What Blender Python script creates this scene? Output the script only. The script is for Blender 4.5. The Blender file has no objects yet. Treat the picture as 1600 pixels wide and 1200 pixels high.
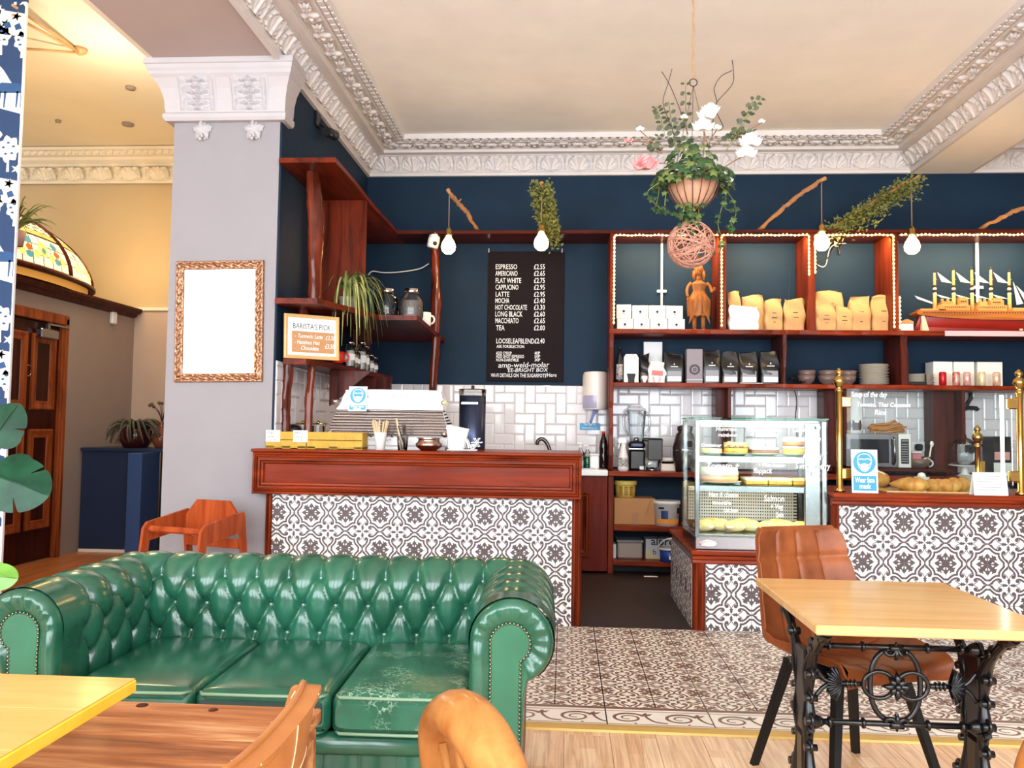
import bpy, bmesh, math, random
from mathutils import Vector, Matrix
import numpy as np
sc = bpy.context.scene
COL = sc.collection
random.seed(7)
PI = math.pi

# ---------------------------------------------------------------- camera
CF = 1280.0; CH = 1.3
def _cam_axes(yaw, pit, rol):
    cy, sy = math.cos(yaw), math.sin(yaw)
    f = Vector((-sy*math.cos(pit), cy*math.cos(pit), math.sin(pit)))
    r = Vector((cy, sy, 0)); u = r.cross(f)
    c, s = math.cos(rol), math.sin(rol)
    return c*r + s*u, -s*r + c*u, f
CR, CU, CD = _cam_axes(math.radians(3.73), math.radians(3.0), math.radians(0.78))
cd = bpy.data.cameras.new('camera')
cd.sensor_fit = 'HORIZONTAL'; cd.sensor_width = 36.0; cd.lens = CF/1600*36.0
cd.clip_start = 0.05; cd.clip_end = 200
cam = bpy.data.objects.new('camera', cd); COL.objects.link(cam)
cam.matrix_world = Matrix(((CR.x, CU.x, -CD.x, 0), (CR.y, CU.y, -CD.y, 0), (CR.z, CU.z, -CD.z, CH), (0, 0, 0, 1)))
sc.camera = cam
O0 = Vector((0, 0, CH))
def _ray(x, y): return CD*CF + CR*(x-800) + CU*(600-y)
def at(x, y, Y):
    d = _ray(x, y); return O0 + d*(Y/d.y)
def atz(x, y, Z):
    d = _ray(x, y); return O0 + d*((Z-CH)/d.z)
def atx(x, y, X):
    d = _ray(x, y); return O0 + d*(X/d.x)

# ---------------------------------------------------------------- world, light, exposure
EXPOSURE = 0.62
sc.view_settings.view_transform = 'Standard'; sc.view_settings.look = 'None'
sc.view_settings.gamma = 1.0; sc.view_settings.use_curve_mapping = False
sc.view_settings.exposure = EXPOSURE
w = bpy.data.worlds.new('overcast_sky'); sc.world = w; w.use_nodes = True
bg = w.node_tree.nodes['Background']
bg.inputs['Color'].default_value = (0.87, 0.945, 1.0, 1); bg.inputs['Strength'].default_value = 7.6
def area(name, loc, tgt, sx, sy, power, col=(1, 1, 1), portal=False):
    l = bpy.data.lights.new(name, 'AREA'); l.shape = 'RECTANGLE'; l.size = sx; l.size_y = sy
    l.energy = power; l.color = col
    o = bpy.data.objects.new(name, l); COL.objects.link(o); o.location = loc
    o.rotation_euler = (Vector(tgt)-Vector(loc)).to_track_quat('-Z', 'Y').to_euler()
    if portal: l.cycles.is_portal = True
    return o
def point(name, loc, power, col, r=0.05):
    l = bpy.data.lights.new(name, 'POINT'); l.energy = power; l.color = col; l.shadow_soft_size = r
    o = bpy.data.objects.new(name, l); COL.objects.link(o); o.location = loc; return o
YF = -1.8                                    # shop front behind the camera
WINS = [(-6.7, -4.5), (-4.2, -2.2), (-1.9, 0.2), (0.5, 2.5), (2.8, 4.6)]
for i, (a, b) in enumerate(WINS):
    area('window_portal', ((a+b)/2, YF-0.02, 2.2), ((a+b)/2, 5, 2.2), b-a, 3.45, 1, portal=True)
# lobby ceiling lights (warm)
area('lobby_ceiling_light', (-3.9, 7.0, 4.2), (-3.9, 7.0, 0), 0.5, 0.5, 15, (1.0, 0.84, 0.58))
point('lobby_fitting_light', (-3.7, 6.2, 3.75), 18, (1.0, .84, .58), .12)

# ---------------------------------------------------------------- materials
def lin(c):
    return tuple(((v/255)/12.92 if v/255 <= .04045 else ((v/255+.055)/1.055)**2.4) for v in c) + (1,)
MATS = {}
def nmat(name):
    m = bpy.data.materials.new(name); m.use_nodes = True
    nt = m.node_tree; b = nt.nodes['Principled BSDF']; return m, nt, b
def mat(name, c, rough=0.5, metal=0.0, var=0.0, vs=8.0, bump=0.0, bs=60.0, spec=0.5, coat=0.0, stretch=None, c2=None, emis=None, es=0.0):
    """procedural: base colour varied by noise, optional fine relief"""
    if name in MATS: return MATS[name]
    m, nt, b = nmat(name); N = nt.nodes; L = nt.links
    b.inputs['Roughness'].default_value = rough; b.inputs['Metallic'].default_value = metal
    b.inputs['Specular IOR Level'].default_value = spec; b.inputs['Coat Weight'].default_value = coat
    b.inputs['Coat Roughness'].default_value = 0.08
    tc = N.new('ShaderNodeTexCoord'); mp = N.new('ShaderNodeMapping'); L.new(tc.outputs['Object'], mp.inputs['Vector'])
    if stretch: mp.inputs['Scale'].default_value = stretch
    nz = N.new('ShaderNodeTexNoise'); nz.inputs['Scale'].default_value = vs; nz.inputs['Detail'].default_value = 5
    L.new(mp.outputs['Vector'], nz.inputs['Vector'])
    rp = N.new('ShaderNodeValToRGB'); L.new(nz.outputs['Fac'], rp.inputs['Fac'])
    A = lin(c); B = lin(c2) if c2 else tuple(max(0, v*(1-var)) for v in A[:3])+(1,)
    rp.color_ramp.elements[0].position = 0.32; rp.color_ramp.elements[0].color = B
    rp.color_ramp.elements[1].position = 0.66; rp.color_ramp.elements[1].color = A
    L.new(rp.outputs['Color'], b.inputs['Base Color'])
    if bump:
        n2 = N.new('ShaderNodeTexNoise'); n2.inputs['Scale'].default_value = bs; n2.inputs['Detail'].default_value = 3
        L.new(mp.outputs['Vector'], n2.inputs['Vector'])
        bp = N.new('ShaderNodeBump'); bp.inputs['Strength'].default_value = bump; bp.inputs['Distance'].default_value = 0.004
        L.new(n2.outputs['Fac'], bp.inputs['Height']); L.new(bp.outputs['Normal'], b.inputs['Normal'])
    if emis:
        b.inputs['Emission Color'].default_value = lin(emis); b.inputs['Emission Strength'].default_value = es
    MATS[name] = m; return m
def wood(name, c1, c2, axis=0, rough=0.36, coat=0.08, scale=1.0, var3=None):
    """grain running along the given object axis"""
    if name in MATS: return MATS[name]
    m, nt, b = nmat(name); N = nt.nodes; L = nt.links
    b.inputs['Roughness'].default_value = rough; b.inputs['Coat Weight'].default_value = coat; b.inputs['Coat Roughness'].default_value = 0.12
    b.inputs['Specular IOR Level'].default_value = 0.08
    tc = N.new('ShaderNodeTexCoord'); mp = N.new('ShaderNodeMapping'); L.new(tc.outputs['Object'], mp.inputs['Vector'])
    oi = N.new('ShaderNodeObjectInfo'); cb = N.new('ShaderNodeVectorMath'); cb.operation = 'ADD'
    sx = N.new('ShaderNodeVectorMath'); sx.operation = 'SCALE'; sx.inputs['Scale'].default_value = 37.0
    cx = N.new('ShaderNodeCombineXYZ'); L.new(oi.outputs['Random'], cx.inputs[0]); L.new(oi.outputs['Random'], cx.inputs[1]); L.new(cx.outputs[0], sx.inputs[0])
    L.new(tc.outputs['Object'], cb.inputs[0]); L.new(sx.outputs[0], cb.inputs[1]); L.new(cb.outputs[0], mp.inputs['Vector'])
    s = [9.0*scale]*3; s[axis] = 0.9*scale; mp.inputs['Scale'].default_value = s
    nz = N.new('ShaderNodeTexNoise'); nz.inputs['Scale'].default_value = 1.6; nz.inputs['Detail'].default_value = 8; nz.inputs['Roughness'].default_value = 0.62
    nz.inputs['Distortion'].default_value = 0.6
    L.new(mp.outputs['Vector'], nz.inputs['Vector'])
    rp = N.new('ShaderNodeValToRGB'); L.new(nz.outputs['Fac'], rp.inputs['Fac'])
    e = rp.color_ramp.elements; e[0].position = 0.33; e[0].color = lin(c2); e[1].position = 0.63; e[1].color = lin(c1)
    if var3:
        k = e.new(0.5); k.color = lin(var3)
    L.new(rp.outputs['Color'], b.inputs['Base Color'])
    bp = N.new('ShaderNodeBump'); bp.inputs['Strength'].default_value = 0.08; bp.inputs['Distance'].default_value = 0.003
    L.new(nz.outputs['Fac'], bp.inputs['Height']); L.new(bp.outputs['Normal'], b.inputs['Normal'])
    MATS[name] = m; return m
def emit(name, c, s):
    if name in MATS: return MATS[name]
    m, nt, b = nmat(name)
    b.inputs['Base Color'].default_value = lin(c); b.inputs['Emission Color'].default_value = lin(c); b.inputs['Emission Strength'].default_value = s
    MATS[name] = m; return m
def pane(name, tint=(245, 250, 248), refl=1.0):
    """thin sheet glass: clear with a Fresnel reflection"""
    if name in MATS: return MATS[name]
    m, nt, b = nmat(name); N = nt.nodes; L = nt.links
    t = N.new('ShaderNodeBsdfTransparent'); t.inputs['Color'].default_value = lin(tint)
    g = N.new('ShaderNodeBsdfGlossy'); g.inputs['Roughness'].default_value = 0.02
    fr = N.new('ShaderNodeFresnel'); fr.inputs['IOR'].default_value = 1.45
    mu = N.new('ShaderNodeMath'); mu.operation = 'MULTIPLY'; mu.inputs[1].default_value = refl; L.new(fr.outputs[0], mu.inputs[0])
    mx = N.new('ShaderNodeMixShader'); L.new(mu.outputs[0], mx.inputs['Fac']); L.new(t.outputs[0], mx.inputs[1]); L.new(g.outputs[0], mx.inputs[2])
    L.new(mx.outputs[0], N['Material Output'].inputs['Surface'])
    MATS[name] = m; return m
M = {}
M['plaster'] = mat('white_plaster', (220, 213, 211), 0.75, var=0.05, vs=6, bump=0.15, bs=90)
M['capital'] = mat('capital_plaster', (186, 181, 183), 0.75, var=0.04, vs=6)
M['ceil'] = mat('cream_ceiling_paint', (252, 248, 243), 0.85, var=0.05, vs=3, bump=0.35, bs=120)
M['beam'] = mat('cream_beam_paint', (250, 244, 236), 0.8, var=0.03, vs=3)
M['greywall'] = mat('pale_grey_paint', (148, 143, 147), 0.8, var=0.04, vs=4)
M['soffit'] = mat('mauve_grey_paint', (188, 172, 168), 0.8, var=0.04, vs=4)
M['navy'] = mat('navy_paint', (22, 45, 66), 0.6, var=0.2, vs=3, spec=0.16)
M['lobbywall'] = mat('lobby_paint', (206, 182, 142), 0.8, var=0.05, vs=2)
M['lobbyceil'] = mat('lobby_ceiling_paint', (246, 234, 212), 0.85, var=0.04, vs=2)
M['taupe'] = mat('taupe_paint', (160, 142, 132), 0.7, var=0.06, vs=3)
M['navycab'] = mat('navy_panel_paint', (32, 48, 78), 0.5, var=0.1, vs=3)
M['tile'] = mat('glazed_white_tile', (226, 220, 222), 0.08, var=0.03, vs=5, spec=0.6)
M['joint'] = mat('black_joint', (40, 30, 28), 0.9)
M['grout'] = mat('dark_grout', (120, 112, 112), 0.9, var=0.1)
M['ptile'] = mat('matt_printed_tile', (240, 233, 230), 0.45, var=0.05, vs=10)
M['pink'] = mat('printed_tile_ink', (92, 78, 78), 0.5, var=0.25, vs=14)
M['pfloor'] = mat('floor_tile_cream', (248, 240, 228), 0.35, var=0.05, vs=10)
M['pfink'] = mat('floor_tile_ink', (132, 96, 78), 0.4, var=0.25, vs=14)
M['maho'] = wood('mahogany_stain_x', (146, 54, 22), (78, 24, 10), 0)
M['mahoz'] = wood('mahogany_stain_z', (132, 50, 22), (66, 22, 10), 2)
M['mahoy'] = wood('mahogany_stain_y', (118, 42, 20), (60, 20, 10), 1)
M['dark'] = wood('dark_stained_board', (88, 32, 18), (48, 16, 10), 0)
M['darkz'] = wood('dark_stained_board_z', (92, 40, 32), (52, 22, 18), 2)
M['log'] = wood('varnished_log', (112, 42, 22), (44, 15, 8), 2, rough=0.22, coat=0.5)
M['door'] = wood('varnished_door_pine', (164, 84, 40), (110, 48, 20), 2)
M['doordark'] = wood('varnished_door_dark', (72, 28, 16), (44, 16, 10), 2)
M['oak'] = wood('light_oak_floor', (232, 190, 150), (206, 156, 116), 1, rough=0.28, coat=0.2)
M['lobbyfloor'] = wood('warm_lit_oak', (206, 130, 78), (172, 98, 52), 1, rough=0.3)  # same oak, the lobby's warm light is put into the deeper orange
M['darkfloor'] = mat('black_lino', (44, 32, 30), 0.45, var=0.2, vs=6)
M['beech'] = wood('beech_table_top', (216, 176, 120), (204, 158, 98), 0, rough=0.2, coat=0.25)
M['yellowtop'] = wood('yellow_pine_top', (208, 168, 100), (200, 154, 82), 0, rough=0.25, coat=0.2)
M['yellowedge'] = wood('yellow_pine_edge', (246, 200, 70), (238, 186, 54), 0, rough=0.3)
M['rustic'] = wood('rustic_brown_plank', (206, 152, 104), (112, 60, 32), 0, rough=0.45, coat=0.05, scale=.8, var3=(168, 104, 62))
M['green'] = mat('green_leather', (34, 92, 70), 0.2, var=0.3, vs=7, bump=0.03, bs=120, spec=0.7, c2=(24, 72, 52))
M['greenworn'] = None
M['tan'] = mat('tan_leather', (146, 76, 34), 0.4, vs=9, bump=0.12, bs=200, c2=(106, 52, 20), spec=0.3)
M['tanlight'] = mat('light_tan_leather', (178, 114, 60), 0.4, vs=9, bump=0.1, bs=200, c2=(156, 92, 44))
M['stitch'] = mat('cream_stitching', (238, 214, 170), 0.7)
M['black'] = mat('black_cast_iron', (12, 13, 17), 0.25, var=0.3, vs=30, bump=0.06, bs=120, spec=0.5)
M['blackmat'] = mat('black_powder_coat', (13, 12, 13), 0.5, spec=0.3)
M['blackplastic'] = mat('black_plastic', (24, 23, 26), 0.35)
M['brass'] = mat('polished_brass', (210, 172, 98), 0.18, 1.0, var=0.1)
M['steel'] = mat('brushed_steel', (158, 158, 164), 0.22, 1.0, var=0.08, vs=30, stretch=(1, 1, 20))
M['chrome'] = mat('chrome', (206, 200, 198), 0.1, 1.0, var=0.02)
M['copper'] = mat('hammered_copper', (190, 160, 148), 0.2, 1.0, var=0.2, vs=60, bump=0.5, bs=70)
M['white'] = mat('white_enamel', (244, 244, 244), 0.25, var=0.02)
M['whitemat'] = mat('white_matt_plastic', (238, 236, 234), 0.5, var=0.03)
M['paper'] = mat('white_paper', (246, 244, 238), 0.8, var=0.04)
M['grey'] = mat('grey_plastic', (150, 148, 154), 0.45)
M['blue'] = mat('sign_blue', (56, 150, 200), 0.4, var=0.02)
M['yellow'] = mat('yellow_painted_wood', (200, 156, 38), 0.55, var=0.25, vs=20)
M['kraft'] = mat('kraft_paper', (200, 158, 106), 0.7, var=0.12, vs=12, bump=0.3, bs=30)
M['card'] = mat('brown_cardboard', (196, 142, 92), 0.8, var=0.06)
M['bagblack'] = mat('black_foil_bag', (30, 28, 30), 0.3, var=0.2, bump=0.4, bs=25)
M['ink'] = mat('black_ink', (22, 20, 22), 0.6)
M['chalk'] = mat('chalk_white', (245, 245, 245), 0.7)
M['board'] = mat('black_menu_board', (32, 24, 26), 0.7, var=0.15, vs=4, spec=0.1)
M['ceramic'] = mat('grey_brown_ceramic', (112, 92, 88), 0.25, var=0.1)
M['plate'] = mat('cream_plate', (176, 168, 154), 0.25)
M['leaf'] = mat('leaf_green', (50, 84, 40), 0.5, vs=14, c2=(28, 54, 26))
M['leafdark'] = mat('dark_leaf', (40, 76, 46), 0.5, vs=14, c2=(26, 54, 34))
M['leaflight'] = mat('pale_leaf', (146, 148, 78), 0.55, vs=18, c2=(96, 104, 46))
M['euca'] = mat('eucalyptus_leaf', (84, 92, 66), 0.6, vs=14, c2=(56, 64, 46))
M['monstera'] = mat('monstera_leaf', (30, 76, 52), 0.38, vs=10, c2=(16, 48, 34), spec=0.25)
M['freshleaf'] = mat('young_leaf', (120, 168, 70), 0.35, vs=10, c2=(90, 142, 50))
M['twig'] = mat('pale_twig', (196, 138, 84), 0.6, var=0.25, vs=20)
M['wicker'] = mat('pink_wicker', (200, 142, 120), 0.6, var=0.25, vs=20)
M['liner'] = mat('coco_liner', (204, 152, 122), 0.85, var=0.25, vs=12, bump=0.5, bs=30)
M['petal'] = mat('white_petal', (250, 246, 240), 0.6)
M['petalpink'] = mat('pink_petal', (228, 158, 158), 0.6)
M['wire'] = mat('dark_wire', (58, 40, 36), 0.5)
M['bread'] = mat('baked_crust', (226, 172, 84), 0.5, var=0.35, vs=14, c2=(190, 112, 40))
M['cream'] = mat('icing', (252, 244, 226), 0.5)
M['choc'] = mat('chocolate_cake', (110, 62, 40), 0.6, var=0.3)
M['carved'] = wood('carved_wood', (176, 112, 62), (132, 76, 38), 2, coat=0.1)
M['gilt'] = mat('copper_gilt', (204, 152, 116), 0.35, 0.6, vs=70, c2=(92, 56, 40), bump=0.7, bs=60)
M['red'] = mat('red_glaze', (196, 44, 26), 0.25)
M['pane'] = pane('sheet_glass', refl=.4)
M['jar'] = pane('jar_glass', (244, 247, 248), 1.3)
M['greenglass'] = pane('green_edge_glass', (150, 215, 190))
M['ribchrome'] = mat('ribbed_chrome', (150, 138, 132), 0.22, 1.0, var=0.05)
M['mirror'] = mat('silvered_glass', (250, 250, 250), 0.01, 1.0)

# ---------------------------------------------------------------- mesh building
class MB:
    def __init__(s): s.v = []; s.f = []; s.mi = []; s.sm = []
    def add(s, vs, fs, mi=0, smooth=False):
        o = len(s.v); s.v.extend([tuple(v) for v in vs])
        for f in fs:
            s.f.append([i+o for i in f]); s.mi.append(mi); s.sm.append(smooth)
        return s
    def xf(s, mtx, start=0):
        for i in range(start, len(s.v)): s.v[i] = tuple(mtx @ Vector(s.v[i]))
        return s
    def box(s, x0, x1, y0, y1, z0, z1, c=0.0, mi=0):
        if x0 > x1: x0, x1 = x1, x0
        if y0 > y1: y0, y1 = y1, y0
        if z0 > z1: z0, z1 = z1, z0
        c = min(c, (x1-x0)*.45, (y1-y0)*.45, (z1-z0)*.45)
        if c <= 0:
            vs = [(x, y, z) for x in (x0, x1) for y in (y0, y1) for z in (z0, z1)]
            return s.add(vs, [(0, 1, 3, 2), (4, 6, 7, 5), (0, 4, 5, 1), (2, 3, 7, 6), (0, 2, 6, 4), (1, 5, 7, 3)], mi)
        X = (x0, x1); Y = (y0, y1); Z = (z0, z1); vs = []; ix = {}
        for i in (0, 1):
            for j in (0, 1):
                for k in (0, 1):
                    dx = c if i == 0 else -c; dy = c if j == 0 else -c; dz = c if k == 0 else -c
                    ix[i, j, k, 0] = len(vs); vs.append((X[i], Y[j]+dy, Z[k]+dz))
                    ix[i, j, k, 1] = len(vs); vs.append((X[i]+dx, Y[j], Z[k]+dz))
                    ix[i, j, k, 2] = len(vs); vs.append((X[i]+dx, Y[j]+dy, Z[k]))
        fs = []
        for i in (0, 1):
            q = [ix[i, 0, 0, 0], ix[i, 1, 0, 0], ix[i, 1, 1, 0], ix[i, 0, 1, 0]]; fs.append(q if i else q[::-1])
            q = [ix[0, i, 0, 1], ix[1, i, 0, 1], ix[1, i, 1, 1], ix[0, i, 1, 1]]; fs.append(q[::-1] if i else q)
            q = [ix[0, 0, i, 2], ix[1, 0, i, 2], ix[1, 1, i, 2], ix[0, 1, i, 2]]; fs.append(q if i else q[::-1])
        for j in (0, 1):
            for k in (0, 1):
                q = [ix[0, j, k, 1], ix[1, j, k, 1], ix[1, j, k, 2], ix[0, j, k, 2]]; fs.append(q if (j == k) == (j == 0) else q[::-1])
                q = [ix[j, 0, k, 0], ix[j, 1, k, 0], ix[j, 1, k, 2], ix[j, 0, k, 2]]; fs.append(q)
                q = [ix[j, k, 0, 0], ix[j, k, 1, 0], ix[j, k, 1, 1], ix[j, k, 0, 1]]; fs.append(q)
                for t in (0,):
                    fs.append([ix[0, j, k, 0], ix[0, j, k, 1], ix[0, j, k, 2]]); fs.append([ix[1, j, k, 0], ix[1, j, k, 1], ix[1, j, k, 2]])
        return s.add(vs, fs, mi)
    def tube(s, path, r, n=8, cap=True, mi=0, closed=False, smooth=True, squash=None):
        P = [Vector(p) for p in path]; m = len(P)
        if m < 2: return s
        rs = r if isinstance(r, (list, tuple)) else [r]*m
        T = []
        for i in range(m):
            if closed: t = P[(i+1) % m]-P[i-1]
            else: t = P[min(i+1, m-1)]-P[max(i-1, 0)]
            T.append(t.normalized() if t.length > 1e-9 else Vector((0, 0, 1)))
        a = Vector((0, 0, 1)) if abs(T[0].z) < .9 else Vector((1, 0, 0))
        nrm = (a - T[0]*a.dot(T[0])).normalized(); vs = []
        for i in range(m):
            nrm = (nrm - T[i]*nrm.dot(T[i]))
            nrm = nrm.normalized() if nrm.length > 1e-6 else T[i].orthogonal().normalized()
            bn = T[i].cross(nrm)
            for k in range(n):
                an = 2*PI*k/n
                vs.append(P[i] + (nrm*math.cos(an) + bn*math.sin(an)*(squash or 1))*rs[i])
        fs = []
        for i in range(m if closed else m-1):
            for k in range(n):
                a0 = i*n+k; a1 = i*n+(k+1) % n; j = ((i+1) % m)*n
                fs.append((a0, a1, j+(k+1) % n, j+k))
        s.add(vs, fs, mi, smooth)
        if cap and not closed:
            o = len(s.v)-len(vs)
            s.f.append([o+k for k in range(n)][::-1]); s.mi.append(mi); s.sm.append(False)
            s.f.append([o+(m-1)*n+k for k in range(n)]); s.mi.append(mi); s.sm.append(False)
        return s
    def lathe(s, prof, n=20, c=(0, 0, 0), mi=0, smooth=True, cap=True, mod=None, axis=2):
        vs = []; fs = []
        for r, z in prof:
            for k in range(n):
                a = 2*PI*k/n; rr = r*(mod(a, z) if mod else 1)
                p = (rr*math.cos(a), rr*math.sin(a), z)
                if axis == 1: p = (p[0], p[2], p[1])
                if axis == 0: p = (p[2], p[0], p[1])
                vs.append((c[0]+p[0], c[1]+p[1], c[2]+p[2]))
        for i in range(len(prof)-1):
            for k in range(n):
                fs.append((i*n+k, i*n+(k+1) % n, (i+1)*n+(k+1) % n, (i+1)*n+k))
        s.add(vs, fs, mi, smooth)
        if cap:
            o = len(s.v)-len(vs)
            if prof[0][0] > 1e-5: s.f.append([o+k for k in range(n)][::-1]); s.mi.append(mi); s.sm.append(False)
            if prof[-1][0] > 1e-5: s.f.append([o+(len(prof)-1)*n+k for k in range(n)]); s.mi.append(mi); s.sm.append(False)
        return s
    def prism(s, poly, d0, d1, axis=1, mi=0, smooth=False):
        """polygon in the plane normal to axis, extruded d0..d1 along it. axis 1: (x,z), 2: (x,y), 0: (y,z)"""
        def mk(a, b, d): return {0: (d, a, b), 1: (a, d, b), 2: (a, b, d)}[axis]
        n = len(poly)
        vs = [mk(a, b, d0) for a, b in poly]+[mk(a, b, d1) for a, b in poly]
        s.add(vs, [list(range(n))[::-1], list(range(n, 2*n))], mi)
        o = len(s.v)-2*n
        for i in range(n):
            j = (i+1) % n
            s.f.append([o+i, o+j, o+n+j, o+n+i]); s.mi.append(mi); s.sm.append(smooth)
        return s
    def grid(s, fn, nu, nv, mi=0, smooth=True, cu=False, cv=False):
        vs = [fn(i/(nu if cu else nu-1) if nu > 1 else 0, j/(nv if cv else nv-1)) for i in range(nu) for j in range(nv)]
        fs = []
        for i in range(nu if cu else nu-1):
            for j in range(nv if cv else nv-1):
                i2 = (i+1) % nu; j2 = (j+1) % nv
                fs.append((i*nv+j, i2*nv+j, i2*nv+j2, i*nv+j2))
        return s.add(vs, fs, mi, smooth)
    def ball(s, c, r, n=12, m=8, mi=0, sc3=(1, 1, 1)):
        pr = [(math.sin(PI*i/m), -math.cos(PI*i/m)) for i in range(m+1)]; pr[0] = (1e-6, -1); pr[-1] = (1e-6, 1)
        o = len(s.v); s.lathe(pr, n, cap=False, mi=mi)
        for i in range(o, len(s.v)):
            v = s.v[i]; s.v[i] = (c[0]+v[0]*r*sc3[0], c[1]+v[1]*r*sc3[1], c[2]+v[2]*r*sc3[2])
        return s
    def mesh(s, name, mats):
        me = bpy.data.meshes.new(name); me.from_pydata(s.v, [], s.f)
        mats = mats if isinstance(mats, (list, tuple)) else [mats]
        for m in mats: me.materials.append(m)
        if s.f:
            me.polygons.foreach_set('material_index', s.mi); me.polygons.foreach_set('use_smooth', s.sm)
        bm = bmesh.new(); bm.from_mesh(me); bmesh.ops.recalc_face_normals(bm, faces=bm.faces); bm.to_mesh(me); bm.free()
        me.update(); return me

def link(name, me, parent=None, mtx=None, kind=None, label=None):
    o = bpy.data.objects.new(name, me); COL.objects.link(o)
    if parent: o.parent = parent
    if mtx is not None: o.matrix_local = mtx
    if kind: o['kind'] = kind
    if label: o['label'] = label
    return o
def part(parent, name, mb, m, label=None, kind=None, mtx=None):
    return link(name, mb.mesh(name, m) if isinstance(mb, MB) else mb, parent, mtx, kind, label)
def tag(o, label, cat, group=None):
    o['label'] = label; o['category'] = cat
    if group: o['group'] = group
    return o
def thing(name, label, cat, loc=(0, 0, 0), rz=0.0, group=None, rx=0.0, ry=0.0):
    o = bpy.data.objects.new(name, None); COL.objects.link(o); o.empty_display_size = 0.05
    o.location = loc; o.rotation_euler = (rx, ry, rz); return tag(o, label, cat, group)
def solo(name, mb, m, label, cat, loc=(0, 0, 0), rz=0.0, group=None, rx=0.0, ry=0.0):
    o = link(name, mb.mesh(name, m)); o.location = loc; o.rotation_euler = (rx, ry, rz); return tag(o, label, cat, group)
def struct(name, mb, m, parent=None):
    return link(name, mb.mesh(name, m), parent, None, 'structure')
def dup(root, loc=None, rz=None, label=None, group=None):
    r = root.copy(); COL.objects.link(r)
    if loc is not None: r.location = loc
    if rz is not None: r.rotation_euler[2] = rz
    if label: r['label'] = label
    if group: r['group'] = group
    for ch in list(root.children):
        c = ch.copy(); COL.objects.link(c); c.parent = r
        for g in list(ch.children):
            d = g.copy(); COL.objects.link(d); d.parent = c
    return r
_tc = {}
def textmesh(s, size, m, depth=0.0006, shear=0.0, align='LEFT', spacing=1.0, bold=0.0, sx=1.0):
    """flat lettering lying in XY, converted to a mesh"""
    cu = bpy.data.curves.new('lettering', 'FONT'); cu.body = s; cu.size = size; cu.extrude = depth/2; cu.shear = shear
    cu.align_x = align; cu.space_character = spacing; cu.offset = bold; cu.resolution_u = 2
    o = bpy.data.objects.new('lettering', cu); COL.objects.link(o)
    dg = bpy.context.evaluated_depsgraph_get(); me = bpy.data.meshes.new_from_object(o.evaluated_get(dg))
    bpy.data.objects.remove(o); bpy.data.curves.remove(cu)
    me.materials.clear(); me.materials.append(m)
    if sx != 1.0:
        me.transform(Matrix.Diagonal((sx, 1, 1, 1)))
    return me
def wallm(x, y, z, rz=0.0, tilt=0.0, roll=0.0):
    """matrix that stands XY lettering up facing -Y"""
    return Matrix.Translation((x, y, z)) @ Matrix.Rotation(rz, 4, 'Z') @ Matrix.Rotation(PI/2+tilt, 4, 'X') @ Matrix.Rotation(roll, 4, 'Z')
def write(parent, s, x, y, z, size, m, rz=0.0, tilt=0.0, roll=0.0, fit=None, **k):
    me = textmesh(s, size, m, **k)
    if fit:
        xs_ = [v.co.x for v in me.vertices]; me.transform(Matrix.Diagonal((fit/max(1e-4, max(xs_)-min(xs_)), 1, 1, 1)))
    return link('lettering', me, parent, wallm(x, y, z, rz, tilt, roll))
def bez(p0, p1, p2, p3, n=10):
    p0, p1, p2, p3 = map(Vector, (p0, p1, p2, p3))
    return [p0*(1-t)**3+p1*3*t*(1-t)**2+p2*3*t*t*(1-t)+p3*t**3 for t in [i/n for i in range(n+1)]]
def bendpath(pts, n=6):
    """Catmull-Rom through points"""
    P = [Vector(p) for p in pts]; P = [P[0]*2-P[1]]+P+[P[-1]*2-P[-2]]; out = []
    for i in range(1, len(P)-2):
        for k in range(n):
            t = k/n
            out.append(.5*((2*P[i])+(P[i+1]-P[i-1])*t+(2*P[i-1]-5*P[i]+4*P[i+1]-P[i+2])*t*t+(3*P[i]-P[i-1]-3*P[i+1]+P[i+2])*t**3))
    out.append(P[-2]); return out
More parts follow.
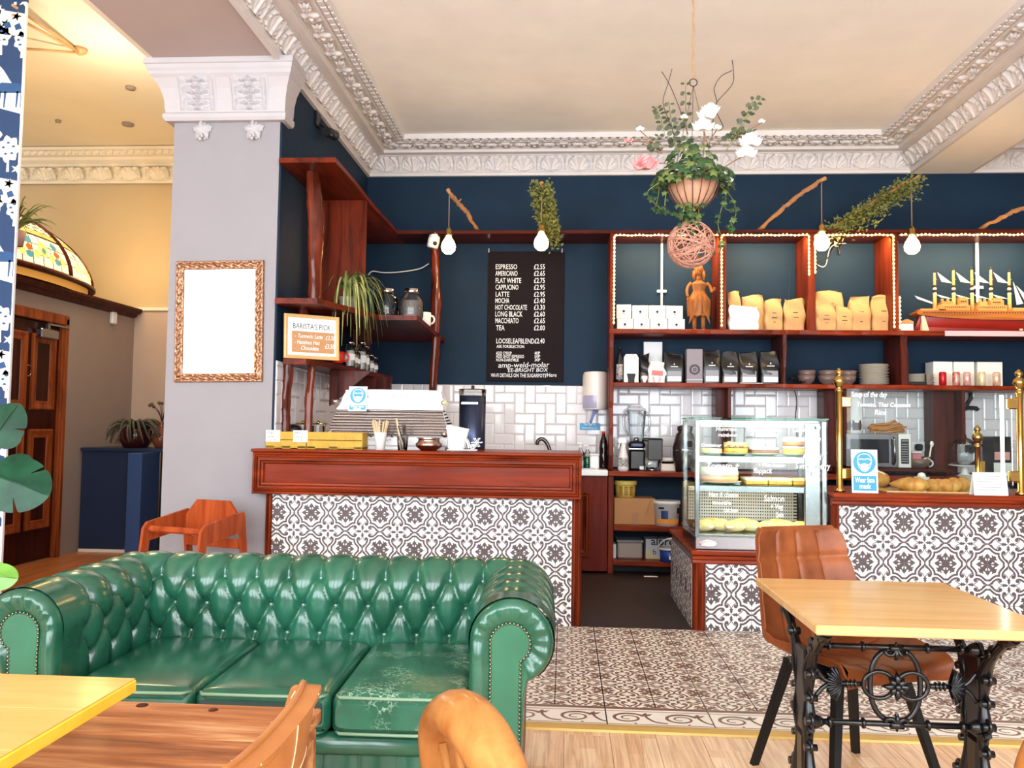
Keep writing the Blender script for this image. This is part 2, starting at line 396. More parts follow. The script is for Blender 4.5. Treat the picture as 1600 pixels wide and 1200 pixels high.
# ================================================================ SETTING
XL, YB, YC = -1.99, 7.95, 5.49          # navy side wall, back wall, front of the column
XR = 4.75; ZC = 4.04; Z0 = 3.77
struct('floor', MB().box(-9, 5.2, YF-0.3, 9.2, -0.14, -0.02), M['oak'])
fl = struct('floor', MB().box(-2.72, XR, YF, 3.64, -0.02, -0.008), M['oak'])
def _oakplank():
    m, nt, b = nmat('oak_strip_laminate'); N = nt.nodes; L = nt.links
    b.inputs['Roughness'].default_value = 0.3; b.inputs['Coat Weight'].default_value = 0.25; b.inputs['Coat Roughness'].default_value = .15
    tc = N.new('ShaderNodeTexCoord'); oi = N.new('ShaderNodeObjectInfo')
    mp = N.new('ShaderNodeMapping'); mp.inputs['Rotation'].default_value = (0, 0, PI/2); L.new(tc.outputs['Object'], mp.inputs['Vector'])
    ad = N.new('ShaderNodeVectorMath'); ad.operation = 'ADD'; L.new(mp.outputs[0], ad.inputs[0])
    cx = N.new('ShaderNodeCombineXYZ'); ml = N.new('ShaderNodeMath'); ml.operation = 'MULTIPLY'; ml.inputs[1].default_value = 9.1
    L.new(oi.outputs['Random'], ml.inputs[0]); L.new(ml.outputs[0], cx.inputs[0]); L.new(cx.outputs[0], ad.inputs[1])
    br = N.new('ShaderNodeTexBrick'); br.inputs['Scale'].default_value = 1.0; br.inputs['Brick Width'].default_value = 0.34; br.inputs['Row Height'].default_value = 0.0645
    br.inputs['Mortar Size'].default_value = 0.0004; br.inputs['Color1'].default_value = lin((248, 214, 174)); br.inputs['Color2'].default_value = lin((232, 184, 138)); br.inputs['Mortar'].default_value = lin((190, 140, 104))
    L.new(ad.outputs[0], br.inputs['Vector'])
    m2 = N.new('ShaderNodeMapping'); m2.inputs['Scale'].default_value = (1.2, 26, 10); L.new(ad.outputs[0], m2.inputs['Vector'])
    nz = N.new('ShaderNodeTexNoise'); nz.inputs['Scale'].default_value = 2.0; nz.inputs['Detail'].default_value = 6; nz.inputs['Distortion'].default_value = 1.0; L.new(m2.outputs[0], nz.inputs['Vector'])
    rp = N.new('ShaderNodeValToRGB'); rp.color_ramp.elements[0].position = .35; rp.color_ramp.elements[0].color = (.74, .66, .58, 1); rp.color_ramp.elements[1].position = .6; rp.color_ramp.elements[1].color = (1, 1, 1, 1); L.new(nz.outputs['Fac'], rp.inputs['Fac'])
    mx = N.new('ShaderNodeMix'); mx.data_type = 'RGBA'; mx.blend_type = 'MULTIPLY'; mx.inputs[0].default_value = 1.0
    L.new(br.outputs['Color'], mx.inputs[6]); L.new(rp.outputs['Color'], mx.inputs[7]); L.new(mx.outputs[2], b.inputs['Base Color'])
    return m
M['oakplank'] = _oakplank()
pw = 0.1935; pm = MB().box(0.0008, pw-0.0008, 0.0006, 1.2994, -0.008, 0, 0.0012).mesh('plank', M['oakplank'])
for i in range(30):
    off = (i*0.47) % 1.3
    for j in range(-1, 3):
        y0 = 3.64-off-1.3*j; y1 = y0-1.3
        if y0 <= 1.3 or y1 > 3.63: continue
        x = -2.7+i*pw
        if y0 > 3.64:
            me = MB().box(0.0008, pw-0.0008, 0, 3.64-y1-0.001, -0.008, 0, 0.0012).mesh('plank', M['oakplank'])
        else: me = pm
        link('plank', me, fl, Matrix.Translation((x, y1, 0)))
struct('floor', MB().box(-8.9, -2.72, 3.64, 9.0, -0.02, 0), M['lobbyfloor'])
struct('floor', MB().box(-1.98, XR, 5.47, YB, -0.02, 0.0), M['darkfloor'])
solo('threshold_strip', MB().prism([(3.60, 0), (3.605, .008), (3.64, .011), (3.675, .008), (3.68, 0)], -1.95, XR-.05, axis=0), mat('satin_brass_strip', (214, 176, 100), .5, .4),
     'polished brass threshold strip between the oak boards and the patterned floor tiles', 'threshold')

# ---- printed tile pattern, drawn once as thin coloured faces over a tile
def rib2(pts, wd, closed=False):
    P = [Vector((p[0], p[1], 0)) for p in pts]; n = len(P); Lf = []; Rt = []
    ws = wd if isinstance(wd, (list, tuple)) else [wd]*n
    for i in range(n):
        a = P[i-1] if (i > 0 or closed) else P[i]; c = P[(i+1) % n] if (i < n-1 or closed) else P[i]
        d1 = (P[i]-a); d2 = (c-P[i])
        d1 = d1.normalized() if d1.length > 1e-9 else d2.normalized(); d2 = d2.normalized() if d2.length > 1e-9 else d1
        n1 = Vector((-d1.y, d1.x, 0)); n2 = Vector((-d2.y, d2.x, 0)); mm = (n1+n2)
        mm = mm.normalized() if mm.length > .2 else n1
        k = 1/max(.5, mm.dot(n1)); Lf.append(P[i]+mm*ws[i]*.5*k); Rt.append(P[i]-mm*ws[i]*.5*k)
    q = []
    for i in range(n if closed else n-1):
        j = (i+1) % n; q.append([Lf[i], Lf[j], Rt[j], Rt[i]])
    return q
def _rot(poly, k, flip=False):
    out = []
    for p in poly:
        x, y = p[0], p[1]
        if flip: x, y = y, x
        for _ in range(k): x, y = -y, x
        out.append((x, y))
    return out
def flower_polys():
    polys = []
    s2 = math.sqrt(.5)
    half = [(.062, .058), (.09, .044), (.13, .044), (.145, .098), (.178, .088), (.18, .052), (.205, .05), (.225, .092), (.25, .078), (.245, .038), (.282, .028), (.272, .0)]
    arm = half+[(x, -y) for x, y in reversed(half[:-1])]
    arm = [((x-y)*s2, (x+y)*s2) for x, y in arm]
    kite = [(.07, .014), (.135, .017), (.20, .06), (.28, 0), (.20, -.06), (.135, -.017), (.07, -.014)]
    for k in range(4):
        polys.append(_rot(arm, k)); polys.append(_rot(kite, k))
    polys.append([(.092*math.cos(PI/8+i*PI/4), .092*math.sin(PI/8+i*PI/4)) for i in range(8)])
    octa = [(.05, .388), (.085, .355), (.14, .305), (.2, .272), (.268, .268)]
    quad = octa+[(y, x) for x, y in reversed(octa[:-1])]
    loop = []
    for k in range(4): loop += _rot(quad[::-1], k)
    for q in rib2(loop, .049, True): polys.append([(p.x, p.y) for p in q])
    return polys
def pin_polys():
    g = []; wht = []
    for k in range(4):
        for fl_ in (1, -1):
            curl = [(.47, .0), (.41, .05*fl_), (.35, .105*fl_), (.29, .142*fl_), (.23, .153*fl_), (.175, .135*fl_)]
            for q in rib2(curl, [.03, .042, .046, .046, .04, .028]): g.append(_rot([(p.x, p.y) for p in q], k))
            g.append(_rot([(.205+.047*math.cos(i*PI/5), fl_*.108+.047*math.sin(i*PI/5)) for i in range(10)], k))
            for q in rib2([(.12, 0), (.19, .022*fl_), (.255, .07*fl_), (.285, .14*fl_)], .018): g.append(_rot([(p.x, p.y) for p in q], k))
            g.append(_rot([(.47, 0), (.405, .055*fl_), (.352, .1*fl_), (.362, .05*fl_), (.40, .008*fl_)], k))
        g.append(_rot([(.44, .02), (.56, .02), (.56, -.02), (.44, -.02)], k))
        g.append(_rot([(.05, .03), (.1, .026), (.125, .05), (.165, .0), (.125, -.05), (.1, -.026), (.05, -.03)], k))
    g.append([(.118*math.cos(PI/4+i*PI/2)*(1), .118*math.sin(PI/4+i*PI/2)) for i in range(4)])
    for k in range(4):
        wht.append(_rot([(0.0, .0), (.05, .018), (.088, .05), (.094, .094), (.05, .088), (.018, .05)], k))
    wht.append([(.02*math.cos(i*PI/4), .02*math.sin(i*PI/4)) for i in range(8)])
    return g, wht
FP = flower_polys(); PG, PW = pin_polys()
TS = 0.47; CS = TS/2
def pattern_tile(mats, g=.0007, lw=.004, lm=1):
    m = MB(); m.box(g, TS-g, .0007, TS-.0007, -.006, 0)
    def put(poly, cx, cy, z, mi): m.add([((cx+x)*CS, (cy+y)*CS, z) for x, y in poly], [list(range(len(poly)))], mi)
    for i in range(3):
        for j in range(3):
            for n_, p in enumerate(FP): put(p, i, j, .0003+2.2e-5*(n_ % 23), 1)
    for i in (-1, 0, 1, 2):
        for j in (-1, 0, 1, 2):
            for n_, p in enumerate(PG): put(p, i+.5, j+.5, .0003+2.2e-5*(n_ % 25), 1)
            for p in PW: put(p, i+.5, j+.5, .0010, 0)
    cnt = 0
    for d in ((0, 1) if lm == 1 else (0,)):
        q = [(1-lw, 0), (1+lw, 0), (1+lw, 2), (1-lw, 2)]
        put(q if d == 0 else [(y, x) for x, y in q], 0, 0, .0011, lm)
    me = m.mesh('tile', mats); return clip_mesh(me, g, TS-g, .0007, TS-.0007)
def clip_mesh(me, x0, x1, y0, y1):
    bm = bmesh.new(); bm.from_mesh(me)
    for co, no in (((x0, 0, 0), (-1, 0, 0)), ((x1, 0, 0), (1, 0, 0)), ((0, y0, 0), (0, -1, 0)), ((0, y1, 0), (0, 1, 0))):
        bmesh.ops.bisect_plane(bm, geom=bm.verts[:]+bm.edges[:]+bm.faces[:], plane_co=co, plane_no=no, clear_outer=True, dist=1e-6)
    bmesh.ops.triangulate(bm, faces=[f for f in bm.faces if len(f.verts) > 4])
    me.clear_geometry(); bm.to_mesh(me); bm.free(); return me
WT = pattern_tile([M['ptile'], M['pink']]); FT = pattern_tile([M['pfloor'], M['pfink'], M['joint']], .0032, .009, 2)
def tile_field(parent, base, wd, ht, mtx, pu=0.0, pv=0.0, s=1.0):
    """patterned tiles over the rectangle 0..wd, 0..ht of the frame mtx; pu, pv: where a tile corner falls"""
    T = TS*s
    i0 = math.floor((0-pu)/T); i1 = math.ceil((wd-pu)/T); j0 = math.floor((0-pv)/T); j1 = math.ceil((ht-pv)/T)
    S = Matrix.Diagonal((s, s, 1, 1))
    for i in range(i0, i1):
        for j in range(j0, j1):
            x, y = pu+i*T, pv+j*T
            a0, a1 = max(0, x), min(wd, x+T); b0, b1 = max(0, y), min(ht, y+T)
            if a1-a0 < .01 or b1-b0 < .01: continue
            me = base
            if a1-a0 < T-.001 or b1-b0 < T-.001:
                me = base.copy(); me.name = 'tile'; clip_mesh(me, (a0-x)/s, (a1-x)/s, (b0-y)/s, (b1-y)/s)
            link('tile', me, parent, mtx @ Matrix.Translation((x, y, 0)) @ S)
tf = struct('floor', MB().box(-1.98, XR, 3.66, 5.47, -0.02, -0.006), M['joint'])
tile_field(tf, FT, XR+1.98, 5.46-3.93, Matrix.Translation((-1.98, 3.93, 0)), pu=(0.2+1.98) % TS, pv=0.0)
# scroll border along the threshold
def border_tile():
    m = MB(); W_ = TS; H_ = .245; m.box(.0032, W_-.0032, 0, H_, -.006, 0)
    def quad(ps, z=.0004, mi=1): m.add([(x, y, z) for x, y in ps], [list(range(len(ps)))], mi)
    quad([(0, H_), (W_, H_), (W_, H_-.03), (0, H_-.03)])
    for y, t in ((.188, .006), (.022, .006)): quad([(0, y), (W_, y), (W_, y+t), (0, y+t)])
    for k in range(2):
        ox = k*W_/2; cx, cy = ox+W_*.25-.02, .105; sg = 1 if k == 0 else 1
        sp = []
        for i in range(34):
            a = .4+i*.33; r = .058*(1-i/40)+.004
            sp.append((cx+r*1.25*math.cos(a), cy+sg*r*math.sin(a)))
        wd = [.018-.012*i/34 for i in range(34)]
        for q in rib2(sp, wd): quad([(p.x, p.y) for p in q])
        st = [(sp[0][0]-.15, .172), (sp[0][0]-.1, .165), (sp[0][0]-.03, .09), (sp[0][0]+.03, .05), (sp[0][0]+.1, .045), (sp[0][0]+.16, .075)]
        bp = [(p.x, p.y) for p in bendpath([(x, y, 0) for x, y in [(cx+.075, .15), (cx+.09, .1), (cx+.12, .06), (cx+.17, .045)]], 5)]
        for q in rib2(bp, .013, False): quad([(p.x, p.y) for p in q])
        quad([(cx+.065, .155), (cx+.085, .175), (cx+.09, .155), (cx+.115, .165), (cx+.1, .14), (cx+.08, .13)])
        quad([(cx+.02, .04), (cx+.03, .045), (cx+.036, .036), (cx+.026, .03)])
    return clip_mesh(m.mesh('border_tile', [M['pfloor'], M['pfink']]), .0032, W_-.0032, 0, H_)
BT = border_tile(); pu = (0.2+1.98) % TS
for i in range(-1, 15):
    x = -1.98+pu+i*TS
    if x < -2.2 or x > XR-TS: continue
    link('border_tile', BT, tf, Matrix.Translation((x, 3.683, 0)))

# ---- walls
wb = struct('wall_back', MB().box(XL-.1, XR+.1, YB, YB+.2, 0, 4.3), M['navy'])
wl = struct('wall_left', MB().box(XL-.012, XL, YC+.01, YB, 0, 4.1), M['navy'])
cl = struct('column', MB().box(-2.76, XL-.012, YC, 8.9, 0, 4.1), M['greywall'])
struct('wall_right', MB().box(XR, XR+.2, YF, YB+.2, 0, 4.3), M['greywall'])
bmL = struct('beam', MB().box(-2.85, XL, YF, YC+.2, 3.80, 4.5), M['soffit'])
bmR = struct('beam', MB().box(3.29, 3.81, YF, YB, 3.77, 4.3), M['beam'])
struct('ceiling', MB().box(XL-.05, 3.4, YF, YB+.1, ZC, ZC+.15), M['ceil'])
struct('ceiling', MB().box(3.7, XR+.1, YF, YB+.1, ZC, ZC+.15), M['ceil'])
struct('ceiling', MB().box(-9, -2.7, YF, 9.1, 4.36, 4.5), M['lobbyceil'])
wf = MB()
xs = [-9.0]+[v for ab in WINS for v in ab]+[XR+.2]
for i in range(0, len(xs), 2): wf.box(xs[i], xs[i+1], YF-.25, YF, 0, 4.5)
for a, b in WINS:
    wf.box(a, b, YF-.25, YF, 0, .45); wf.box(a, b, YF-.25, YF, 3.93, 4.5)
struct('wall_front', wf, M['greywall'])
for i, (a, b) in enumerate(WINS):
    wn = MB(); wn.box(a, b, YF-.16, YF-.08, .45, .53); wn.box(a, b, YF-.16, YF-.08, 3.86, 3.93)
    for x in (a, b-.08): wn.box(x, x+.08, YF-.16, YF-.08, .45, 3.93)
    struct('window_%d' % (i+1), wn, M['white'])

# ---- white metro tiles in a stepped 90 degree herringbone
TU = 0.1
_mt = {}
def metro(wd, ht):
    k = (round(wd, 3), round(ht, 3))
    if k not in _mt:
        g = .0008; b = min(.012, wd*.3, ht*.3); m = MB()
        a = [(g, g), (wd-g, g), (wd-g, ht-g), (g, ht-g)]; c = [(g+b, g+b), (wd-g-b, g+b), (wd-g-b, ht-g-b), (g+b, ht-g-b)]
        vs = [(x, y, -.002) for x, y in a]+[(x, y, .004) for x, y in a]+[(x, y, .0085) for x, y in c]; fs = [(8, 9, 10, 11)]
        for i in range(4):
            j = (i+1) % 4; fs += [(i, j, 4+j, 4+i), (4+i, 4+j, 8+j, 8+i)]
        m.add(vs, fs); _mt[k] = m.mesh('tile', M['tile'])
    return _mt[k]
def herring(parent, wd, ht, mtx, ou=0, holes=()):
    nu = int(wd/TU)+2; nv = int(ht/TU)+2
    for i in range(-1, nu):
        for j in range(-1, nv):
            r = (i-j+ou) % 4
            if r == 0: rc = (i*TU, j*TU, (i+2)*TU, (j+1)*TU)
            elif r == 3: rc = (i*TU, j*TU, (i+1)*TU, (j+2)*TU)
            else: continue
            x0, y0, x1, y1 = max(0, rc[0]), max(0, rc[1]), min(wd, rc[2]), min(ht, rc[3])
            if x1-x0 < .012 or y1-y0 < .012: continue
            link('tile', metro(x1-x0, y1-y0), parent, mtx @ Matrix.Translation((x0, y0, 0)))
ZT = 1.705
struct('grout_bed', MB().box(XL, XR, YB-.004, YB, .93, ZT), M['grout'], wb)
herring(wb, 4.3-XL, ZT-.93, Matrix(((1, 0, 0, XL), (0, 0, -1, YB-.005), (0, 1, 0, .93), (0, 0, 0, 1))), ou=1)
struct('grout_bed', MB().box(XL, XL+.004, YC+.012, YB-.01, 1.0, ZT+.03), M['grout'], wl)
herring(wl, YB-YC-.03, ZT-1.0+.03, Matrix(((0, 0, 1, XL+.005), (1, 0, 0, YC+.012), (0, 1, 0, 1.0), (0, 0, 0, 1))), ou=2)

# ---- cornices
PROF = [(0, 0), (.03, 0), (.03, .028), (.04, .034), (.045, .044), (.05, .05), (.075, .11), (.125, .165), (.14, .168), (.14, .172), (.205, .178), (.205, .205), (.22, .21), (.225, .222),
        (.35, .226), (.352, .215), (.372, .215), (.375, .23), (.43, .236), (.432, .226), (.45, .226), (.455, .27), (0, .27)]
def cornice(name, path, inward, prof=PROF, z0=Z0, m=None):
    """sweep along an XY polyline; inward[i] = room-side unit normal of segment i"""
    mb = MB(); n = len(path); off = []
    for i in range(n):
        n1 = Vector(inward[max(i-1, 0)]); n2 = Vector(inward[min(i, n-2)])
        off.append(n1 if n1 == n2 else n1+n2)
    mb.grid(lambda u, v: (path[round(u*(n-1))][0]+off[round(u*(n-1))].x*prof[round(v*(len(prof)-1))][0],
                          path[round(u*(n-1))][1]+off[round(u*(n-1))].y*prof[round(v*(len(prof)-1))][0],
                          z0+prof[round(v*(len(prof)-1))][1]), n, len(prof), smooth=False)
    return struct(name, mb, m or M['plaster'])
# ornament meshes, local frame: x along the wall, y out from the wall, z up
PL = .27
def leaf_mesh():
    def fn(u, v):
        t = v; o = .048+(.125-.048)*(t**1.7); z = .05+.115*t
        x = (u-.5); r = math.hypot(x*1.5, t+.05); th = math.atan2(t+.05, x*1.5)
        e = math.hypot(x/.34, (t-.46)/.56); h = 0
        if e < 1: h = .014+.007*math.cos(th*17)*min(1, r*2)*(1-e*.4) + .012*math.exp(-(x/.035)**2)
        h += .026*math.exp(-((e-1.14)/.08)**2)*(1 if t > .12 else .3)
        h -= .022*math.exp(-((e-.99)/.05)**2)*(t > .25)
        if 1.2 < e < 1.42 and .30 < t < .82: h = -.04
        ax = .5-abs(x)
        h += .014*math.exp(-(ax/.06)**2)*(t > .1)
        if ax < .16 and .02 < t < .14: h = -.012 if ax > .05 else .012
        k = (1, 1)
        h *= 1.5; return (x*PL, o+h*.8, z-h*.55)
    return MB().grid(fn, 47, 21).mesh('acanthus_leaf', M['plaster'])
def rosette_mesh():
    m = MB(); m.lathe([(.064, 0), (.06, -.018), (.038, -.03), (.022, -.014), (.018, -.028), (.0005, -.038)], 24, mod=lambda a, z: 1+.2*math.cos(6*a)*(z > -.02), cap=False)
    return m.mesh('rosette', M['plaster'])
def sprig_mesh():
    m = MB()
    for s in (-1, 1):
        for k, (a, l) in enumerate(((.75, .055), (.15, .062), (-.6, .055), (1.3, .04))):
            p = [(0, 0, -.004), (s*l*.5*math.cos(a), l*.5*math.sin(a), -.018), (s*l*math.cos(a), l*math.sin(a), -.006)]
            m.tube(p, [.010, .018, .004], 6)
    return m.mesh('leaf_sprig', M['plaster'])
LM, RM, SM = leaf_mesh(), rosette_mesh(), sprig_mesh()
def ornament(parent, p0, d, nrm, length, a0, a1, z0=Z0, beads=True):
    """leaves, rosettes and sprigs between a0 and a1 along a straight run"""
    d = Vector(d); nr = Vector(nrm); p0 = Vector(p0)
    fr = Matrix(((d.x, nr.x, 0, p0.x), (d.y, nr.y, 0, p0.y), (0, 0, 1, z0), (0, 0, 0, 1)))
    k = int((a1-a0)/PL); st = (a1-a0)/k
    for i in range(k):
        link('acanthus_leaf', LM, parent, fr @ Matrix.Translation((a0+(i+.5)*st, 0, 0)) @ Matrix.Diagonal((st/PL*.99, 1, 1, 1)))
    b0, b1 = a0+.24, a1-.24; k = max(2, int((b1-b0)/.135))
    for i in range(k+1):
        x = b0+(b1-b0)*i/k
        link('rosette' if i % 2 == 0 else 'leaf_sprig', RM if i % 2 == 0 else SM, parent, fr @ Matrix.Translation((x, .29, .226)))
    if beads:
        mb = MB(); b0, b1 = a0+.4, a1-.4; k = int((b1-b0)/.075)
        for i in range(k+1):
            x = b0+(b1-b0)*i/k
            mb.box(x-.029, x+.029, .383, .425, .215, .237, .006); mb.box(x-.02, x+.02, .434, .449, .219, .227)
        o = part(parent, 'dentil_row', mb, M['plaster'], kind='stuff', mtx=fr)
t1 = cornice('trim_1', [(XL, YF), (XL, YB), (3.29, YB), (3.29, YF)], [(1, 0, 0), (0, -1, 0), (-1, 0, 0)])
ornament(t1, (XL, YF, 0), (0, 1, 0), (1, 0, 0), 0, 4.0, YB-YF-.05)
ornament(t1, (XL, YB, 0), (1, 0, 0), (0, -1, 0), 0, .06, 3.29-XL-.06)
ornament(t1, (3.29, YB, 0), (0, -1, 0), (-1, 0, 0), 0, .06, 4.6)
t2 = cornice('trim_2', [(3.81, YF), (3.81, YB), (XR, YB)], [(1, 0, 0), (0, -1, 0)])
ornament(t2, (3.81, YB, 0), (1, 0, 0), (0, -1, 0), 0, .06, .92, beads=False)
PROF2 = [(0, 0), (.03, 0), (.035, .03), (.045, .035), (.05, .16), (.10, .175), (.105, .2), (.15, .23), (.16, .26), (.20, .27), (.205, .31), (.24, .32), (.245, .35), (0, .36)]
t3 = cornice('trim_3', [(-2.76, 8.88), (-8.0, 8.88)], [(0, -1, 0)], PROF2, 4.0, M['lobbyceil'])
lm2 = LM.copy(); lm2.name = 'acanthus_leaf'; lm2.materials[0] = M['lobbyceil']
for i in range(14):
    link('acanthus_leaf', lm2, t3, Matrix.Translation((-2.95-i*.33, 8.87, 3.985)) @ Matrix.Rotation(PI, 4, 'Z'))
db = MB()
for i in range(60): db.box(-2.85-i*.08, -2.81-i*.08, 8.655, 8.68, 4.275, 4.312)
part(t3, 'dentil_row', db, M['lobbyceil'], kind='stuff')
t4 = MB().prism([(-2.85, 3.80), (-2.89, 3.80), (-2.90, 3.84), (-2.92, 3.85), (-2.93, 3.90), (-2.98, 3.93), (-3.0, 4.0), (-3.0, 4.36), (-2.85, 4.36)], YF, 8.88, axis=1)
tt4 = struct('trim_4', t4, M['lobbyceil'])
db = MB()
for i in range(70): db.box(-2.935, -2.912, 1.5+i*.09, 1.545+i*.09, 3.855, 3.88)
part(tt4, 'bead_row', db, M['lobbyceil'], kind='stuff')

# ---- column capital
cp = MB()
cpro = [(.0, 3.40), (.045, 3.40), (.06, 3.42), (.06, 3.445), (.045, 3.46), (.05, 3.48), (.055, 3.55), (.075, 3.62), (.11, 3.68), (.13, 3.70), (.135, 3.72), (.145, 3.735), (.15, 3.76), (.16, 3.765), (.16, 3.805), (0, 3.805)]
def capf(u, v):
    i = round(u*3); o, z = cpro[round(v*(len(cpro)-1))]
    P4 = [(-2.76-o, 6.1), (-2.76-o, YC-o), (XL+o*.75, YC-o), (XL+o*.75, 5.62)]
    return (P4[i][0], P4[i][1], z)
cp.grid(capf, 4, len(cpro), smooth=False)
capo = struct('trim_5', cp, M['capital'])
def scrollpanel(seed):
    rnd = random.Random(seed)
    def fn(u, v):
        x = u-.5; h = .012*math.exp(-((abs(x)-.40)/.05)**2)
        h += .022*math.exp(-(x/.06)**2)
        for (cx, cy, r) in ((.2, .22, .16), (.22, .55, .17), (.16, .82, .14)):
            dx = abs(x)-cx; dy = v-cy; rr = math.hypot(dx, dy); a = math.atan2(dy, dx)
            h += .022*max(0, math.cos(rr*34-a*1.0))*math.exp(-(rr/r)**2*1.3)
        h += .008*math.sin(v*38)*math.exp(-(abs(x)/.3)**4)
        h *= min(1, (.5-abs(x))*14)*min(1, v*14, (1-v)*14)
        t = v; o = .05+.07*t**2.2; z = 3.47+.22*t
        return (x*.27, -o-h*1.9, z-.3*h)
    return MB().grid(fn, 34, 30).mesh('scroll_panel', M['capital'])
SPM = scrollpanel(1)
for x in (-2.57, -2.20): link('scroll_panel', SPM, capo, Matrix.Translation((x, YC, 0)))
pl = MB()
lobes = [(0, 0), (.022, .004), (.05, .03), (.04, .045), (.062, .06), (.05, .08), (.06, .1), (.03, .105), (.02, .13), (0, .115)]
poly = [(x, -z) for x, z in lobes]; poly = poly[::-1]+[(-x, z) for x, z in [(a, b) for a, b in poly][1:-1]]
def vineleaf():
    m = MB(); n = 22
    def rad(a): return .062*(1+.17*math.cos(5*(a-PI/2))+.08*math.cos(15*(a-PI/2)))*(1.15 if -.9 > math.sin(a) else 1)
    m.grid(lambda u, v: (rad(2*PI*u)*math.cos(2*PI*u)*v, -.006-.028*(1-v*v)+.006*math.cos(10*PI*u)*v, rad(2*PI*u)*math.sin(2*PI*u)*v), 40, 6, cu=True)
    for i, (x, z) in enumerate(((-.012, -.05), (.012, -.05), (0, -.07), (-.008, -.03), (.008, -.035))): m.ball((x, -.03, z), .012, 8, 6)
    m.tube([(0, -.02, .03), (0, -.03, .07), (0, -.04, .1)], .01, 6)
    return m.mesh('vine_leaf', M['capital'])
VL = vineleaf()
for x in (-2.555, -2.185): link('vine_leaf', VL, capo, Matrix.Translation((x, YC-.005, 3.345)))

# ---- lobby behind the column
struct('wall_far', MB().box(-9, -2.7, 8.9, 9.1, 0, 4.5), M['lobbywall'])
struct('wall_far', MB().box(-4.86, -2.76, 8.885, 8.9, 0, 2.55), mat('daylit_lower_wall', (200, 174, 156), 0.7, var=.05, vs=3))  # thin added panel, daylight on the lower wall put into its colour
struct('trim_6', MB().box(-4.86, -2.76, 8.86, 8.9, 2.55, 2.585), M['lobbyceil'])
struct('wall_lobby', MB().box(-9, -8.8, YF, 9.1, 0, 4.5), M['lobbywall'])
DY1, DY2, DH = 5.7, 7.66, 2.30
pw_ = MB(); pw_.box(-5.0, -4.85, 4.6, DY1, 0, 2.5); pw_.box(-5.0, -4.85, DY2, 8.885, 0, 2.5); pw_.box(-5.0, -4.85, DY1, DY2, DH, 2.5); pw_.box(-6.8, -5.0, 8.4, 8.885, 0, 2.5)
pw_.box(-6.8, -4.85, 4.6, 8.885, 2.49, 2.5)
struct('wall_porch', pw_, M['taupe'])
struct('trim_7', MB().prism([(-4.85, 2.46), (-4.82, 2.47), (-4.80, 2.5), (-4.77, 2.51), (-4.75, 2.54), (-4.75, 2.56), (-5.1, 2.56), (-5.1, 2.5), (-4.85, 2.5)], 4.6, 8.86, axis=1), M['dark'])
# wallpapered pier
XP = at(42, 0, YC).x
pier = struct('wall_pier', MB().box(-5.2, XP, YC, YC+.02, 0, 4.36), mat('wallpaper_ground', (36, 66, 108), 0.7, var=.08))
part(pier, 'edge_bead', MB().box(XP-.009, XP+.001, YC-.004, YC+.02, 0, 4.3, .002), M['white'])
# ================================================================ FURNITURE
def frame_mould(mb, x0, x1, z0, z1, prof, mi=0):
    """mitred picture-frame moulding facing -Y; prof: (inset, y)"""
    def fn(u, v):
        k = round(u*4) % 4; ins, y = prof[round(v*(len(prof)-1))]
        X = (x0+ins, x1-ins); Z = (z0+ins, z1-ins)
        c = ((X[0], Z[0]), (X[1], Z[0]), (X[1], Z[1]), (X[0], Z[1]))[k]
        return (c[0], y, c[1])
    mb.grid(fn, 5, len(prof), mi, smooth=False); return mb
WALLM = lambda x, y, z: Matrix(((1, 0, 0, x), (0, 0, -1, y), (0, 1, 0, z), (0, 0, 0, 1)))

# ---------------- chesterfield sofa
def _crackle():
    m = mat('cracked_green_leather', (40, 98, 74), .3, vs=8, c2=(28, 76, 56), bump=.15, bs=120); nt = m.node_tree; N = nt.nodes; L = nt.links; b = N['Principled BSDF']
    tc = N.new('ShaderNodeTexCoord'); mp = N.new('ShaderNodeMapping'); mp.inputs['Scale'].default_value = (26, 44, 30); L.new(tc.outputs['Object'], mp.inputs[0])
    nz = N.new('ShaderNodeTexNoise'); nz.inputs['Scale'].default_value = 3.0; L.new(mp.outputs[0], nz.inputs['Vector'])
    ad = N.new('ShaderNodeVectorMath'); ad.operation = 'ADD'; L.new(mp.outputs[0], ad.inputs[0]); L.new(nz.outputs['Color'], ad.inputs[1])
    vo = N.new('ShaderNodeTexVoronoi'); vo.feature = 'DISTANCE_TO_EDGE'; vo.inputs['Scale'].default_value = 1.0; L.new(ad.outputs[0], vo.inputs['Vector'])
    lt = N.new('ShaderNodeMath'); lt.operation = 'LESS_THAN'; lt.inputs[1].default_value = .035; L.new(vo.outputs['Distance'], lt.inputs[0])
    n2 = N.new('ShaderNodeTexNoise'); n2.inputs['Scale'].default_value = 5.5; L.new(tc.outputs['Object'], n2.inputs['Vector'])
    gt = N.new('ShaderNodeMapRange'); gt.inputs['From Min'].default_value = .48; gt.inputs['From Max'].default_value = .62; L.new(n2.outputs['Fac'], gt.inputs['Value'])
    mu = N.new('ShaderNodeMath'); mu.operation = 'MULTIPLY'; L.new(lt.outputs[0], mu.inputs[0]); L.new(gt.outputs[0], mu.inputs[1])
    old = b.inputs['Base Color'].links[0].from_socket; mx = N.new('ShaderNodeMix'); mx.data_type = 'RGBA'; L.new(mu.outputs[0], mx.inputs[0]); L.new(old, mx.inputs[6]); mx.inputs[7].default_value = lin((150, 176, 150)); L.new(mx.outputs[2], b.inputs['Base Color'])
    return m
crackle = _crackle()
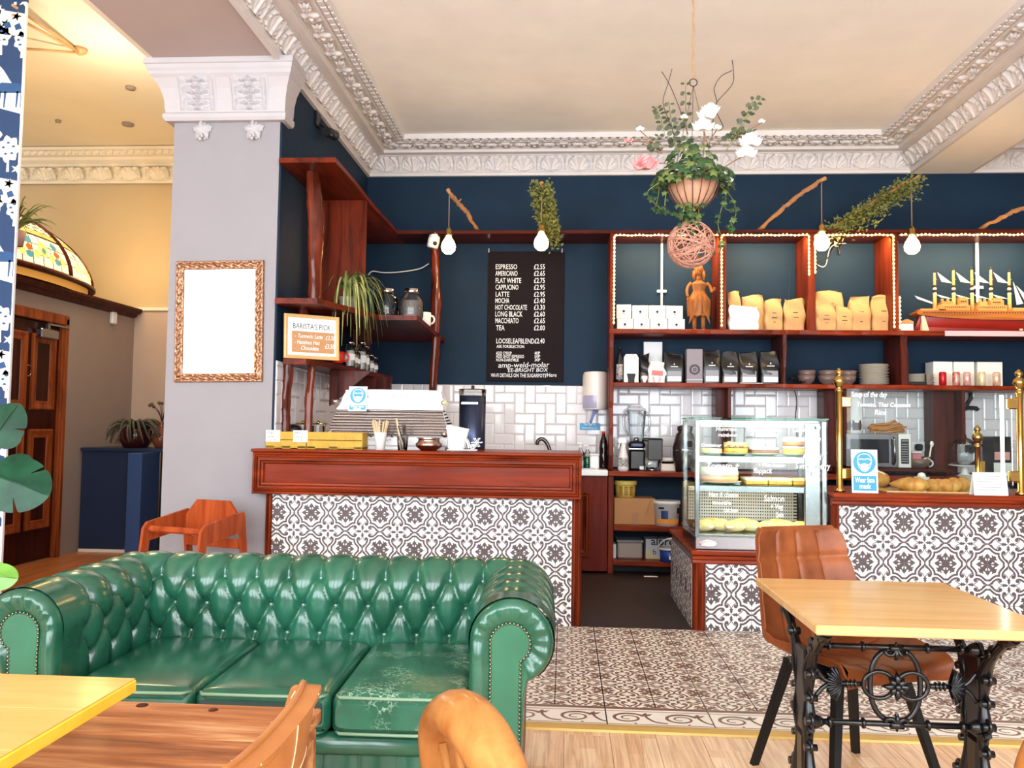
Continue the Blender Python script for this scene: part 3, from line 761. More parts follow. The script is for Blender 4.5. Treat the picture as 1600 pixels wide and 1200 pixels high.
def build_sofa():
    t = thing('chesterfield_sofa', 'worn green leather button-tufted sofa with rolled arms in front of the tiled counter', 'sofa', (-0.95, 2.585, 0), math.radians(1.6))
    D = .85; W = .13
    def tuft(s, t_, w_, h, tb, tt, edge):
        """puff height: t_ height along the profile; buttons on rows tb, tb+h .. tt"""
        p = s/w_; q = (t_-tb)/(2*h); a, b = p+q, p-q
        nrow = round((tt-tb)/h)
        if t_ > tt:
            off = .5*(nrow % 2); c = abs(math.sin(PI*(p-off))); pf = c**.32; f = 1-min(1, (t_-tt)/.30)*.75; pf = 1-(1-pf)*f
        elif t_ < tb: pf = abs(math.sin(PI*p))**.32
        else: pf = (abs(math.sin(PI*a))*abs(math.sin(PI*b)))**.28
        k = max(0, min(nrow, round((t_-tb)/h))); off = .5*(k % 2)
        ds = (s/w_-off); ds = (ds-round(ds))*w_; dt = t_-(tb+k*h)
        return .038*pf-.022*math.exp(-(ds*ds+dt*dt)/(.018**2))
    # profile: n = outward across the roll (for the back: +y), z up; returns point and normal
    def prof(t_, c0, cz, r, zb):
        L1 = cz-zb
        if t_ < L1: return (c0-r+.02*(1-t_/L1), zb+t_, -1.0, 0.05)
        a = PI-(t_-L1)/r; return (c0+r*math.cos(a), cz+r*math.sin(a), math.cos(a), math.sin(a))
    LT = .22+.105*math.radians(235)
    bk = MB(); cz, r, zb = .625, .105, .405; yc = D-.09
    def fb(u, v):
        s = -.87+1.74*u; t_ = LT*v; kk = 1 if abs(s) < .77 else math.sqrt(max(.02, 1-((abs(s)-.77)/.101)**2)); n, z, nn, nz = prof(t_, yc, cz, r, zb)
        n = yc+(n-yc)*kk; z = cz+(z-cz)*kk if z > cz else z; h = tuft(s, t_, W, .112, .062, .286, 0)
        return (s, n+nn*h, z+nz*h)
    bk.grid(fb, 350, 60); part(t, 'backrest', bk, M['green'])
    btn = MB().ball((0, 0, 0), .0095, 10, 6, sc3=(1, .6, 1)).mesh('button', mat('button_leather', (96, 130, 112), .15, .4))
    for k in range(3):
        t_ = .062+k*.112; off = .5*(k % 2)
        for i in range(-6, 7):
            s = (i+off)*W
            if abs(s) > .70: continue
            n, z, nn, nz = prof(t_, yc, cz, r, zb); link('button', btn, t, Matrix.Translation((s, n+nn*-.007, z+nz*-.007)))
    for sd in (-1, 1):
        am = MB(); xc = .79
        def fa(u, v):
            s = .012+.723*u; t_ = LT*v; n, z, nn, nz = prof(t_, xc, .625, .105, .40)
            h = tuft(s-.075, t_, W*1.15, .098, .09, .286, 0)
            e = max(0, min(1, (s-.11)/.08)); e = e*e*(3-2*e); h = h*e+.032*(1-e)
            return (sd*(n+nn*h), s, z+nz*h)
        am.grid(fa, 130, 60)
        # outer side panel
        am.box(sd*.775, sd*.81, .02, D-.03, .07, .56, .01)
        ao = part(t, 'armrest', am, M['green'])
        for k in range(3):
            t_ = .09+k*.098; off = .5*(k % 2)
            for i in range(0, 5):
                s = .075+(i+off)*W*1.15
                if s > .64 or s < .17: continue
                n, z, nn, nz = prof(t_, xc, .625, .105, .40); link('button', btn, ao, Matrix.Translation((sd*(n-nn*.007), s, z-nz*.007)) @ Matrix.Rotation(PI/2, 4, 'Z'))
        # gathered front of the scroll
        nl, na, nr = 10, 44, 10
        inn = [(.725, .07+(.55)*i/nl) for i in range(nl)]; out = [(.657, .07+.55*i/nl) for i in range(nl)]
        for i in range(na+1):
            a = PI-(PI+1.0)*i/na
            inn.append((.786+.063*math.cos(a), .622+.063*math.sin(a)))
            a2 = PI-(PI+1.15)*i/na; out.append((.79+.133*math.cos(a2), .625+.133*math.sin(a2)))
        for i in range(1, nr+1):
            f = i/nr; inn.append((.818, .565-.495*f)); out.append((.834-.012*f, .50-.43*f))
        n_ = len(inn); fr = MB()
        def ff(u, v):
            i = round(u*(n_-1)); a = inn[i]; b = out[i]; k = v
            bul = math.sin(PI*min(1, k*1.0)*.5)
            amp = (.0045*math.cos(i*1.75)+.003*math.cos(i*.9+1))*math.sin(PI*min(1, k*1.2)) if nl-2 < i < nl+na+2 else 0
            y = -.006-.020*math.sin(PI*k**.8)+.055*max(0, k-.55)**1.2+amp
            return (sd*(a[0]+(b[0]-a[0])*bul**.9), y, a[1]+(b[1]-a[1])*bul**.9)
        fr.grid(ff, n_, 10); part(t, 'scroll_gather', fr, M['green'])
        fp = MB(); ring = inn
        fp.add([(sd*x, -.010, z) for x, z in ring]+[(sd*x, .02, z) for x, z in ring], [list(range(n_))]+[[i, i+1, n_+i+1, n_+i] for i in range(n_-1)])
        po = part(t, 'scroll_panel', fp, mat('green_leather_smooth', (42, 102, 74), .3, vs=5, c2=(34, 90, 64), bump=.03, bs=120))
        nm = MB(); dist = 0; last = None; step = .0125
        for i in range(n_-1):
            a = Vector((inn[i][0], 0, inn[i][1])); b = Vector((inn[i+1][0], 0, inn[i+1][1])); L = (b-a).length; q = 0
            while dist+q < L:
                pnt = a+(b-a)*((dist+q)/L); nm.ball((sd*pnt.x, -.012, pnt.z), .0048, 6, 4, sc3=(1, .6, 1)); q += step
            dist = dist+q-L
        part(po, 'nailhead_trim', nm, mat('antique_nailhead', (128, 112, 92), .3, 1.0), kind='stuff')
    # seat cushions with piping
    for i in range(3):
        cu = MB(); x0 = -.66+.44*i+.003; x1 = x0+.434; y0, y1 = -.005, .66; z0, z1 = .315, .452
        def fc(u, v):
            # closed cushion: u around x-z-like ring, v front to back
            th = 2*PI*u; c, s_ = math.cos(th), math.sin(th)
            ex = abs(c)**.22*math.copysign(1, c); ez = abs(s_)**.32*math.copysign(1, s_)
            yy = 2*v-1; ey = abs(yy); k = (1-max(0, ey-.0)**14)**.25
            xx = (x0+x1)/2+(x1-x0)/2*ex*(.93+.07*k); zz = (z0+z1)/2+(z1-z0)/2*ez*(.55+.45*k)+(.018*math.cos(PI*ex*.5)*math.cos(PI*yy*.5) if s_ > 0 else 0)
            return (xx, (y0+y1)/2+(y1-y0)/2*yy, zz)
        cu.grid(fc, 48, 30, cu=True)
        for e_ in (0, 1): cu.add([fc(k_/48, e_) for k_ in range(48)], [list(range(48))])
        co = part(t, 'seat_cushion', cu, crackle if i == 2 else M['green'])
        for zz in (.443, .332):
            pi = MB(); pi.tube([(x0+.012, y0+.03, zz-.004), (x0+.03, y0-.004, zz), ((x0+x1)/2, y0-.008, zz), (x1-.03, y0-.004, zz), (x1-.012, y0+.03, zz-.004)], .0052, 6)
            part(co, 'piping', pi, mat('pale_piping', (120, 150, 122), .5) if (i == 2 or zz > .4) else M['green'])
        if i == 1:
            part(co, 'zip_band', MB().box(x0+.02, x1-.02, -.0135, -.005, .36, .385, .003).box(x0+.02, x1-.02, -.0115, -.005, .385, .425, .003), mat('dark_green_welt', (24, 50, 46), .35), label='dark zip band')
    # front rail and base
    rl = MB(); rl.tube([(-.66, .045, .285), (0, .04, .285), (.66, .045, .285)], .036, 14)
    part(t, 'front_rail', rl, M['green'])
    fb_ = MB()
    fb_.grid(lambda u, v: (-.67+1.34*u, .05-.016*abs(math.sin(PI*u*11))**.4, .075+.18*v), 180, 8)
    fb_.box(-.70, .70, .06, .80, .075, .30)
    fo = part(t, 'base_front', fb_, M['green'])
    for i in range(1, 11): link('button', btn, fo, Matrix.Translation((-.67+1.34*i/11, .043, .17)))
    part(t, 'rear_panel', MB().box(-.80, .80, D-.06, D-.02, .07, .60, .012), M['green'])
    for sd in (-1, 1): part(t, 'side_board', MB().box(sd*.812, sd*.826, .06, D-.02, .04, .46, .004), M['darkz'], label='dark brown outer side board')
    ft = MB().lathe([(.001, 0), (.03, 0), (.042, .02), (.042, .05), (.03, .075), (.001, .075)], 14).mesh('foot', M['darkz'])
    for x in (-.74, .74):
        for y in (.09, D-.09): link('foot', ft, t, Matrix.Translation((x, y, 0)))
build_sofa()

# ---------------- tiled service counter
BY = 5.46; FY = 5.37
ct = thing('service_counter', 'long red-stained service counter with moulded apron and patterned tile front behind the sofa', 'counter')
am = MB(); X0, X1, A0, A1 = -2.085, .112, .832, 1.112
frame_mould(am, X0, X1, A0, A1, [(0, FY+.10), (0, FY+.012), (.006, FY), (.016, FY+.004), (.018, FY+.012), (.022, FY+.004), (.032, FY-.004), (.036, FY+.012), (.042, FY+.012), (.044, FY), (.054, FY), (.058, FY+.016), (.062, FY+.01), (.074, FY+.012), (.078, FY+.03), (.082, FY+.034)])
am.box(X0+.001, X1-.001, FY+.05, BY-.003, A0+.001, A1-.001)
part(ct, 'apron_moulding', am, M['maho'])
part(ct, 'apron_panel', MB().box(X0+.08, X1-.08, FY+.032, FY+.05, A0+.08, A1-.08), wood('mahogany_panel', (132, 46, 22), (98, 30, 12), 0), label='flat inset panel')
part(ct, 'counter_top', MB().box(X0-.008, X1+.006, FY-.012, BY+.02, A1, A1+.02, .006).box(-1.98, X1+.006, BY+.02, 6.12, A1, A1+.02, .004), M['maho'])
part(ct, 'carcass', MB().box(-1.97, .06, BY+.02, 6.06, 0.0, A1-.002), M['darkz'])
def fluted(x0, x1, z0, z1, y):
    m = MB(); w_ = x1-x0; ys = [y+.03, y, y-.012, y-.012, y, y-.006, y-.014, y-.014, y-.004, y+.03]; n = len(ys)
    poly = [(x0+w_*i/(n-1), ys[i]) for i in range(n)]; return m.prism(poly, z0, z1, axis=2)
part(ct, 'corner_post', fluted(.05, .118, 0, A0, BY), M['mahoz'])
part(ct, 'corner_post', fluted(-2.02, -1.968, 0, A0, BY), M['mahoz'])
p = at(485, 856, BY)
part(ct, 'tile_backing', MB().box(-1.97, .055, BY+.004, BY+.02, 0, A0), M['grout'])
tile_field(ct, WT, .052+1.968, A0, WALLM(-1.968, BY, 0), pu=(p.x+1.968) % TS, pv=p.z % TS)

# ---------------- low tiled plinth under the pastry cabinet
dp = thing('display_plinth', 'low tiled plinth with red wooden frame carrying the glass pastry cabinet', 'plinth')
PX0, PX1, PZ = .84, 1.715, .512
part(dp, 'plinth_top', MB().box(PX0-.012, PX1, BY-.025, 6.6, PZ-.03, PZ, .006), M['maho'])
part(dp, 'top_moulding', MB().prism([(BY-.03, PZ-.032), (BY-.03, PZ-.05), (BY-.018, PZ-.06), (BY-.022, PZ-.075), (BY-.01, PZ-.085), (BY+.02, PZ-.085), (BY+.02, PZ-.03)], PX0-.005, PX1, axis=0), M['maho'])
part(dp, 'corner_post', fluted(PX0, PX0+.085, 0, PZ-.03, BY-.006), M['mahoz'])
part(dp, 'carcass', MB().box(PX0+.012, PX1, BY+.012, 6.58, 0.0, PZ-.03), M['grout'])
p = at(1111, 928, BY)
tile_field(dp, WT, PX1-PX0-.085, PZ-.08, WALLM(PX0+.085, BY, 0), pu=(p.x-PX0-.085) % (TS*1.1), pv=p.z % (TS*1.1), s=1.1)
tile_field(dp, WT, 1.05, PZ-.08, Matrix(((0, 0, -1, PX0), (-1, 0, 0, 6.56), (0, 1, 0, 0), (0, 0, 0, 1))), pu=.1, pv=p.z % TS, s=1.0)

# ---------------- right tiled counter
rc = thing('bakery_counter', 'tall tiled counter with red wooden edge carrying the brass pole screen', 'counter')
RX0, RX1, RZ = 1.722, 4.62, .905
part(rc, 'counter_top', MB().box(RX0, RX1, BY-.06, 6.15, RZ-.03, RZ, .008), M['maho'])
part(rc, 'top_moulding', MB().prism([(BY-.05, RZ-.03), (BY-.05, RZ-.045), (BY-.035, RZ-.055), (BY-.038, RZ-.07), (BY-.01, RZ-.085), (BY+.01, RZ-.085), (BY+.01, RZ-.03)], RX0, RX1, axis=0), M['maho'])
part(rc, 'corner_post', fluted(RX0, RX0+.055, 0, RZ-.03, BY-.004), M['mahoz'])
part(rc, 'carcass', MB().box(RX0, RX1, BY+.006, 6.1, 0.0, RZ-.03), M['darkz'])
p = at(1412.5, 879, BY)
tile_field(rc, WT, RX1-RX0-.055, RZ-.08, WALLM(RX0+.055, BY, 0), pu=(p.x-RX0-.055) % (TS*1.1), pv=p.z % (TS*1.1), s=1.1)

# ---------------- wall shelving of the back wall
SY = 7.52; S1, S2, S3 = 3.13, 2.212, 1.722; SX1 = 4.55
sh = thing('wall_shelving', 'red-brown natural-edged wall shelving with lit compartments above the metro tiles', 'shelving')
def liveboard(x0, x1, z0, z1, y0, y1, seed, ax=0, amp=.006):
    """board with a natural wavy front edge"""
    m = MB(); rnd = random.Random(seed); n = max(4, int((x1-x0)/.06)); ph = [rnd.random()*6 for _ in range(4)]
    def wv(x): return amp*(math.sin(x*9+ph[0])+.6*math.sin(x*23+ph[1])+.4*math.sin(x*47+ph[2]))
    def fn(u, v):
        x = x0+(x1-x0)*u; k = round(v*5); w1 = wv(x)
        pts = [(y1, z0), (y0+w1+.004, z0+.3*w1), (y0+w1, z0+.008), (y0+w1*.8, z1-.006), (y0+w1*.8+.006, z1), (y1, z1)]
        return (x,)+pts[k]
    m.grid(fn, n, 6, smooth=False); m.add([fn(0, k/5) for k in range(6)], [list(range(6))]); m.add([fn(1, k/5) for k in range(6)], [list(range(6))])
    return m
def livepost(x0, x1, y0, y1, z0, z1, seed, amp=.005):
    m = liveboard(z0, z1, -x1, -x0, y0, y1, seed, amp=amp)   # swap x and z
    m.v = [(-v[2], v[1], v[0]) for v in m.v]; return m
part(sh, 'top_board', MB().box(-1.60, SX1, SY, YB-.002, S1-.034, S1, .004), M['dark'])
part(sh, 'shelf_board', liveboard(.40, SX1, S2-.046, S2, SY-.005, YB-.002, 3), M['maho'])
part(sh, 'shelf_board', liveboard(.40, SX1, S3-.042, S3, SY-.005, YB-.002, 5), M['maho'])
part(sh, 'upright', livepost(.398, .44, SY-.002, YB-.012, .93, S1-.034, 8), M['mahoz'])
for i, x in enumerate((1.395, 2.19, 2.925)):
    part(sh, 'upright', MB().box(x, x+.06, SY+.004, YB-.012, S2, S1-.034, .004), M['mahoz'])
for i, (px_, w_) in enumerate(((1226, .035), (1414, .06))):
    x = at(px_, 560, SY).x; part(sh, 'short_post', livepost(x-w_/2, x+w_/2, SY+.004, YB-.012, S3, S2-.046, 20+i, .008), M['darkz'])
for i, (a, b) in enumerate(((1117, 1136), (1286, 1312), (1457, 1493))):
    xa, xb = at(a, 650, 7.75).x, at(b, 650, 7.75).x
    part(sh, 'bracket_board', MB().box(xa, xb, 7.72, YB-.016, .93, S3-.042, .003).box(xb-.03, xb, 7.56, 7.72, 1.2, S3-.042, .004), M['darkz'])
part(sh, 'cable_pipe', MB().tube([(at(1034, 430, 7.93).x, 7.93, S2), (at(1034, 430, 7.93).x, 7.93, S1-.036)], .012, 8).box(at(1034, 430, 7.93).x-.045, at(1034, 430, 7.93).x+.045, 7.92, 7.945, 2.615, 2.64), M['whitemat'])
part(sh, 'cable_pipe', MB().tube([(at(1527, 430, 7.93).x, 7.93, S2), (at(1527, 430, 7.93).x, 7.93, S1-.036)], .016, 8).box(at(1527, 430, 7.93).x-.05, at(1527, 430, 7.93).x+.05, 7.92, 7.945, 2.66, 2.685), M['whitemat'])
part(sh, 'edge_glare_strip', MB().box(at(1475, 512, SY).x, SX1-.02, SY-.022, SY-.011, S2-.05, S2-.004), mat('lilac_edge_glare', (206, 184, 190), .4), label='pale lilac glare strip on the front edge')  # added strip, glare on the shelf edge put into its colour

# ---------------- back worktop with base cabinets
wk = thing('back_worktop', 'red-brown wooden back worktop with open shelves below against the tiled wall', 'worktop')
part(wk, 'worktop_board', MB().box(.392, 4.6, 7.42, YB-.02, .872, .915, .005), M['maho'])
part(wk, 'upright', MB().box(.395, .445, 7.46, YB-.02, .0, .872, .004), M['mahoz'])
part(wk, 'back_board', MB().box(.445, 4.6, YB-.05, YB-.03, .1, .87), M['navy'])
part(wk, 'shelf_board', liveboard(.445, 4.6, .385, .43, 7.42, YB-.05, 11, amp=.003), M['maho'])
part(wk, 'shelf_board', liveboard(.445, 4.6, .075, .115, 7.44, YB-.05, 12, amp=.003), M['maho'])
part(wk, 'plinth_board', MB().box(.395, 4.6, 7.62, 7.66, 0, .075), M['blackmat'])
sk = thing('sink_cabinet', 'red wooden panelled sink cabinet with white worktop left of the open shelves', 'cabinet')
part(sk, 'worktop', MB().box(-1.9, .388, 7.40, YB-.02, .872, .925, .006), M['white'])
part(sk, 'body', MB().box(-1.9, .388, 7.46, YB-.02, .02, .872), wood('mahogany_door', (124, 40, 24), (92, 26, 16), 2))
dm = MB(); frame_mould(dm, -.40, .235, .14, .72, [(0, 7.455), (0, 7.435), (.008, 7.43), (.018, 7.44), (.022, 7.43), (.034, 7.43), (.038, 7.442), (.044, 7.434), (.056, 7.438), (.06, 7.45), (.07, 7.452)])
part(sk, 'door_moulding', dm, M['mahoz'])
bs = MB(); bs.box(-.75, -.12, 7.5, 7.88, .925, .94, .004); part(sk, 'sink_top', bs, M['steel'])
part(sk, 'drainer', MB().box(-.12, .28, 7.5, 7.88, .925, .935, .003).box(-.1, .26, 7.80, 7.83, .935, .955, .004).box(-.1, .26, 7.86, 7.88, .935, .97, .004), M['steel'])

# ---------------- left shelving on the navy wall
ls = thing('corner_shelving', 'red-stained corner shelving with rough log posts on the navy side wall', 'shelving')
def slab(poly, z0, z1, m=None): return MB().prism(poly, z0, z1, axis=2)
XW = XL+.004
part(ls, 'top_board', slab([(XW, 5.44), (-1.59, 5.44), (-1.585, 5.9), (-1.60, 6.6), (-1.59, 7.52), (-1.60, YB-.004), (XW, YB-.004)], S1-.034, S1), M['mahoy'])
part(ls, 'shelf_board', slab([(XW, 5.44), (-1.69, 5.44), (-1.60, 5.75), (-1.49, 6.1), (-1.46, 6.28), (-1.16, 6.28), (-1.155, 6.34), (-1.185, 7.62), (-1.185, YB-.004), (XW, YB-.004)], 2.12, 2.158), M['mahoy'])
part(ls, 'shelf_board', slab([(XW+.02, 5.58), (-1.80, 5.58), (-1.72, 5.85), (-1.69, 6.3), (-1.65, 6.9), (-1.61, 7.55), (XW+.02, 7.6)], 1.715, 1.755), M['mahoy'])
part(ls, 'divider_board', MB().box(XW, -1.60, 6.37, 6.40, 2.158, S1-.034, .002), wood('mahogany_divider', (122, 44, 22), (66, 22, 10), 2))
def rect_by(x0, y0, x1, y1, Y):
    a, b = at(x0, y0, Y), at(x1, y1, Y); return a.x, b.x, b.z, a.z
part(ls, 'divider_board', MB().box(at(552, 520, 6.9).x, at(578, 520, 6.9).x, 6.9, 6.93, 1.755, 2.12), M['darkz'])
a, b, c_ = at(515, 592, 6.2), at(573, 585, 6.2), at(515, 634, 6.2)
part(ls, 'bracket', MB().prism([(a.x, 1.715), (b.x+.03, 1.715), (a.x, c_.z)], 6.2, 6.24, axis=1), M['darkz'])
x0, x1, z0, z1 = rect_by(550, 590, 610, 606, 7.0)
part(ls, 'bracket', MB().box(x0, x1, 7.0, 7.05, z0-.02, 1.715), M['darkz'])
def log(x, y, z0, z1, r, seed, lean=0.0):
    m = MB(); rnd = random.Random(seed); n = 16; ph = [rnd.random()*6 for _ in range(4)]
    def fn(u, v):
        z = z0+(z1-z0)*v; a = 2*PI*u
        rr = r*(1+.09*math.sin(z*7+ph[0])+.05*math.sin(z*19+ph[1])+.07*math.sin(3*a+ph[2]+z*2)+.05*math.sin(5*a+z*9)+.035*math.sin(9*a+z*31+ph[3])+.03*math.sin(z*61+4*a))
        for kz, ka in ((.3, 1.), (.62, 3.), (.85, 5.)):
            dz = (v-kz)*(z1-z0)/(.06); da = math.atan2(math.sin(a-ka-ph[3]), math.cos(a-ka-ph[3])); rr += r*.28*math.exp(-dz*dz-da*da*2)
        return (x+lean*(z-z0)+.012*math.sin(z*4+ph[1])+rr*math.cos(a), y+.01*math.cos(z*3+ph[2])+rr*math.sin(a), z)
    m.grid(fn, 16, 40, cu=True); m.add([fn(k/16, 0) for k in range(16)], [list(range(16))]); m.add([fn(k/16, 1) for k in range(16)], [list(range(16))]); return m
CTZ = A1+.02
p = at(445, 640, 5.62); part(ls, 'log_post', log(p.x, 5.66, CTZ, 1.715, .034, 1, .02), M['log'])
p = at(484, 640, 5.78); part(ls, 'log_post', log(p.x, 5.80, CTZ, 1.715, .028, 2, .0), M['log'])
p = at(492, 430, 5.62); part(ls, 'log_post', log(p.x-.0, 5.66, 2.158, S1-.034, .05, 3, -.055), M['log'])
p = at(473, 478, 5.75); part(ls, 'log_post', log(p.x, 5.75, 1.755, 2.12, .034, 4, .0), M['log'])
p = at(679, 480, 7.5); part(ls, 'log_post', log(p.x-.0, 7.5, 2.158, S1-.034, .042, 5, 0), M['log'])
p = at(679, 560, 7.5); part(ls, 'log_post', log(p.x, 7.5, .93, 2.12, .04, 6, 0), M['log'])

# ---------------- cast iron table
def build_iron_table():
    t = thing('cast_iron_table', 'pale wooden topped cafe table on ornate black cast iron legs beside the tan chair', 'table', (1.056, 2.775, 0))
    hx, hy = .34, .37
    part(t, 'tabletop', MB().box(-hx, hx, -hy, hy, .722, .75, .004), M['beech'])
    for sx in (-1, 1):
        x = sx*.27; m = MB()
        m.box(x-.018, x+.018, -hy+.10, hy-.08, .695, .722, .004)
        for sy in (-1, 1):
            path = bendpath([(x, sy*.24, .70), (x, sy*.17, .66), (x, sy*.075, .57), (x, sy*.05, .48), (x, sy*.055, .40), (x, sy*.045, .32), (x, sy*.07, .2), (x, sy*.14, .09), (x, sy*.22, .015)], 6)
            m.tube(path, [.019+.004*math.sin(i*.55) for i in range(len(path))], 8)
            for (yy, zz, rr) in ((.20, .675, .015), (.115, .62, .014), (.085, .53, .012), (.075, .455, .011), (.08, .385, .013), (.07, .30, .011), (.11, .19, .013), (.20, .05, .016)):
                m.tube([(x-.02, sy*yy, zz), (x+.02, sy*yy, zz)], rr, 10)
                sp = [(x, sy*yy+math.cos(a)*(rr*.9+.012*(1-a/5)), zz+math.sin(a)*(rr*.9+.012*(1-a/5))) for a in [k*.5 for k in range(11)]]
                m.tube(sp, .0065, 6)
        m.tube(bendpath([(x, -.07, .53), (x, 0, .58), (x, .07, .53)]), .012, 6); m.tube(bendpath([(x, -.08, .36), (x, 0, .31), (x, .08, .36)]), .012, 6)
        m.box(x-.013, x+.013, -.05, .05, .33, .60, .006); m.box(x-.016, x+.016, -.035, .035, .04, .33, .01)
        m.box(x-.02, x+.02, -.27, .27, 0, .016, .004)
        part(t, 'leg_frame', m, M['black'])
    # stretcher panel
    st = MB(); y = -.05; zt, zb, zm = .615, .375, .497
    for z in (zt, zb):
        st.tube([(-.25, y, z), (.25, y, z)], .0095, 10)
        for xx in (-.235, -.205, -.10, .10, .205, .235): st.lathe([(.008, -.008), (.017, -.003), (.017, .003), (.008, .008)], 10, (xx, y, z), axis=0)
        for sx in (-1, 1): st.lathe([(.026, -.02), (.022, 0), (.012, .02)] if sx < 0 else [(.012, -.02), (.022, 0), (.026, .02)], 10, (sx*.245, y, z), axis=0)
    rx, rz = .078, .112
    st.tube([(rx*math.copysign(abs(math.cos(a))**.8, math.cos(a)), y, zm+rz*math.copysign(abs(math.sin(a))**.9, math.sin(a))) for a in [k*2*PI/40 for k in range(40)]], .0088, 8, closed=True)
    for sx in (-1, 1):
        st.tube([(sx*(.052+.048*math.cos(a)), y-.004, zm+.042*math.sin(a)) for a in [k*2*PI/28 for k in range(28)]], .0075, 8, closed=True)
        st.tube([(sx*.10, y, zm), (sx*.165, y, zm)], .008, 8)
        for xx in (.125, .138, .151): st.lathe([(.008, -.005), (.015, 0), (.008, .005)], 10, (sx*xx, y, zm), axis=0)
        # shell
        def fs(u, v, sx=sx):
            a = -1.25+2.5*u; r = .008+.052*v; k = 1+.06*math.cos(u*2*PI*7)
            return (sx*(.165+r*k*math.cos(a)*.85), y-.008+.006*math.cos(u*2*PI*7)*v-.008*math.sin(PI*v), zm+r*k*math.sin(a)*.95)
        st.grid(fs, 44, 6); st.grid(lambda u, v: (fs(u, v)[0], y+.010-.0, fs(u, v)[2]), 44, 6)
        st.tube(bendpath([(sx*.20, y, zm), (sx*.225, y, zm+.015), (sx*.25, y, zm+.045)]), .0075, 7); st.tube(bendpath([(sx*.20, y, zm), (sx*.225, y, zm-.015), (sx*.25, y, zm-.045)]), .0075, 7)
    for k in range(8):
        a = k*PI/4; l = .048 if k % 2 == 0 else .036
        st.tube([(0, y-.016, zm), (l*.55*math.cos(a), y-.022, zm+l*.55*math.sin(a)), (l*math.cos(a), y-.012, zm+l*math.sin(a))], [.006, .0115, .001], 6)
    st.ball((0, y-.024, zm), .012, 10, 6)
    for z, s in ((zt, -1), (zb, 1)):
        for k in (-1, 0, 1):
            st.tube(bendpath([(0, y-.012, z), (k*.014, y-.018, z+s*.02), (k*.03, y-.012, z+s*(.03 if k == 0 else .018)), (k*.034, y-.01, z+s*(.036 if k == 0 else .008))], 4), [.007]*13, 6)
        st.tube([(-.02, y-.01, z), (.02, y-.01, z)], .013, 8)
        st.tube([(0, y-.01, z), (0, y-.012, z-s*.02)], [.01, .002], 6)
    part(t, 'stretcher_panel', st, M['black'])
build_iron_table()

# ---------------- tan leather shell chair
def shell_chair(name, label, loc, rz, m, seams=True):
    t = thing(name, label, 'chair', loc, rz)
    pr = bendpath([(.255, .445, .20), (.245, .472, .225), (.10, .468, .245), (-.06, .455, .25), (-.175, .468, .245), (-.225, .53, .235), (-.255, .64, .222), (-.285, .76, .208), (-.305, .865, .195), (-.309, .905, .165)], 12)
    n = len(pr)
    def fn(u, v, off=0.0):
        i = min(n-1, round(v*(n-1))); y, z, hw = pr[i]; q = 2*u-1
        sx = hw*math.sin(q*PI/2*.98)/1.0 if False else hw*q
        a = pr[min(n-1, i+1)]; b = pr[max(0, i-1)]; tx = Vector((a[0]-b[0], a[1]-b[1])).normalized(); nn = Vector((tx.y, -tx.x))
        if nn.y < 0 and z < .5: nn = -nn
        nn = Vector((tx.y*1, -tx.x)) ; nn = Vector((-tx.y, tx.x)) if False else nn
        lift = .062*abs(q)**2.6*(1 if .08 < v < .97 else .5)*(.4+.6*math.sin(PI*min(1, v*1.02)))
        g = 0
        if seams:
            for s in (-.5, 0, .5): g -= .009*math.exp(-abs(q-s)/.03)
            for s in (.18, .34, .66, .80): g -= .013*math.exp(-abs(v-s)/.012)
            g *= min(1, max(0, .985-v)*14)
        nr = Vector((tx.y, -tx.x)); nr = nr if (nr.x > 0 or nr.y > 0) else -nr
        d = off+(lift+g if off >= 0 else lift)
        return (sx, y+nr.x*d, z+nr.y*d)
    mb = MB(); mb.grid(lambda u, v: fn(u, v, .018), 97, n)
    mb.grid(lambda u, v: fn(u, v, -.016), 25, n)
    ring = [(u/24, 0) for u in range(24)]+[(1, v/40) for v in range(40)]+[(1-u/24, 1) for u in range(24)]+[(0, 1-v/40) for v in range(40)]
    mb.grid(lambda u, v: fn(*ring[round(u*len(ring)) % len(ring)], off=(.018 if v > .5 else -.016)), len(ring), 2, cu=True)
    part(t, 'shell', mb, m)
    pi = MB(); pi.tube([fn(*r, off=.012) for r in ring], .0055, 6, closed=True); part(t, 'edge_piping', pi, m)
    if not seams:
        for uu in (.12, .5, .88): part(t, 'stitching', MB().tube([fn(uu, v_/30, -.0165) for v_ in range(15, 31)], .0009, 4).tube([fn(uu, v_/30, .0185) for v_ in range(15, 31)], .0009, 4), M['stitch'])
        for vv in (.70, .84): part(t, 'stitching', MB().tube([fn(u_/16, vv, -.0165) for u_ in range(17)], .0009, 4), M['stitch'])
    cr = MB().box(-.16, .16, -.16, .16, .405, .43, .005); part(t, 'seat_plate', cr, M['blackmat'])
    for sx in (-1, 1):
        for sy in (-1, 1):
            lg = MB(); a = Vector((sx*.14, sy*.14, .42)); b = Vector((sx*.235, sy*.235+.0, 0)); q = .016
            lg.add([a+Vector((dx*q, dy*q, 0)) for dx, dy in ((-1, -1), (1, -1), (1, 1), (-1, 1))]+[b+Vector((dx*q*.8, dy*q*.8, 0)) for dx, dy in ((-1, -1), (1, -1), (1, 1), (-1, 1))],
                   [(0, 1, 2, 3), (4, 5, 6, 7), (0, 1, 5, 4), (1, 2, 6, 5), (2, 3, 7, 6), (3, 0, 4, 7)])
            part(t, 'leg', lg, M['blackmat'])
    return t
# chair faces local +y; turn it toward the camera
shell_chair('tan_chair', 'tan leather chair with quilted seams and black legs pushed under the cast iron table', (1.05, 3.18, 0), PI+math.radians(20), M['tan'])
shell_chair('tan_chair', 'tan leather chair with cream stitching at the front edge by the rustic table', (-.672, 1.07, 0), math.radians(92), M['tanlight'], False)
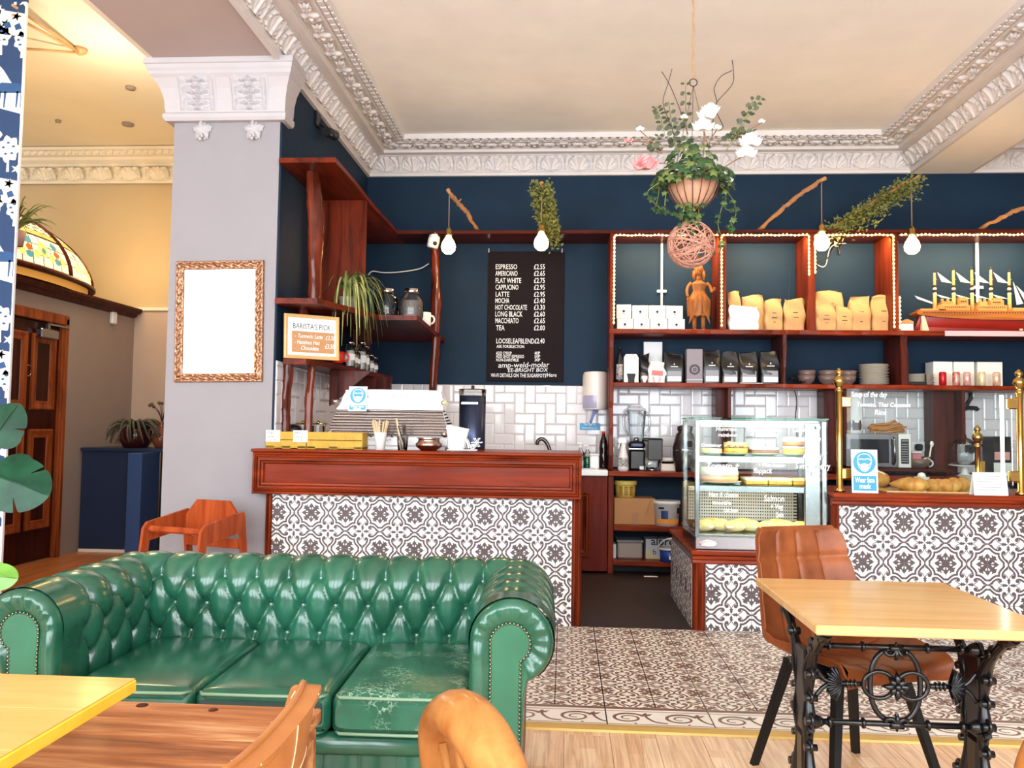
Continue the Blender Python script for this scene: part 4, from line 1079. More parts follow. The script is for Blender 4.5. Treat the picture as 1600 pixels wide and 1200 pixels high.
# ---------------- yellow pine table at the lower left
t = thing('pine_table', 'pale yellow pine table with a bright yellow edge, corner pointing at the sofa', 'table', (-1.265, 1.36, 0))
tp = MB().box(-.355, .355, -.42, .372, .752-.031, .752-.002, .003).box(-.353, .353, -.418, .370, .75, .7525)
tt = part(t, 'tabletop', MB().box(-.355, .355, -.42, .372, .722, .7495, .003), M['yellowedge'], label='bright yellow edge')
for k in range(4): part(t, 'top_board', MB().box(-.353, .353, -.418+.197*k, -.418+.197*(k+1)-.0006, .7495, .752, .0008), M['yellowtop'])
part(t, 'pedestal', MB().lathe([(.001, 0), (.22, 0), (.21, .015), (.04, .04), (.035, .69), (.12, .71), (.12, .722), (.001, .722)], 28, (-.12, -.16, 0)), M['blackmat'])
# ---------------- rustic plank table
t = thing('rustic_table', 'rustic brown plank coffee table in front of the green sofa', 'table', (-1.27, 1.86, 0))
ys = [-.33, -.20, -.05, .075, .20, .315]
for k in range(5):
    part(t, 'plank', MB().box(-.66+.006*((k*7) % 3), .655-.01*((k*5) % 3), ys[k]+.001, ys[k+1]-.001, .515, .55, .004), M['rustic'])
for sx in (-1, 1):
    for sy in (-1, 1): part(t, 'leg', MB().box(sx*.60-.035, sx*.60+.035, sy*.24-.035, sy*.24+.035, 0, .515, .005), M['rustic'])
part(t, 'apron', MB().box(-.58, .58, -.285, -.26, .43, .515, .003).box(-.58, .58, .26, .285, .43, .515, .003).box(-.645, -.62, -.22, .22, .43, .515, .003).box(.62, .645, -.22, .22, .43, .515, .003), M['rustic'])
part(t, 'knot', MB().lathe([(.001, 0), (.016, .0), (.014, .002), (.001, .0015)], 12, (.16, .285, .55)).lathe([(.001, 0), (.013, .0), (.011, .002), (.001, .0015)], 12, (.36, .27, .55)), M['dark'])
# ---------------- bentwood chair
M['bent'] = wood('honey_bentwood', (180, 122, 66), (156, 94, 44), 2, rough=.25)
def bent_chair(label, loc, rz):
    t = thing('bentwood_chair', label, 'chair', loc, rz)
    hoop = MB(); pts = [(-.195, -.15, .45), (-.205, -.17, .56), (-.195, -.19, .68), (-.15, -.205, .765), (-.075, -.212, .815), (0, -.215, .827), (.075, -.212, .815), (.15, -.205, .765), (.195, -.19, .68), (.205, -.17, .56), (.195, -.15, .45)]
    hp = bendpath(pts, 6); hoop.tube(hp, [.022+.013*math.sin(PI*i/(len(hp)-1))**2 for i in range(len(hp))], 14, squash=1.35)
    part(t, 'hoop_back', hoop, M['bent'])
    for k in (-2, -1, 0, 1, 2):
        part(t, 'spindle', MB().tube([(k*.062, -.15, .45), (k*.066, -.208, .79-.012*k*k)], [.0085, .0075], 8), M['bent'])
    part(t, 'seat', MB().lathe([(.001, .43), (.19, .43), (.205, .44), (.205, .455), (.19, .465), (.10, .458), (.001, .455)], 32), M['bent'])
    for sx in (-1, 1):
        for sy in (-1, 1): part(t, 'leg', MB().tube([(sx*.13, sy*.13, .435), (sx*.19, sy*.19, 0)], [.018, .013], 10), M['bent'])
    part(t, 'stretcher_ring', MB().tube([(.158*math.cos(a), .158*math.sin(a), .23) for a in [k*2*PI/32 for k in range(32)]], .009, 8, closed=True), M['bent'])
    return t
B1 = bent_chair('honey bentwood chair whose thick hoop back rises in front of the sofa', (.035, 1.45, 0), math.radians(-62))
dup(B1, (1.075, 1.42, 0), math.radians(-70), 'honey bentwood chair just peeking in below the cast iron table')

# ---------------- wooden high chair
def high_chair():
    t = thing('high_chair', 'orange-brown wooden child high chair standing against the grey column', 'high chair', (-2.325, 5.05, 0), math.radians(-18))
    mw = wood('orange_beech', (176, 82, 42), (138, 54, 26), 2, rough=.25)
    H_ = .735
    for sx in (-1, 1):
        m = MB(); x0, x1 = sx*.225-.010, sx*.225+.010
        # side frame drawn in (y,z): front edge slopes back to front
        def bar(pts, w): 
            for q in rib2(pts, w):
                ps = [(p.x, p.y) for p in q]; m.prism(ps, x0, x1, axis=0)
        m.prism([(-.27, 0), (-.215, 0), (-.135, H_-.17), (.165, H_-.13), (.235, 0), (.29, 0), (.205, H_-.035), (.19, H_), (-.155, H_-.055), (-.185, H_-.09)], x0, x1, axis=0)
        m.prism([(-.20, .42), (.215, .45), (.23, .34), (-.215, .31)], x0, x1, axis=0)
        part(t, 'side_frame', m, mw)
    bk = MB().prism([(-.215, .60), (-.215, .70), (-.13, .80), (.13, .80), (.215, .70), (.215, .60)], .165, .185, axis=1)
    part(t, 'backrest', bk, mw)
    part(t, 'seat', MB().box(-.215, .215, -.17, .19, .395, .415, .006), mw)
    part(t, 'front_rail', MB().box(-.215, .215, -.165, -.13, H_-.115, H_-.075, .012), mw)
    part(t, 'rear_rail', MB().box(-.215, .215, .165, .185, .50, .56, .003), mw)
    for x, y in ((-.15, -.178), (.03, -.05), (.19, .02)):
        part(t, 'strap', MB().box(x-.014, x+.014, y-.006, y, .25, .42 if y > -.1 else .47).box(x-.022, x+.022, y-.012, y-.002, .22, .27, .006), M['blackplastic'])
    return t
high_chair()

# ---------------- gilt mirror on the column
def mirror():
    a, b, c = at(274, 411, YC-.02), at(411, 404, YC-.02), at(276, 600, YC-.02)
    wd = (b-a).length; ht = (a-c).length; ctr = at(343, 502, YC-.005)
    t = thing('wall_mirror', 'gilt framed mirror hanging on the grey column above the high chair', 'mirror', ctr, 0, ry=math.radians(-.9))
    fr = MB(); ins = .062
    pr = [(0, .004), (0, -.012), (.006, -.018), (.012, -.016), (.03, -.03), (.048, -.018), (.056, -.02), (.062, -.010), (.062, .0)]
    n = 220
    cor = [(-wd/2, -ht/2), (wd/2, -ht/2), (wd/2, ht/2), (-wd/2, ht/2)]
    for k in range(4):
        p, q = Vector(cor[k]), Vector(cor[(k+1) % 4]); d = (q-p).normalized(); nn = Vector((-d.y, d.x)); L = (q-p).length
        def fn(u, v):
            i = v*(len(pr)-1); i0 = min(len(pr)-2, int(i)); f = i-i0; ins_ = pr[i0][0]*(1-f)+pr[i0+1][0]*f; y = pr[i0][1]*(1-f)+pr[i0+1][1]*f
            s = ins_+(L-2*ins_)*u; w_ = (ins_-.03)/.02
            if abs(w_) < 1: y -= .010*(math.sin(s*2*PI/.062+2.2*math.sin(w_*2.5))*math.cos(w_*1.4))
            pt = p+d*s+nn*ins_; return (pt.x, y, pt.y)
        fr.grid(fn, int(L/.006), 22)
    part(t, 'frame', fr, M['gilt'])
    part(t, 'mirror_glass', MB().box(-wd/2+.06, wd/2-.06, -.008, -.003, -ht/2+.06, ht/2-.06), M['mirror'])
    part(t, 'backing', MB().box(-wd/2+.01, wd/2-.01, -.003, .004, -ht/2+.01, ht/2-.01), M['dark'])
mirror()

# ---------------- porch door in the lobby
def door(n, y0, y1):
    X = -4.87; m = MB().box(X-.045, X, y0, y1, .01, DH-.08)
    d = struct('door_%d' % n, m, M['doordark']); w_ = (y1-y0)
    for c0, c1 in ((.07, .46), (.54, .93)):
        for z0, z1 in ((.30, 1.22), (1.40, 2.10)):
            ya, yb = y0+w_*c0, y0+w_*c1; f = MB()
            frame_mould(f, -yb, -ya, z0, z1, [(0, 0), (0, -.02), (.012, -.024), (.03, -.02), (.05, -.014), (.075, -.012), (.085, .0)])
            mt = Matrix(((0, -1, 0, X), (-1, 0, 0, 0), (0, 0, 1, 0), (0, 0, 0, 1)))
            f.xf(mt); part(d, 'panel_moulding', f, M['door'])
            part(d, 'panel', MB().box(X-.002, X+.004, ya+.07, yb-.07, z0+.07, z1-.07), M['doordark'])
    return d
d1 = door(1, 6.68, 7.56); d2 = door(2, 5.80, 6.67)
part(d1, 'door_plate', MB().box(-4.872, -4.864, 6.72, 6.80, 1.28, 1.36, .002), M['steel'])
part(d1, 'ring_sign', MB().tube([(-4.866, 7.12+.045*math.cos(a), 1.75+.05*math.sin(a)) for a in [k*2*PI/18 for k in range(18)]], .008, 6, closed=True), M['steel'])
cl_ = thing('door_closer', 'silver door closer arm at the top of the brown porch door', 'door closer', (-4.86, 7.2, 2.06))
part(cl_, 'body', MB().box(0, .07, -.02, .24, 0, .09, .01), M['steel']); part(cl_, 'arm', MB().box(.03, .055, .1, .42, .13, .15, .003).box(.03, .055, .09, .12, .09, .15), M['steel'])
fm = MB()
for y0, y1, z0, z1 in ((DY1, DY1+.1, 0, DH), (DY2-.1, DY2, 0, DH), (DY1, DY2, DH-.08, DH+.02)): fm.box(-4.9, -4.83, y0, y1, z0, z1, .01).box(-4.9, -4.815, y0+.02, y1-.03, z0, z1-.01, .008)
struct('trim_8', fm, M['door'])
solo('wall_sensor', MB().box(0, .04, -.045, .045, 0, .13, .01), M['whitemat'], 'small cream alarm box under the dark ledge of the porch wall', 'alarm box', (-4.85, 8.42, 2.34))
# lobby reception unit
cb = thing('navy_cabinet', 'dark navy panelled cabinet in the corner of the lobby', 'cabinet', (-4.84, 7.95, 0))
part(cb, 'front_panel', MB().box(.01, .68, 0, .03, .02, 1.0, .003), M['navycab']); part(cb, 'top', MB().box(0, 1.98, -.02, .6, 1.0, 1.035, .004), M['navycab'])
part(cb, 'base_strip', MB().box(.01, .68, -.005, 0, 0, .03), M['lobbyceil'])
part(cb, 'end_panel', MB().box(.66, .80, -.32, .03, 0, 1.0, .004), mat('blue_panel_paint', (50, 76, 122), .5))
part(cb, 'side_panel', MB().box(.80, 1.98, .05, .08, 0, 1.0), M['blackmat'])  # black sheet added, its colour stands for the shade in the open recess
pt = thing('potted_succulent', 'dark pot with drooping succulent on the navy cabinet', 'potted plant', (-4.36, 8.1, 1.036))
part(pt, 'pot', MB().lathe([(.001, 0), (.11, 0), (.16, .08), (.165, .17), (.13, .21), (.12, .2), (.001, .16)], 24), mat('dark_red_glaze', (64, 20, 20), .15, coat=.6))
rnd = random.Random(4); dm = MB()
for k in range(46):
    a = rnd.random()*2*PI; r = .18+.16*rnd.random(); h = .20+.1*rnd.random()
    dm.tube(bez((.08*math.cos(a), .08*math.sin(a), .19), (r*.5*math.cos(a), r*.5*math.sin(a), h+.06), (r*math.cos(a), r*math.sin(a), h), (r*1.15*math.cos(a+.2), r*1.15*math.sin(a+.2), .03+.1*rnd.random()), 7), [.006, .012, .014, .014, .013, .012, .01, .003], 5)
part(pt, 'foliage', dm, mat('dusky_succulent', (92, 78, 66), .5, c2=(58, 66, 50), vs=20), kind='stuff')
vs_ = thing('bud_vase', 'brown bud vase with dried flower heads beside the grey column in the lobby', 'vase', (at(252, 690, 8.05).x, 8.05, 1.036))
part(vs_, 'vase', MB().lathe([(.001, 0), (.05, 0), (.09, .07), (.085, .14), (.04, .2), (.035, .25), (.045, .27), (.035, .26), (.001, .2)], 20), mat('brown_glaze', (120, 66, 44), .25))
st = MB(); fh = MB()
for k in range(9):
    a = k*.7; p = bez((0, 0, .2), (0, 0, .34), (.05*math.cos(a), .05*math.sin(a), .4), (.12*math.cos(a), .12*math.sin(a), .42+.012*(k % 4)), 6); st.tube(p, .003, 5); fh.ball(p[-1], .018, 8, 5)
part(vs_, 'stems', st, M['wire']); part(vs_, 'flower_heads', fh, mat('dried_flower', (110, 84, 66), .8), kind='stuff')

# stained glass half dome on the porch roof
def dome():
    t = thing('stained_glass_dome', 'glowing stained glass dome standing on the porch ledge above the door', 'dome', (-5.28, 7.0, 2.56))
    rx, ry, rz = .60, 1.42, .58
    g1 = [emit('glass_cream', (255, 234, 182), .62), emit('glass_amber', (240, 190, 96), .55), emit('glass_teal', (70, 140, 150), .35), emit('glass_orange', (210, 84, 24), .5)]
    def P(a, e, k=1.0): return (rx*k*math.cos(a)*math.cos(e), ry*k*math.sin(a)*math.cos(e), .09+rz*k*math.sin(e))
    part(t, 'lead_came', MB().grid(lambda u, v: P(2*PI*u, PI/2*v*.999), 64, 16, cu=True), M['wire'])
    NS = 10; base = emit('glass_skirt', (214, 150, 66), .35)
    rnd = random.Random(3)
    for s in range(NS):
        a0 = 2*PI*s/NS+.02+PI/10; a1 = 2*PI*(s+1)/NS-.02+PI/10
        cells = MB(); up = 8
        e_mid = .62
        for r in range(up):
            e0 = e_mid+.06+(1.47-e_mid-.06)*r/up; e1 = e_mid+.06+(1.47-e_mid-.06)*(r+1)/up; nc = 5
            for c in range(-1, nc):
                f0 = (c+(.5 if r % 2 else 0))/nc; f1 = f0+1/nc; f0, f1 = max(0, f0), min(1, f1)
                if f1-f0 < .05: continue
                q = []
                for (ff, ee) in ((.09, .06), (.5, -.10), (.91, .06), (.91, .80), (.5, .66), (.09, .80)):
                    q.append(P(a0+(a1-a0)*(f0+(f1-f0)*ff), e0+(e1-e0)*(ee+.1), 1.008))
                cells.add(q, [list(range(6))], 0)
        # plain double band
        for k in range(2):
            for c in range(3):
                e0 = e_mid-.04+.05*k
                cells.add([P(a0+(a1-a0)*(c+.02)/3, e0, 1.008), P(a0+(a1-a0)*(c+.98)/3, e0, 1.008), P(a0+(a1-a0)*(c+.98)/3, e0+.04, 1.008), P(a0+(a1-a0)*(c+.02)/3, e0+.04, 1.008)], [(0, 1, 2, 3)], 1)
        # ornamental lower band: lobes and lozenges
        def blob(fc, ec, fr, er, mi, k=1.014, n=10, rot=0):
            cells.add([P(a0+(a1-a0)*(fc+fr*math.cos(i*2*PI/n+rot)), ec+er*math.sin(i*2*PI/n+rot), k) for i in range(n)], [list(range(n))], mi)
        for c in range(6):
            for r in range(3): 
                f0 = c/6; e0 = .06+.165*r
                cells.add([P(a0+(a1-a0)*(f0+.008), e0, 1.008), P(a0+(a1-a0)*(f0+.16), e0, 1.008), P(a0+(a1-a0)*(f0+.16), e0+.15, 1.008), P(a0+(a1-a0)*(f0+.008), e0+.15, 1.008)], [(0, 1, 2, 3)], 0)
        for c in (.28, .76):
            blob(c, .43, .07, .09, 2, n=4, rot=0); blob(c, .30, .055, .06, 3, n=6); blob(c, .19, .06, .055, 2); blob(c-.11, .22, .05, .07, 1); blob(c+.11, .22, .05, .07, 1)
        blob(.52, .33, .085, .13, 1); blob(.52, .3, .04, .06, 2, k=1.02, n=4)
        part(t, 'glass_panel', cells, g1, kind='stuff')
        part(t, 'rib', MB().tube([P(a0-.02, e, 1.012) for e in [k*.14 for k in range(12)]], .022, 6), M['dark'])
    part(t, 'base_ring', MB().tube([P(k*2*PI/60, 0, 1.02) for k in range(60)], .03, 6, closed=True), M['dark'])
    part(t, 'glass_skirt', MB().grid(lambda u, v: (P(2*PI*u, 0, .97)[0], P(2*PI*u, 0, .97)[1], .09*v), 60, 2, cu=True), base)
dome()
for q, (yy, zz, pw_) in enumerate(((8.2, 3.0, 9), (6.6, 3.6, 4))): point('dome_glow_light', (-4.75, yy, zz), pw_, (1.0, .68, .3), .15)
q_ = at(22, 384, 5.95)
lp = thing('hanging_plant', 'grassy plant in a pale pot hanging in front of the glowing dome', 'potted plant', (q_.x, 5.95, q_.z))
fo = MB(); rnd = random.Random(9)
for k in range(60):
    a = rnd.random()*2*PI; r = .08+.14*rnd.random(); h = .22+.22*rnd.random()
    fo.tube(bez((0, 0, .10), (.3*r*math.cos(a), .3*r*math.sin(a), .2), (r*math.cos(a), r*math.sin(a), h), (1.5*r*math.cos(a), 1.5*r*math.sin(a), h-.08), 6), [.006, .007, .007, .006, .005, .003, .001], 4)
part(lp, 'foliage', fo, M['leaflight'], kind='stuff'); part(lp, 'pot', MB().lathe([(.001, 0), (.06, 0), (.08, .11), (.07, .12), (.001, .10)], 16), mat('terracotta_pale', (200, 160, 140), .7))
part(lp, 'hanging_cord', MB().tube([(0, 0, .1), (0, 0, 4.36-q_.z)], .003, 5), M['cord'] if 'cord' in M else M['wire'])
# lobby ceiling fitting and detectors
cf = thing('ceiling_fitting', 'brass rod ceiling fitting on the warm lobby ceiling', 'ceiling light')
p = atz(125, 76, 4.36); mb = MB(); mb.lathe([(.001, 4.36), (.06, 4.355), (.05, 4.33), (.02, 4.31), (.001, 4.30)], 18, (p.x, p.y, 0)); M['fitting'] = mat('aged_fitting', (196, 152, 104), .5); part(cf, 'rose', mb, M['fitting'])
for (x, y, Z) in ((20, 8, 4.25), (20, 24, 4.2), (10, 74, 4.22)):
    q = atz(x, y, Z); part(cf, 'rod', MB().tube([(p.x, p.y, 4.325), q], .011, 8), M['fitting'])
for (x, y, r) in ((200, 193, .06), (204, 136, .045), (91, 188, .03)):
    p = atz(x, y, 4.36); solo('smoke_detector', MB().lathe([(.001, 0), (r, 0), (r*.9, -.02), (.001, -.028)], 16), M['taupe'],
      {200: 'larger round detector on the lobby ceiling nearest the far cornice', 204: 'small flat detector on the lobby ceiling midway', 91: 'tiny detector on the lobby ceiling near the rods'}[x], 'detector', (p.x, p.y, 4.358), group='lobby ceiling detectors')

# ---------------- monstera at the left edge
def monstera_leaf(L, W, cuts, m, name='leaf'):
    mb = MB(); n = 60
    def rad(a):
        # a = 0 at the tip
        r = 1.0-.18*abs(math.sin(a))-.42*max(0, -math.cos(a))**2*(1-.0) + .25*max(0, -math.cos(a))**.6*abs(math.sin(a))
        if abs(abs(a)-PI) < .16: r *= .45
        for c in cuts:
            d = abs(a)-c; r *= 1-.5*math.exp(-(d/.035)**2)
        return r
    def fn(u, v):
        a = -PI+2*PI*u; r = rad(a)*v; x = W*r*math.sin(a); y = L*(r*math.cos(a)+.0)
        return (x, y, -.30*abs(x)+.04*L*math.cos(y/L*2)-.25*max(0, y)**2)
    mb.grid(fn, 100, 10, cu=True); mb.tube([(0, -.35*L, .004), (0, .2*L, .012), (0, .92*L, .002-.2*L*L)], [.006, .004, .001], 5)
    return mb.mesh(name, m)
mo = thing('monstera', 'monstera plant with glossy split leaves reaching in at the edge beside the sofa', 'plant', (-2.62, 3.3, 0))
part(mo, 'pot', MB().lathe([(.001, 0), (.14, 0), (.19, .30), (.2, .34), (.18, .34), (.17, .3), (.001, .28)], 28), M['whitemat'])
def mleaf(px, py, Y, L, W, cuts, m, nrm, upv, stem=True):
    c = at(px, py, Y)-Vector((-2.62, 3.3, 0)); z = Vector(nrm).normalized(); y = Vector(upv); y = (y-z*y.dot(z)).normalized(); x = y.cross(z)
    mt = Matrix(((x.x, y.x, z.x, c.x), (x.y, y.y, z.y, c.y), (x.z, y.z, z.z, c.z), (0, 0, 0, 1)))
    link('leaf', monstera_leaf(L, W, cuts, m), mo, mt)
    b = c-y*L*.3
    part(mo, 'stem', MB().tube(bez((0, 0, .28), (-.05, 0, .6), b+Vector((-.25, .02, .0)), b, 10), .009, 7), M['leaf'])
mleaf(18, 752, 3.3, .165, .15, (1.0,), M['monstera'], (.25, -1, .45), (.75, .2, -.35))
mleaf(2, 668, 3.25, .12, .10, (1.2,), M['monstera'], (.5, -1, .25), (.35, .2, .75))
mleaf(-6, 900, 3.2, .085, .07, (), M['freshleaf'], (.2, -1, .5), (.9, .1, -.1))
# ================================================================ LAMPS
M['bulb'] = emit('lit_bulb_glass', (255, 214, 140), 14.0)
M['cord'] = mat('twisted_beige_cord', (150, 116, 100), .7)
BULB = MB().lathe([(.0135, 0), (.02, -.02), (.045, -.062), (.052, -.09), (.046, -.118), (.026, -.138), (.001, -.143)], 20).mesh('bulb', M['bulb'])
HOLD = MB().lathe([(.001, .05), (.01, .05), (.014, .035), (.022, .03), (.022, .0), (.03, -.004), (.03, -.012), (.017, -.014), (.001, -.014)], 16).mesh('bulb_holder', M['brass'])
def branch_lamp(base, tip, cord_at, bulb_y, label, seed, leaves=False, bulb=True):
    """branch fixed on the shelf top leaning out into the room, a bulb hanging from it"""
    B = Vector(base); T = Vector(tip); t = thing('branch_lamp', label, 'lamp', B, group='branch lamps along the shelf top')
    rnd = random.Random(seed); d = T-B; m = MB(); n = 12; pts = []
    for i in range(n+1):
        f = i/n; pts.append(d*f+Vector((rnd.uniform(-.008, .008), rnd.uniform(-.008, .008), rnd.uniform(-.008, .008)+.02*math.sin(f*PI))))
    m.tube(pts, [.017+.004*math.sin(i*2.1) for i in range(n+1)], 10); m.tube([pts[8], pts[8]+Vector((.03, -.02, .035))], [.009, .006], 6)
    hx = [pts[min(n, int(k/6))]+(pts[min(n, int(k/6)+1)]-pts[min(n, int(k/6))])*((k % 6)/6)+Vector((.021*math.cos(k*.9), 0, .021*math.sin(k*.9))) for k in range(20, 66)]
    part(t, 'branch', m, M['twig'])
    c = pts[n]*.95+Vector((0, 0, 0))
    if bulb:
        bz = at(cord_at, bulb_y, (B+c).y).z-B.z; bp = Vector((at(cord_at, bulb_y, (B+c).y).x-B.x, c.y, bz))
        cdm = MB(); cdm.tube(hx, .0035, 5); cdm.tube([c+Vector((0, 0, -.01)), Vector((bp.x, c.y, c.z-.04)), bp+Vector((0, 0, .045))], .0045, 6)
        part(t, 'cord', cdm, M['cord'])
        SB = Matrix.Translation(bp) @ Matrix.Diagonal((1.22, 1.22, 1.22, 1)); link('bulb_holder', HOLD, t, SB); link('bulb', BULB, t, SB)
        w_ = B+bp; point('bulb_light', (w_.x, w_.y-.02, w_.z-.18), 9, (1.0, .66, .30), .05)
    if leaves:
        lf = MB()
        for k in range(1300):
            f = rnd.uniform(.02, .98) if leaves == 1 else rnd.random()
            o = d*f; r = .085*rnd.random()**.5*(1.15 if leaves == 2 else 1); a = rnd.random()*2*PI
            dv = Vector((math.cos(a)*r, math.sin(a)*r*.8, -abs(rnd.gauss(0, .07))+.05*rnd.random()-(.06*(1-f) if leaves == 2 else 0))); p = o+dv
            u_ = Vector((rnd.uniform(-1, 1), rnd.uniform(-1, 1), rnd.uniform(-.6, 1))).normalized(); s_ = u_.orthogonal().normalized()
            l = .026+.018*rnd.random(); w2 = l*.42; nn = u_.cross(s_)*.006
            lf.add([p, p+u_*l*.5+s_*w2+nn, p+u_*l, p+u_*l*.5-s_*w2+nn], [(0, 1, 2), (0, 2, 3)])
        part(t, 'foliage', lf, M['leaflight'], kind='stuff')
    return t
zs = S1+.003
def brb(x, y): p = atz(x, y, S1+.015); return (p.x, 7.62, S1+.016)
def brt(x, y, Y): p = at(x, y, Y); return (p.x, p.y, p.z)
branch_lamp(brb(746, 357), brt(699, 297, 6.95), 701, 366, 'bare branch lamp with lit bulb left of the black menu board', 1)
branch_lamp(brb(862, 357), brt(845, 286, 6.85), 846, 360, 'leafy branch lamp with lit bulb hanging in front of the black menu board', 2, leaves=2)
branch_lamp(brb(1190, 355), brt(1288, 278, 6.95), 1284, 360, 'bare branch lamp with lit bulb between the basket and the leafy slanting branch', 3)
branch_lamp(brb(1302, 357), brt(1436, 276, 6.95), 1425, 365, 'long leafy slanting branch lamp with lit bulb left of the model ship', 4, leaves=1)
branch_lamp(brb(1535, 357), brt(1640, 308, 6.95), 1640, 380, 'bare branch lamp above the model ship at the picture edge', 5)

# warm LED rope lights round the compartments
M['led'] = emit('led_bead', (255, 204, 112), 4.2)
def led(label, pts):
    t = thing('rope_light', label, 'string light', (0, 0, 0), group='warm rope lights on the shelving')
    m = MB(); b = MB()
    for a, c in zip(pts[:-1], pts[1:]):
        a, c = Vector(a), Vector(c); n = max(2, int((c-a).length/.034)); m.tube([a, c], .006, 6)
        for i in range(n): b.ball(a+(c-a)*((i+.5)/n)+Vector((0, -.006, .004*math.sin(i*1.3))), .0105, 6, 4)
    part(t, 'tube', m, M['whitemat']); part(t, 'beads', b, M['led'], kind='stuff')
ly = SY-.012; zt = S1-.055
def ledlight(xa, xb, zz=S1-.075):
    area('led_light', ((xa+xb)/2, SY+.03, zz), ((xa+xb)/2, SY+.34, zz-.35), xb-xa, .02, 11*(xb-xa), (1.0, .74, .40))
led('warm rope light down and across the compartment holding the white boxes', [(.437, ly, 2.25), (.437, ly, zt), (1.385, ly, zt)]); ledlight(.46, 1.38)
led('warm double rope light across the compartment above the first kraft bags', [(1.41, ly, 2.23), (1.41, ly, zt), (2.19, ly, zt), (2.19, ly, 2.70)]); ledlight(1.46, 2.18)
led('warm rope light framing the compartment behind the black cable', [(2.245, ly, 2.72), (2.245, ly, zt), (2.935, ly, zt), (2.935, ly, 2.23)]); ledlight(2.26, 2.92)
led('warm rope light across the model ship compartment', [(2.985, ly, 2.52), (2.985, ly, 2.23), (2.985, ly, 2.24)]); 
led('warm rope light along the top of the model ship compartment', [(2.99, ly, zt), (4.45, ly, zt)]); ledlight(3.0, 4.4)

# ================================================================ HANGING BASKET
hb = thing('hanging_basket', 'hanging wire basket of white and pink flowers with trailing ivy over a wicker ball', 'hanging basket', at(1083, 282, 4.5))
R_ = .145; rnd = random.Random(21)
part(hb, 'liner', MB().lathe([(.001, -.165), (.05, -.155), (.10, -.11), (.132, -.04), (.14, .0), (.13, .01), (.001, -.01)], 30, mod=lambda a, z: 1+.03*math.sin(5*a+z*40)), M['liner'])
wr = MB()
for k in range(18):
    a = k*2*PI/18; wr.tube([(r*math.cos(a), r*math.sin(a), z) for r, z in ((.145, .012), (.147, -.03), (.125, -.085), (.085, -.135), (.04, -.166), (.01, -.175))], .0024, 5)
wr.tube([(.147*math.cos(a), .147*math.sin(a), .012) for a in [k*2*PI/36 for k in range(36)]], .004, 6, closed=True); part(hb, 'wire_frame', wr, M['wire'])
ring_z = at(1086, 129, 4.5).z-hb.location.z
part(hb, 'hook_ring', MB().tube([(.021*math.cos(a), 0, ring_z+.021*math.sin(a)) for a in [k*2*PI/24 for k in range(24)]], .003, 6, closed=True), M['wire'])
cm = MB()
for k in range(3):
    a = k*2*PI/3+.3; A = Vector((0, 0, ring_z-.02)); B = Vector((.14*math.cos(a), .14*math.sin(a), .01)); n = 70
    for i in range(n):
        p = A+(B-A)*((i+.5)/n); q = (B-A).normalized()*.0035; o = Vector((0, .002, 0)) if i % 2 else Vector((.002, 0, 0)); cm.tube([p-q+o, p+q+o, p+q-o, p-q-o], .0009, 4, closed=True)
part(hb, 'chain', cm, M['wire'], kind='stuff')
top = ZC-hb.location.z
part(hb, 'rope', MB().tube([(0.002*math.sin(i*1.7), 0, ring_z+.02+(top-ring_z-.02)*i/24) for i in range(25)], .0045, 7), M['twig'])
part(hb, 'ceiling_hook', MB().lathe([(.001, top), (.03, top), (.025, top-.015), (.001, top-.02)], 14), M['brass'])
def rel(px, py, dY=0.0): return at(px, py, 4.5+dY)-hb.location
def ivy(c, s, nrm, mb):
    n = Vector(nrm).normalized(); u = n.orthogonal().normalized(); v = n.cross(u); a0 = rnd.random()*2*PI
    pts = []
    for k in range(10):
        r = (1, .55, .9, .5, .75, .35, .75, .5, .9, .55)[k]*s; a = a0+k*2*PI/10; pts.append(Vector(c)+u*r*math.cos(a)+v*r*math.sin(a)-n*.15*s*(1 if k % 2 == 0 else 0))
    mb.add([Vector(c)+n*.12*s]+pts, [(0, k+1, (k+1) % 10+1) for k in range(10)])
iv = MB(); iv2 = MB(); vine = MB()
for k in range(330):     # body of ivy
    a = rnd.random()*2*PI; e = rnd.random(); r = .20*rnd.random()**.5+.02; c = (r*math.cos(a), r*math.sin(a), .015+.24*e*(1-r/.3)-.06*(r > .16))
    ivy(c, .022+.018*rnd.random(), (math.cos(a), math.sin(a)-.6, .5+rnd.random()*.8), iv if k % 3 else iv2)
for path in (((1030, 285), (1012, 300), (1020, 315), (1035, 328)), ((1040, 300), (1040, 330), (1055, 333), (1060, 338)), ((1125, 290), (1138, 302), (1148, 318), (1146, 330)), ((1135, 300), (1133, 325), (1150, 333), (1138, 355)), ((1130, 315), (1122, 350), (1128, 375), (1122, 395)),
             ((1080, 320), (1078, 335), (1074, 345), (1072, 360)), ((1090, 318), (1092, 335), (1088, 345), (1084, 362)), ((1070, 320), (1066, 340), (1068, 350), (1062, 358)), ((1030, 290), (1028, 310), (1022, 330), (1032, 325)), ((1140, 345), (1145, 355), (1142, 362), (1140, 358))):
    pts = bendpath([rel(x, y, rnd.uniform(-.12, .02)) for x, y in path], 6); vine.tube(pts, .0022, 5)
    for i, p in enumerate(pts):
        if i % 3 == 0: ivy(Vector(p)+Vector((rnd.uniform(-.02, .02), rnd.uniform(-.03, .01), rnd.uniform(-.02, .02))), .016+.016*rnd.random(), (rnd.uniform(-.6, .6), -1, .4+rnd.random()*.4), iv if i % 4 else iv2)
for k in range(60): 
    p = rel(1078+rnd.gauss(0, 9), 318+rnd.random()*46, rnd.uniform(-.10, .05)); ivy(p, .014+.016*rnd.random(), (rnd.uniform(-1, 1), -1, .4), iv2 if k % 2 else iv)
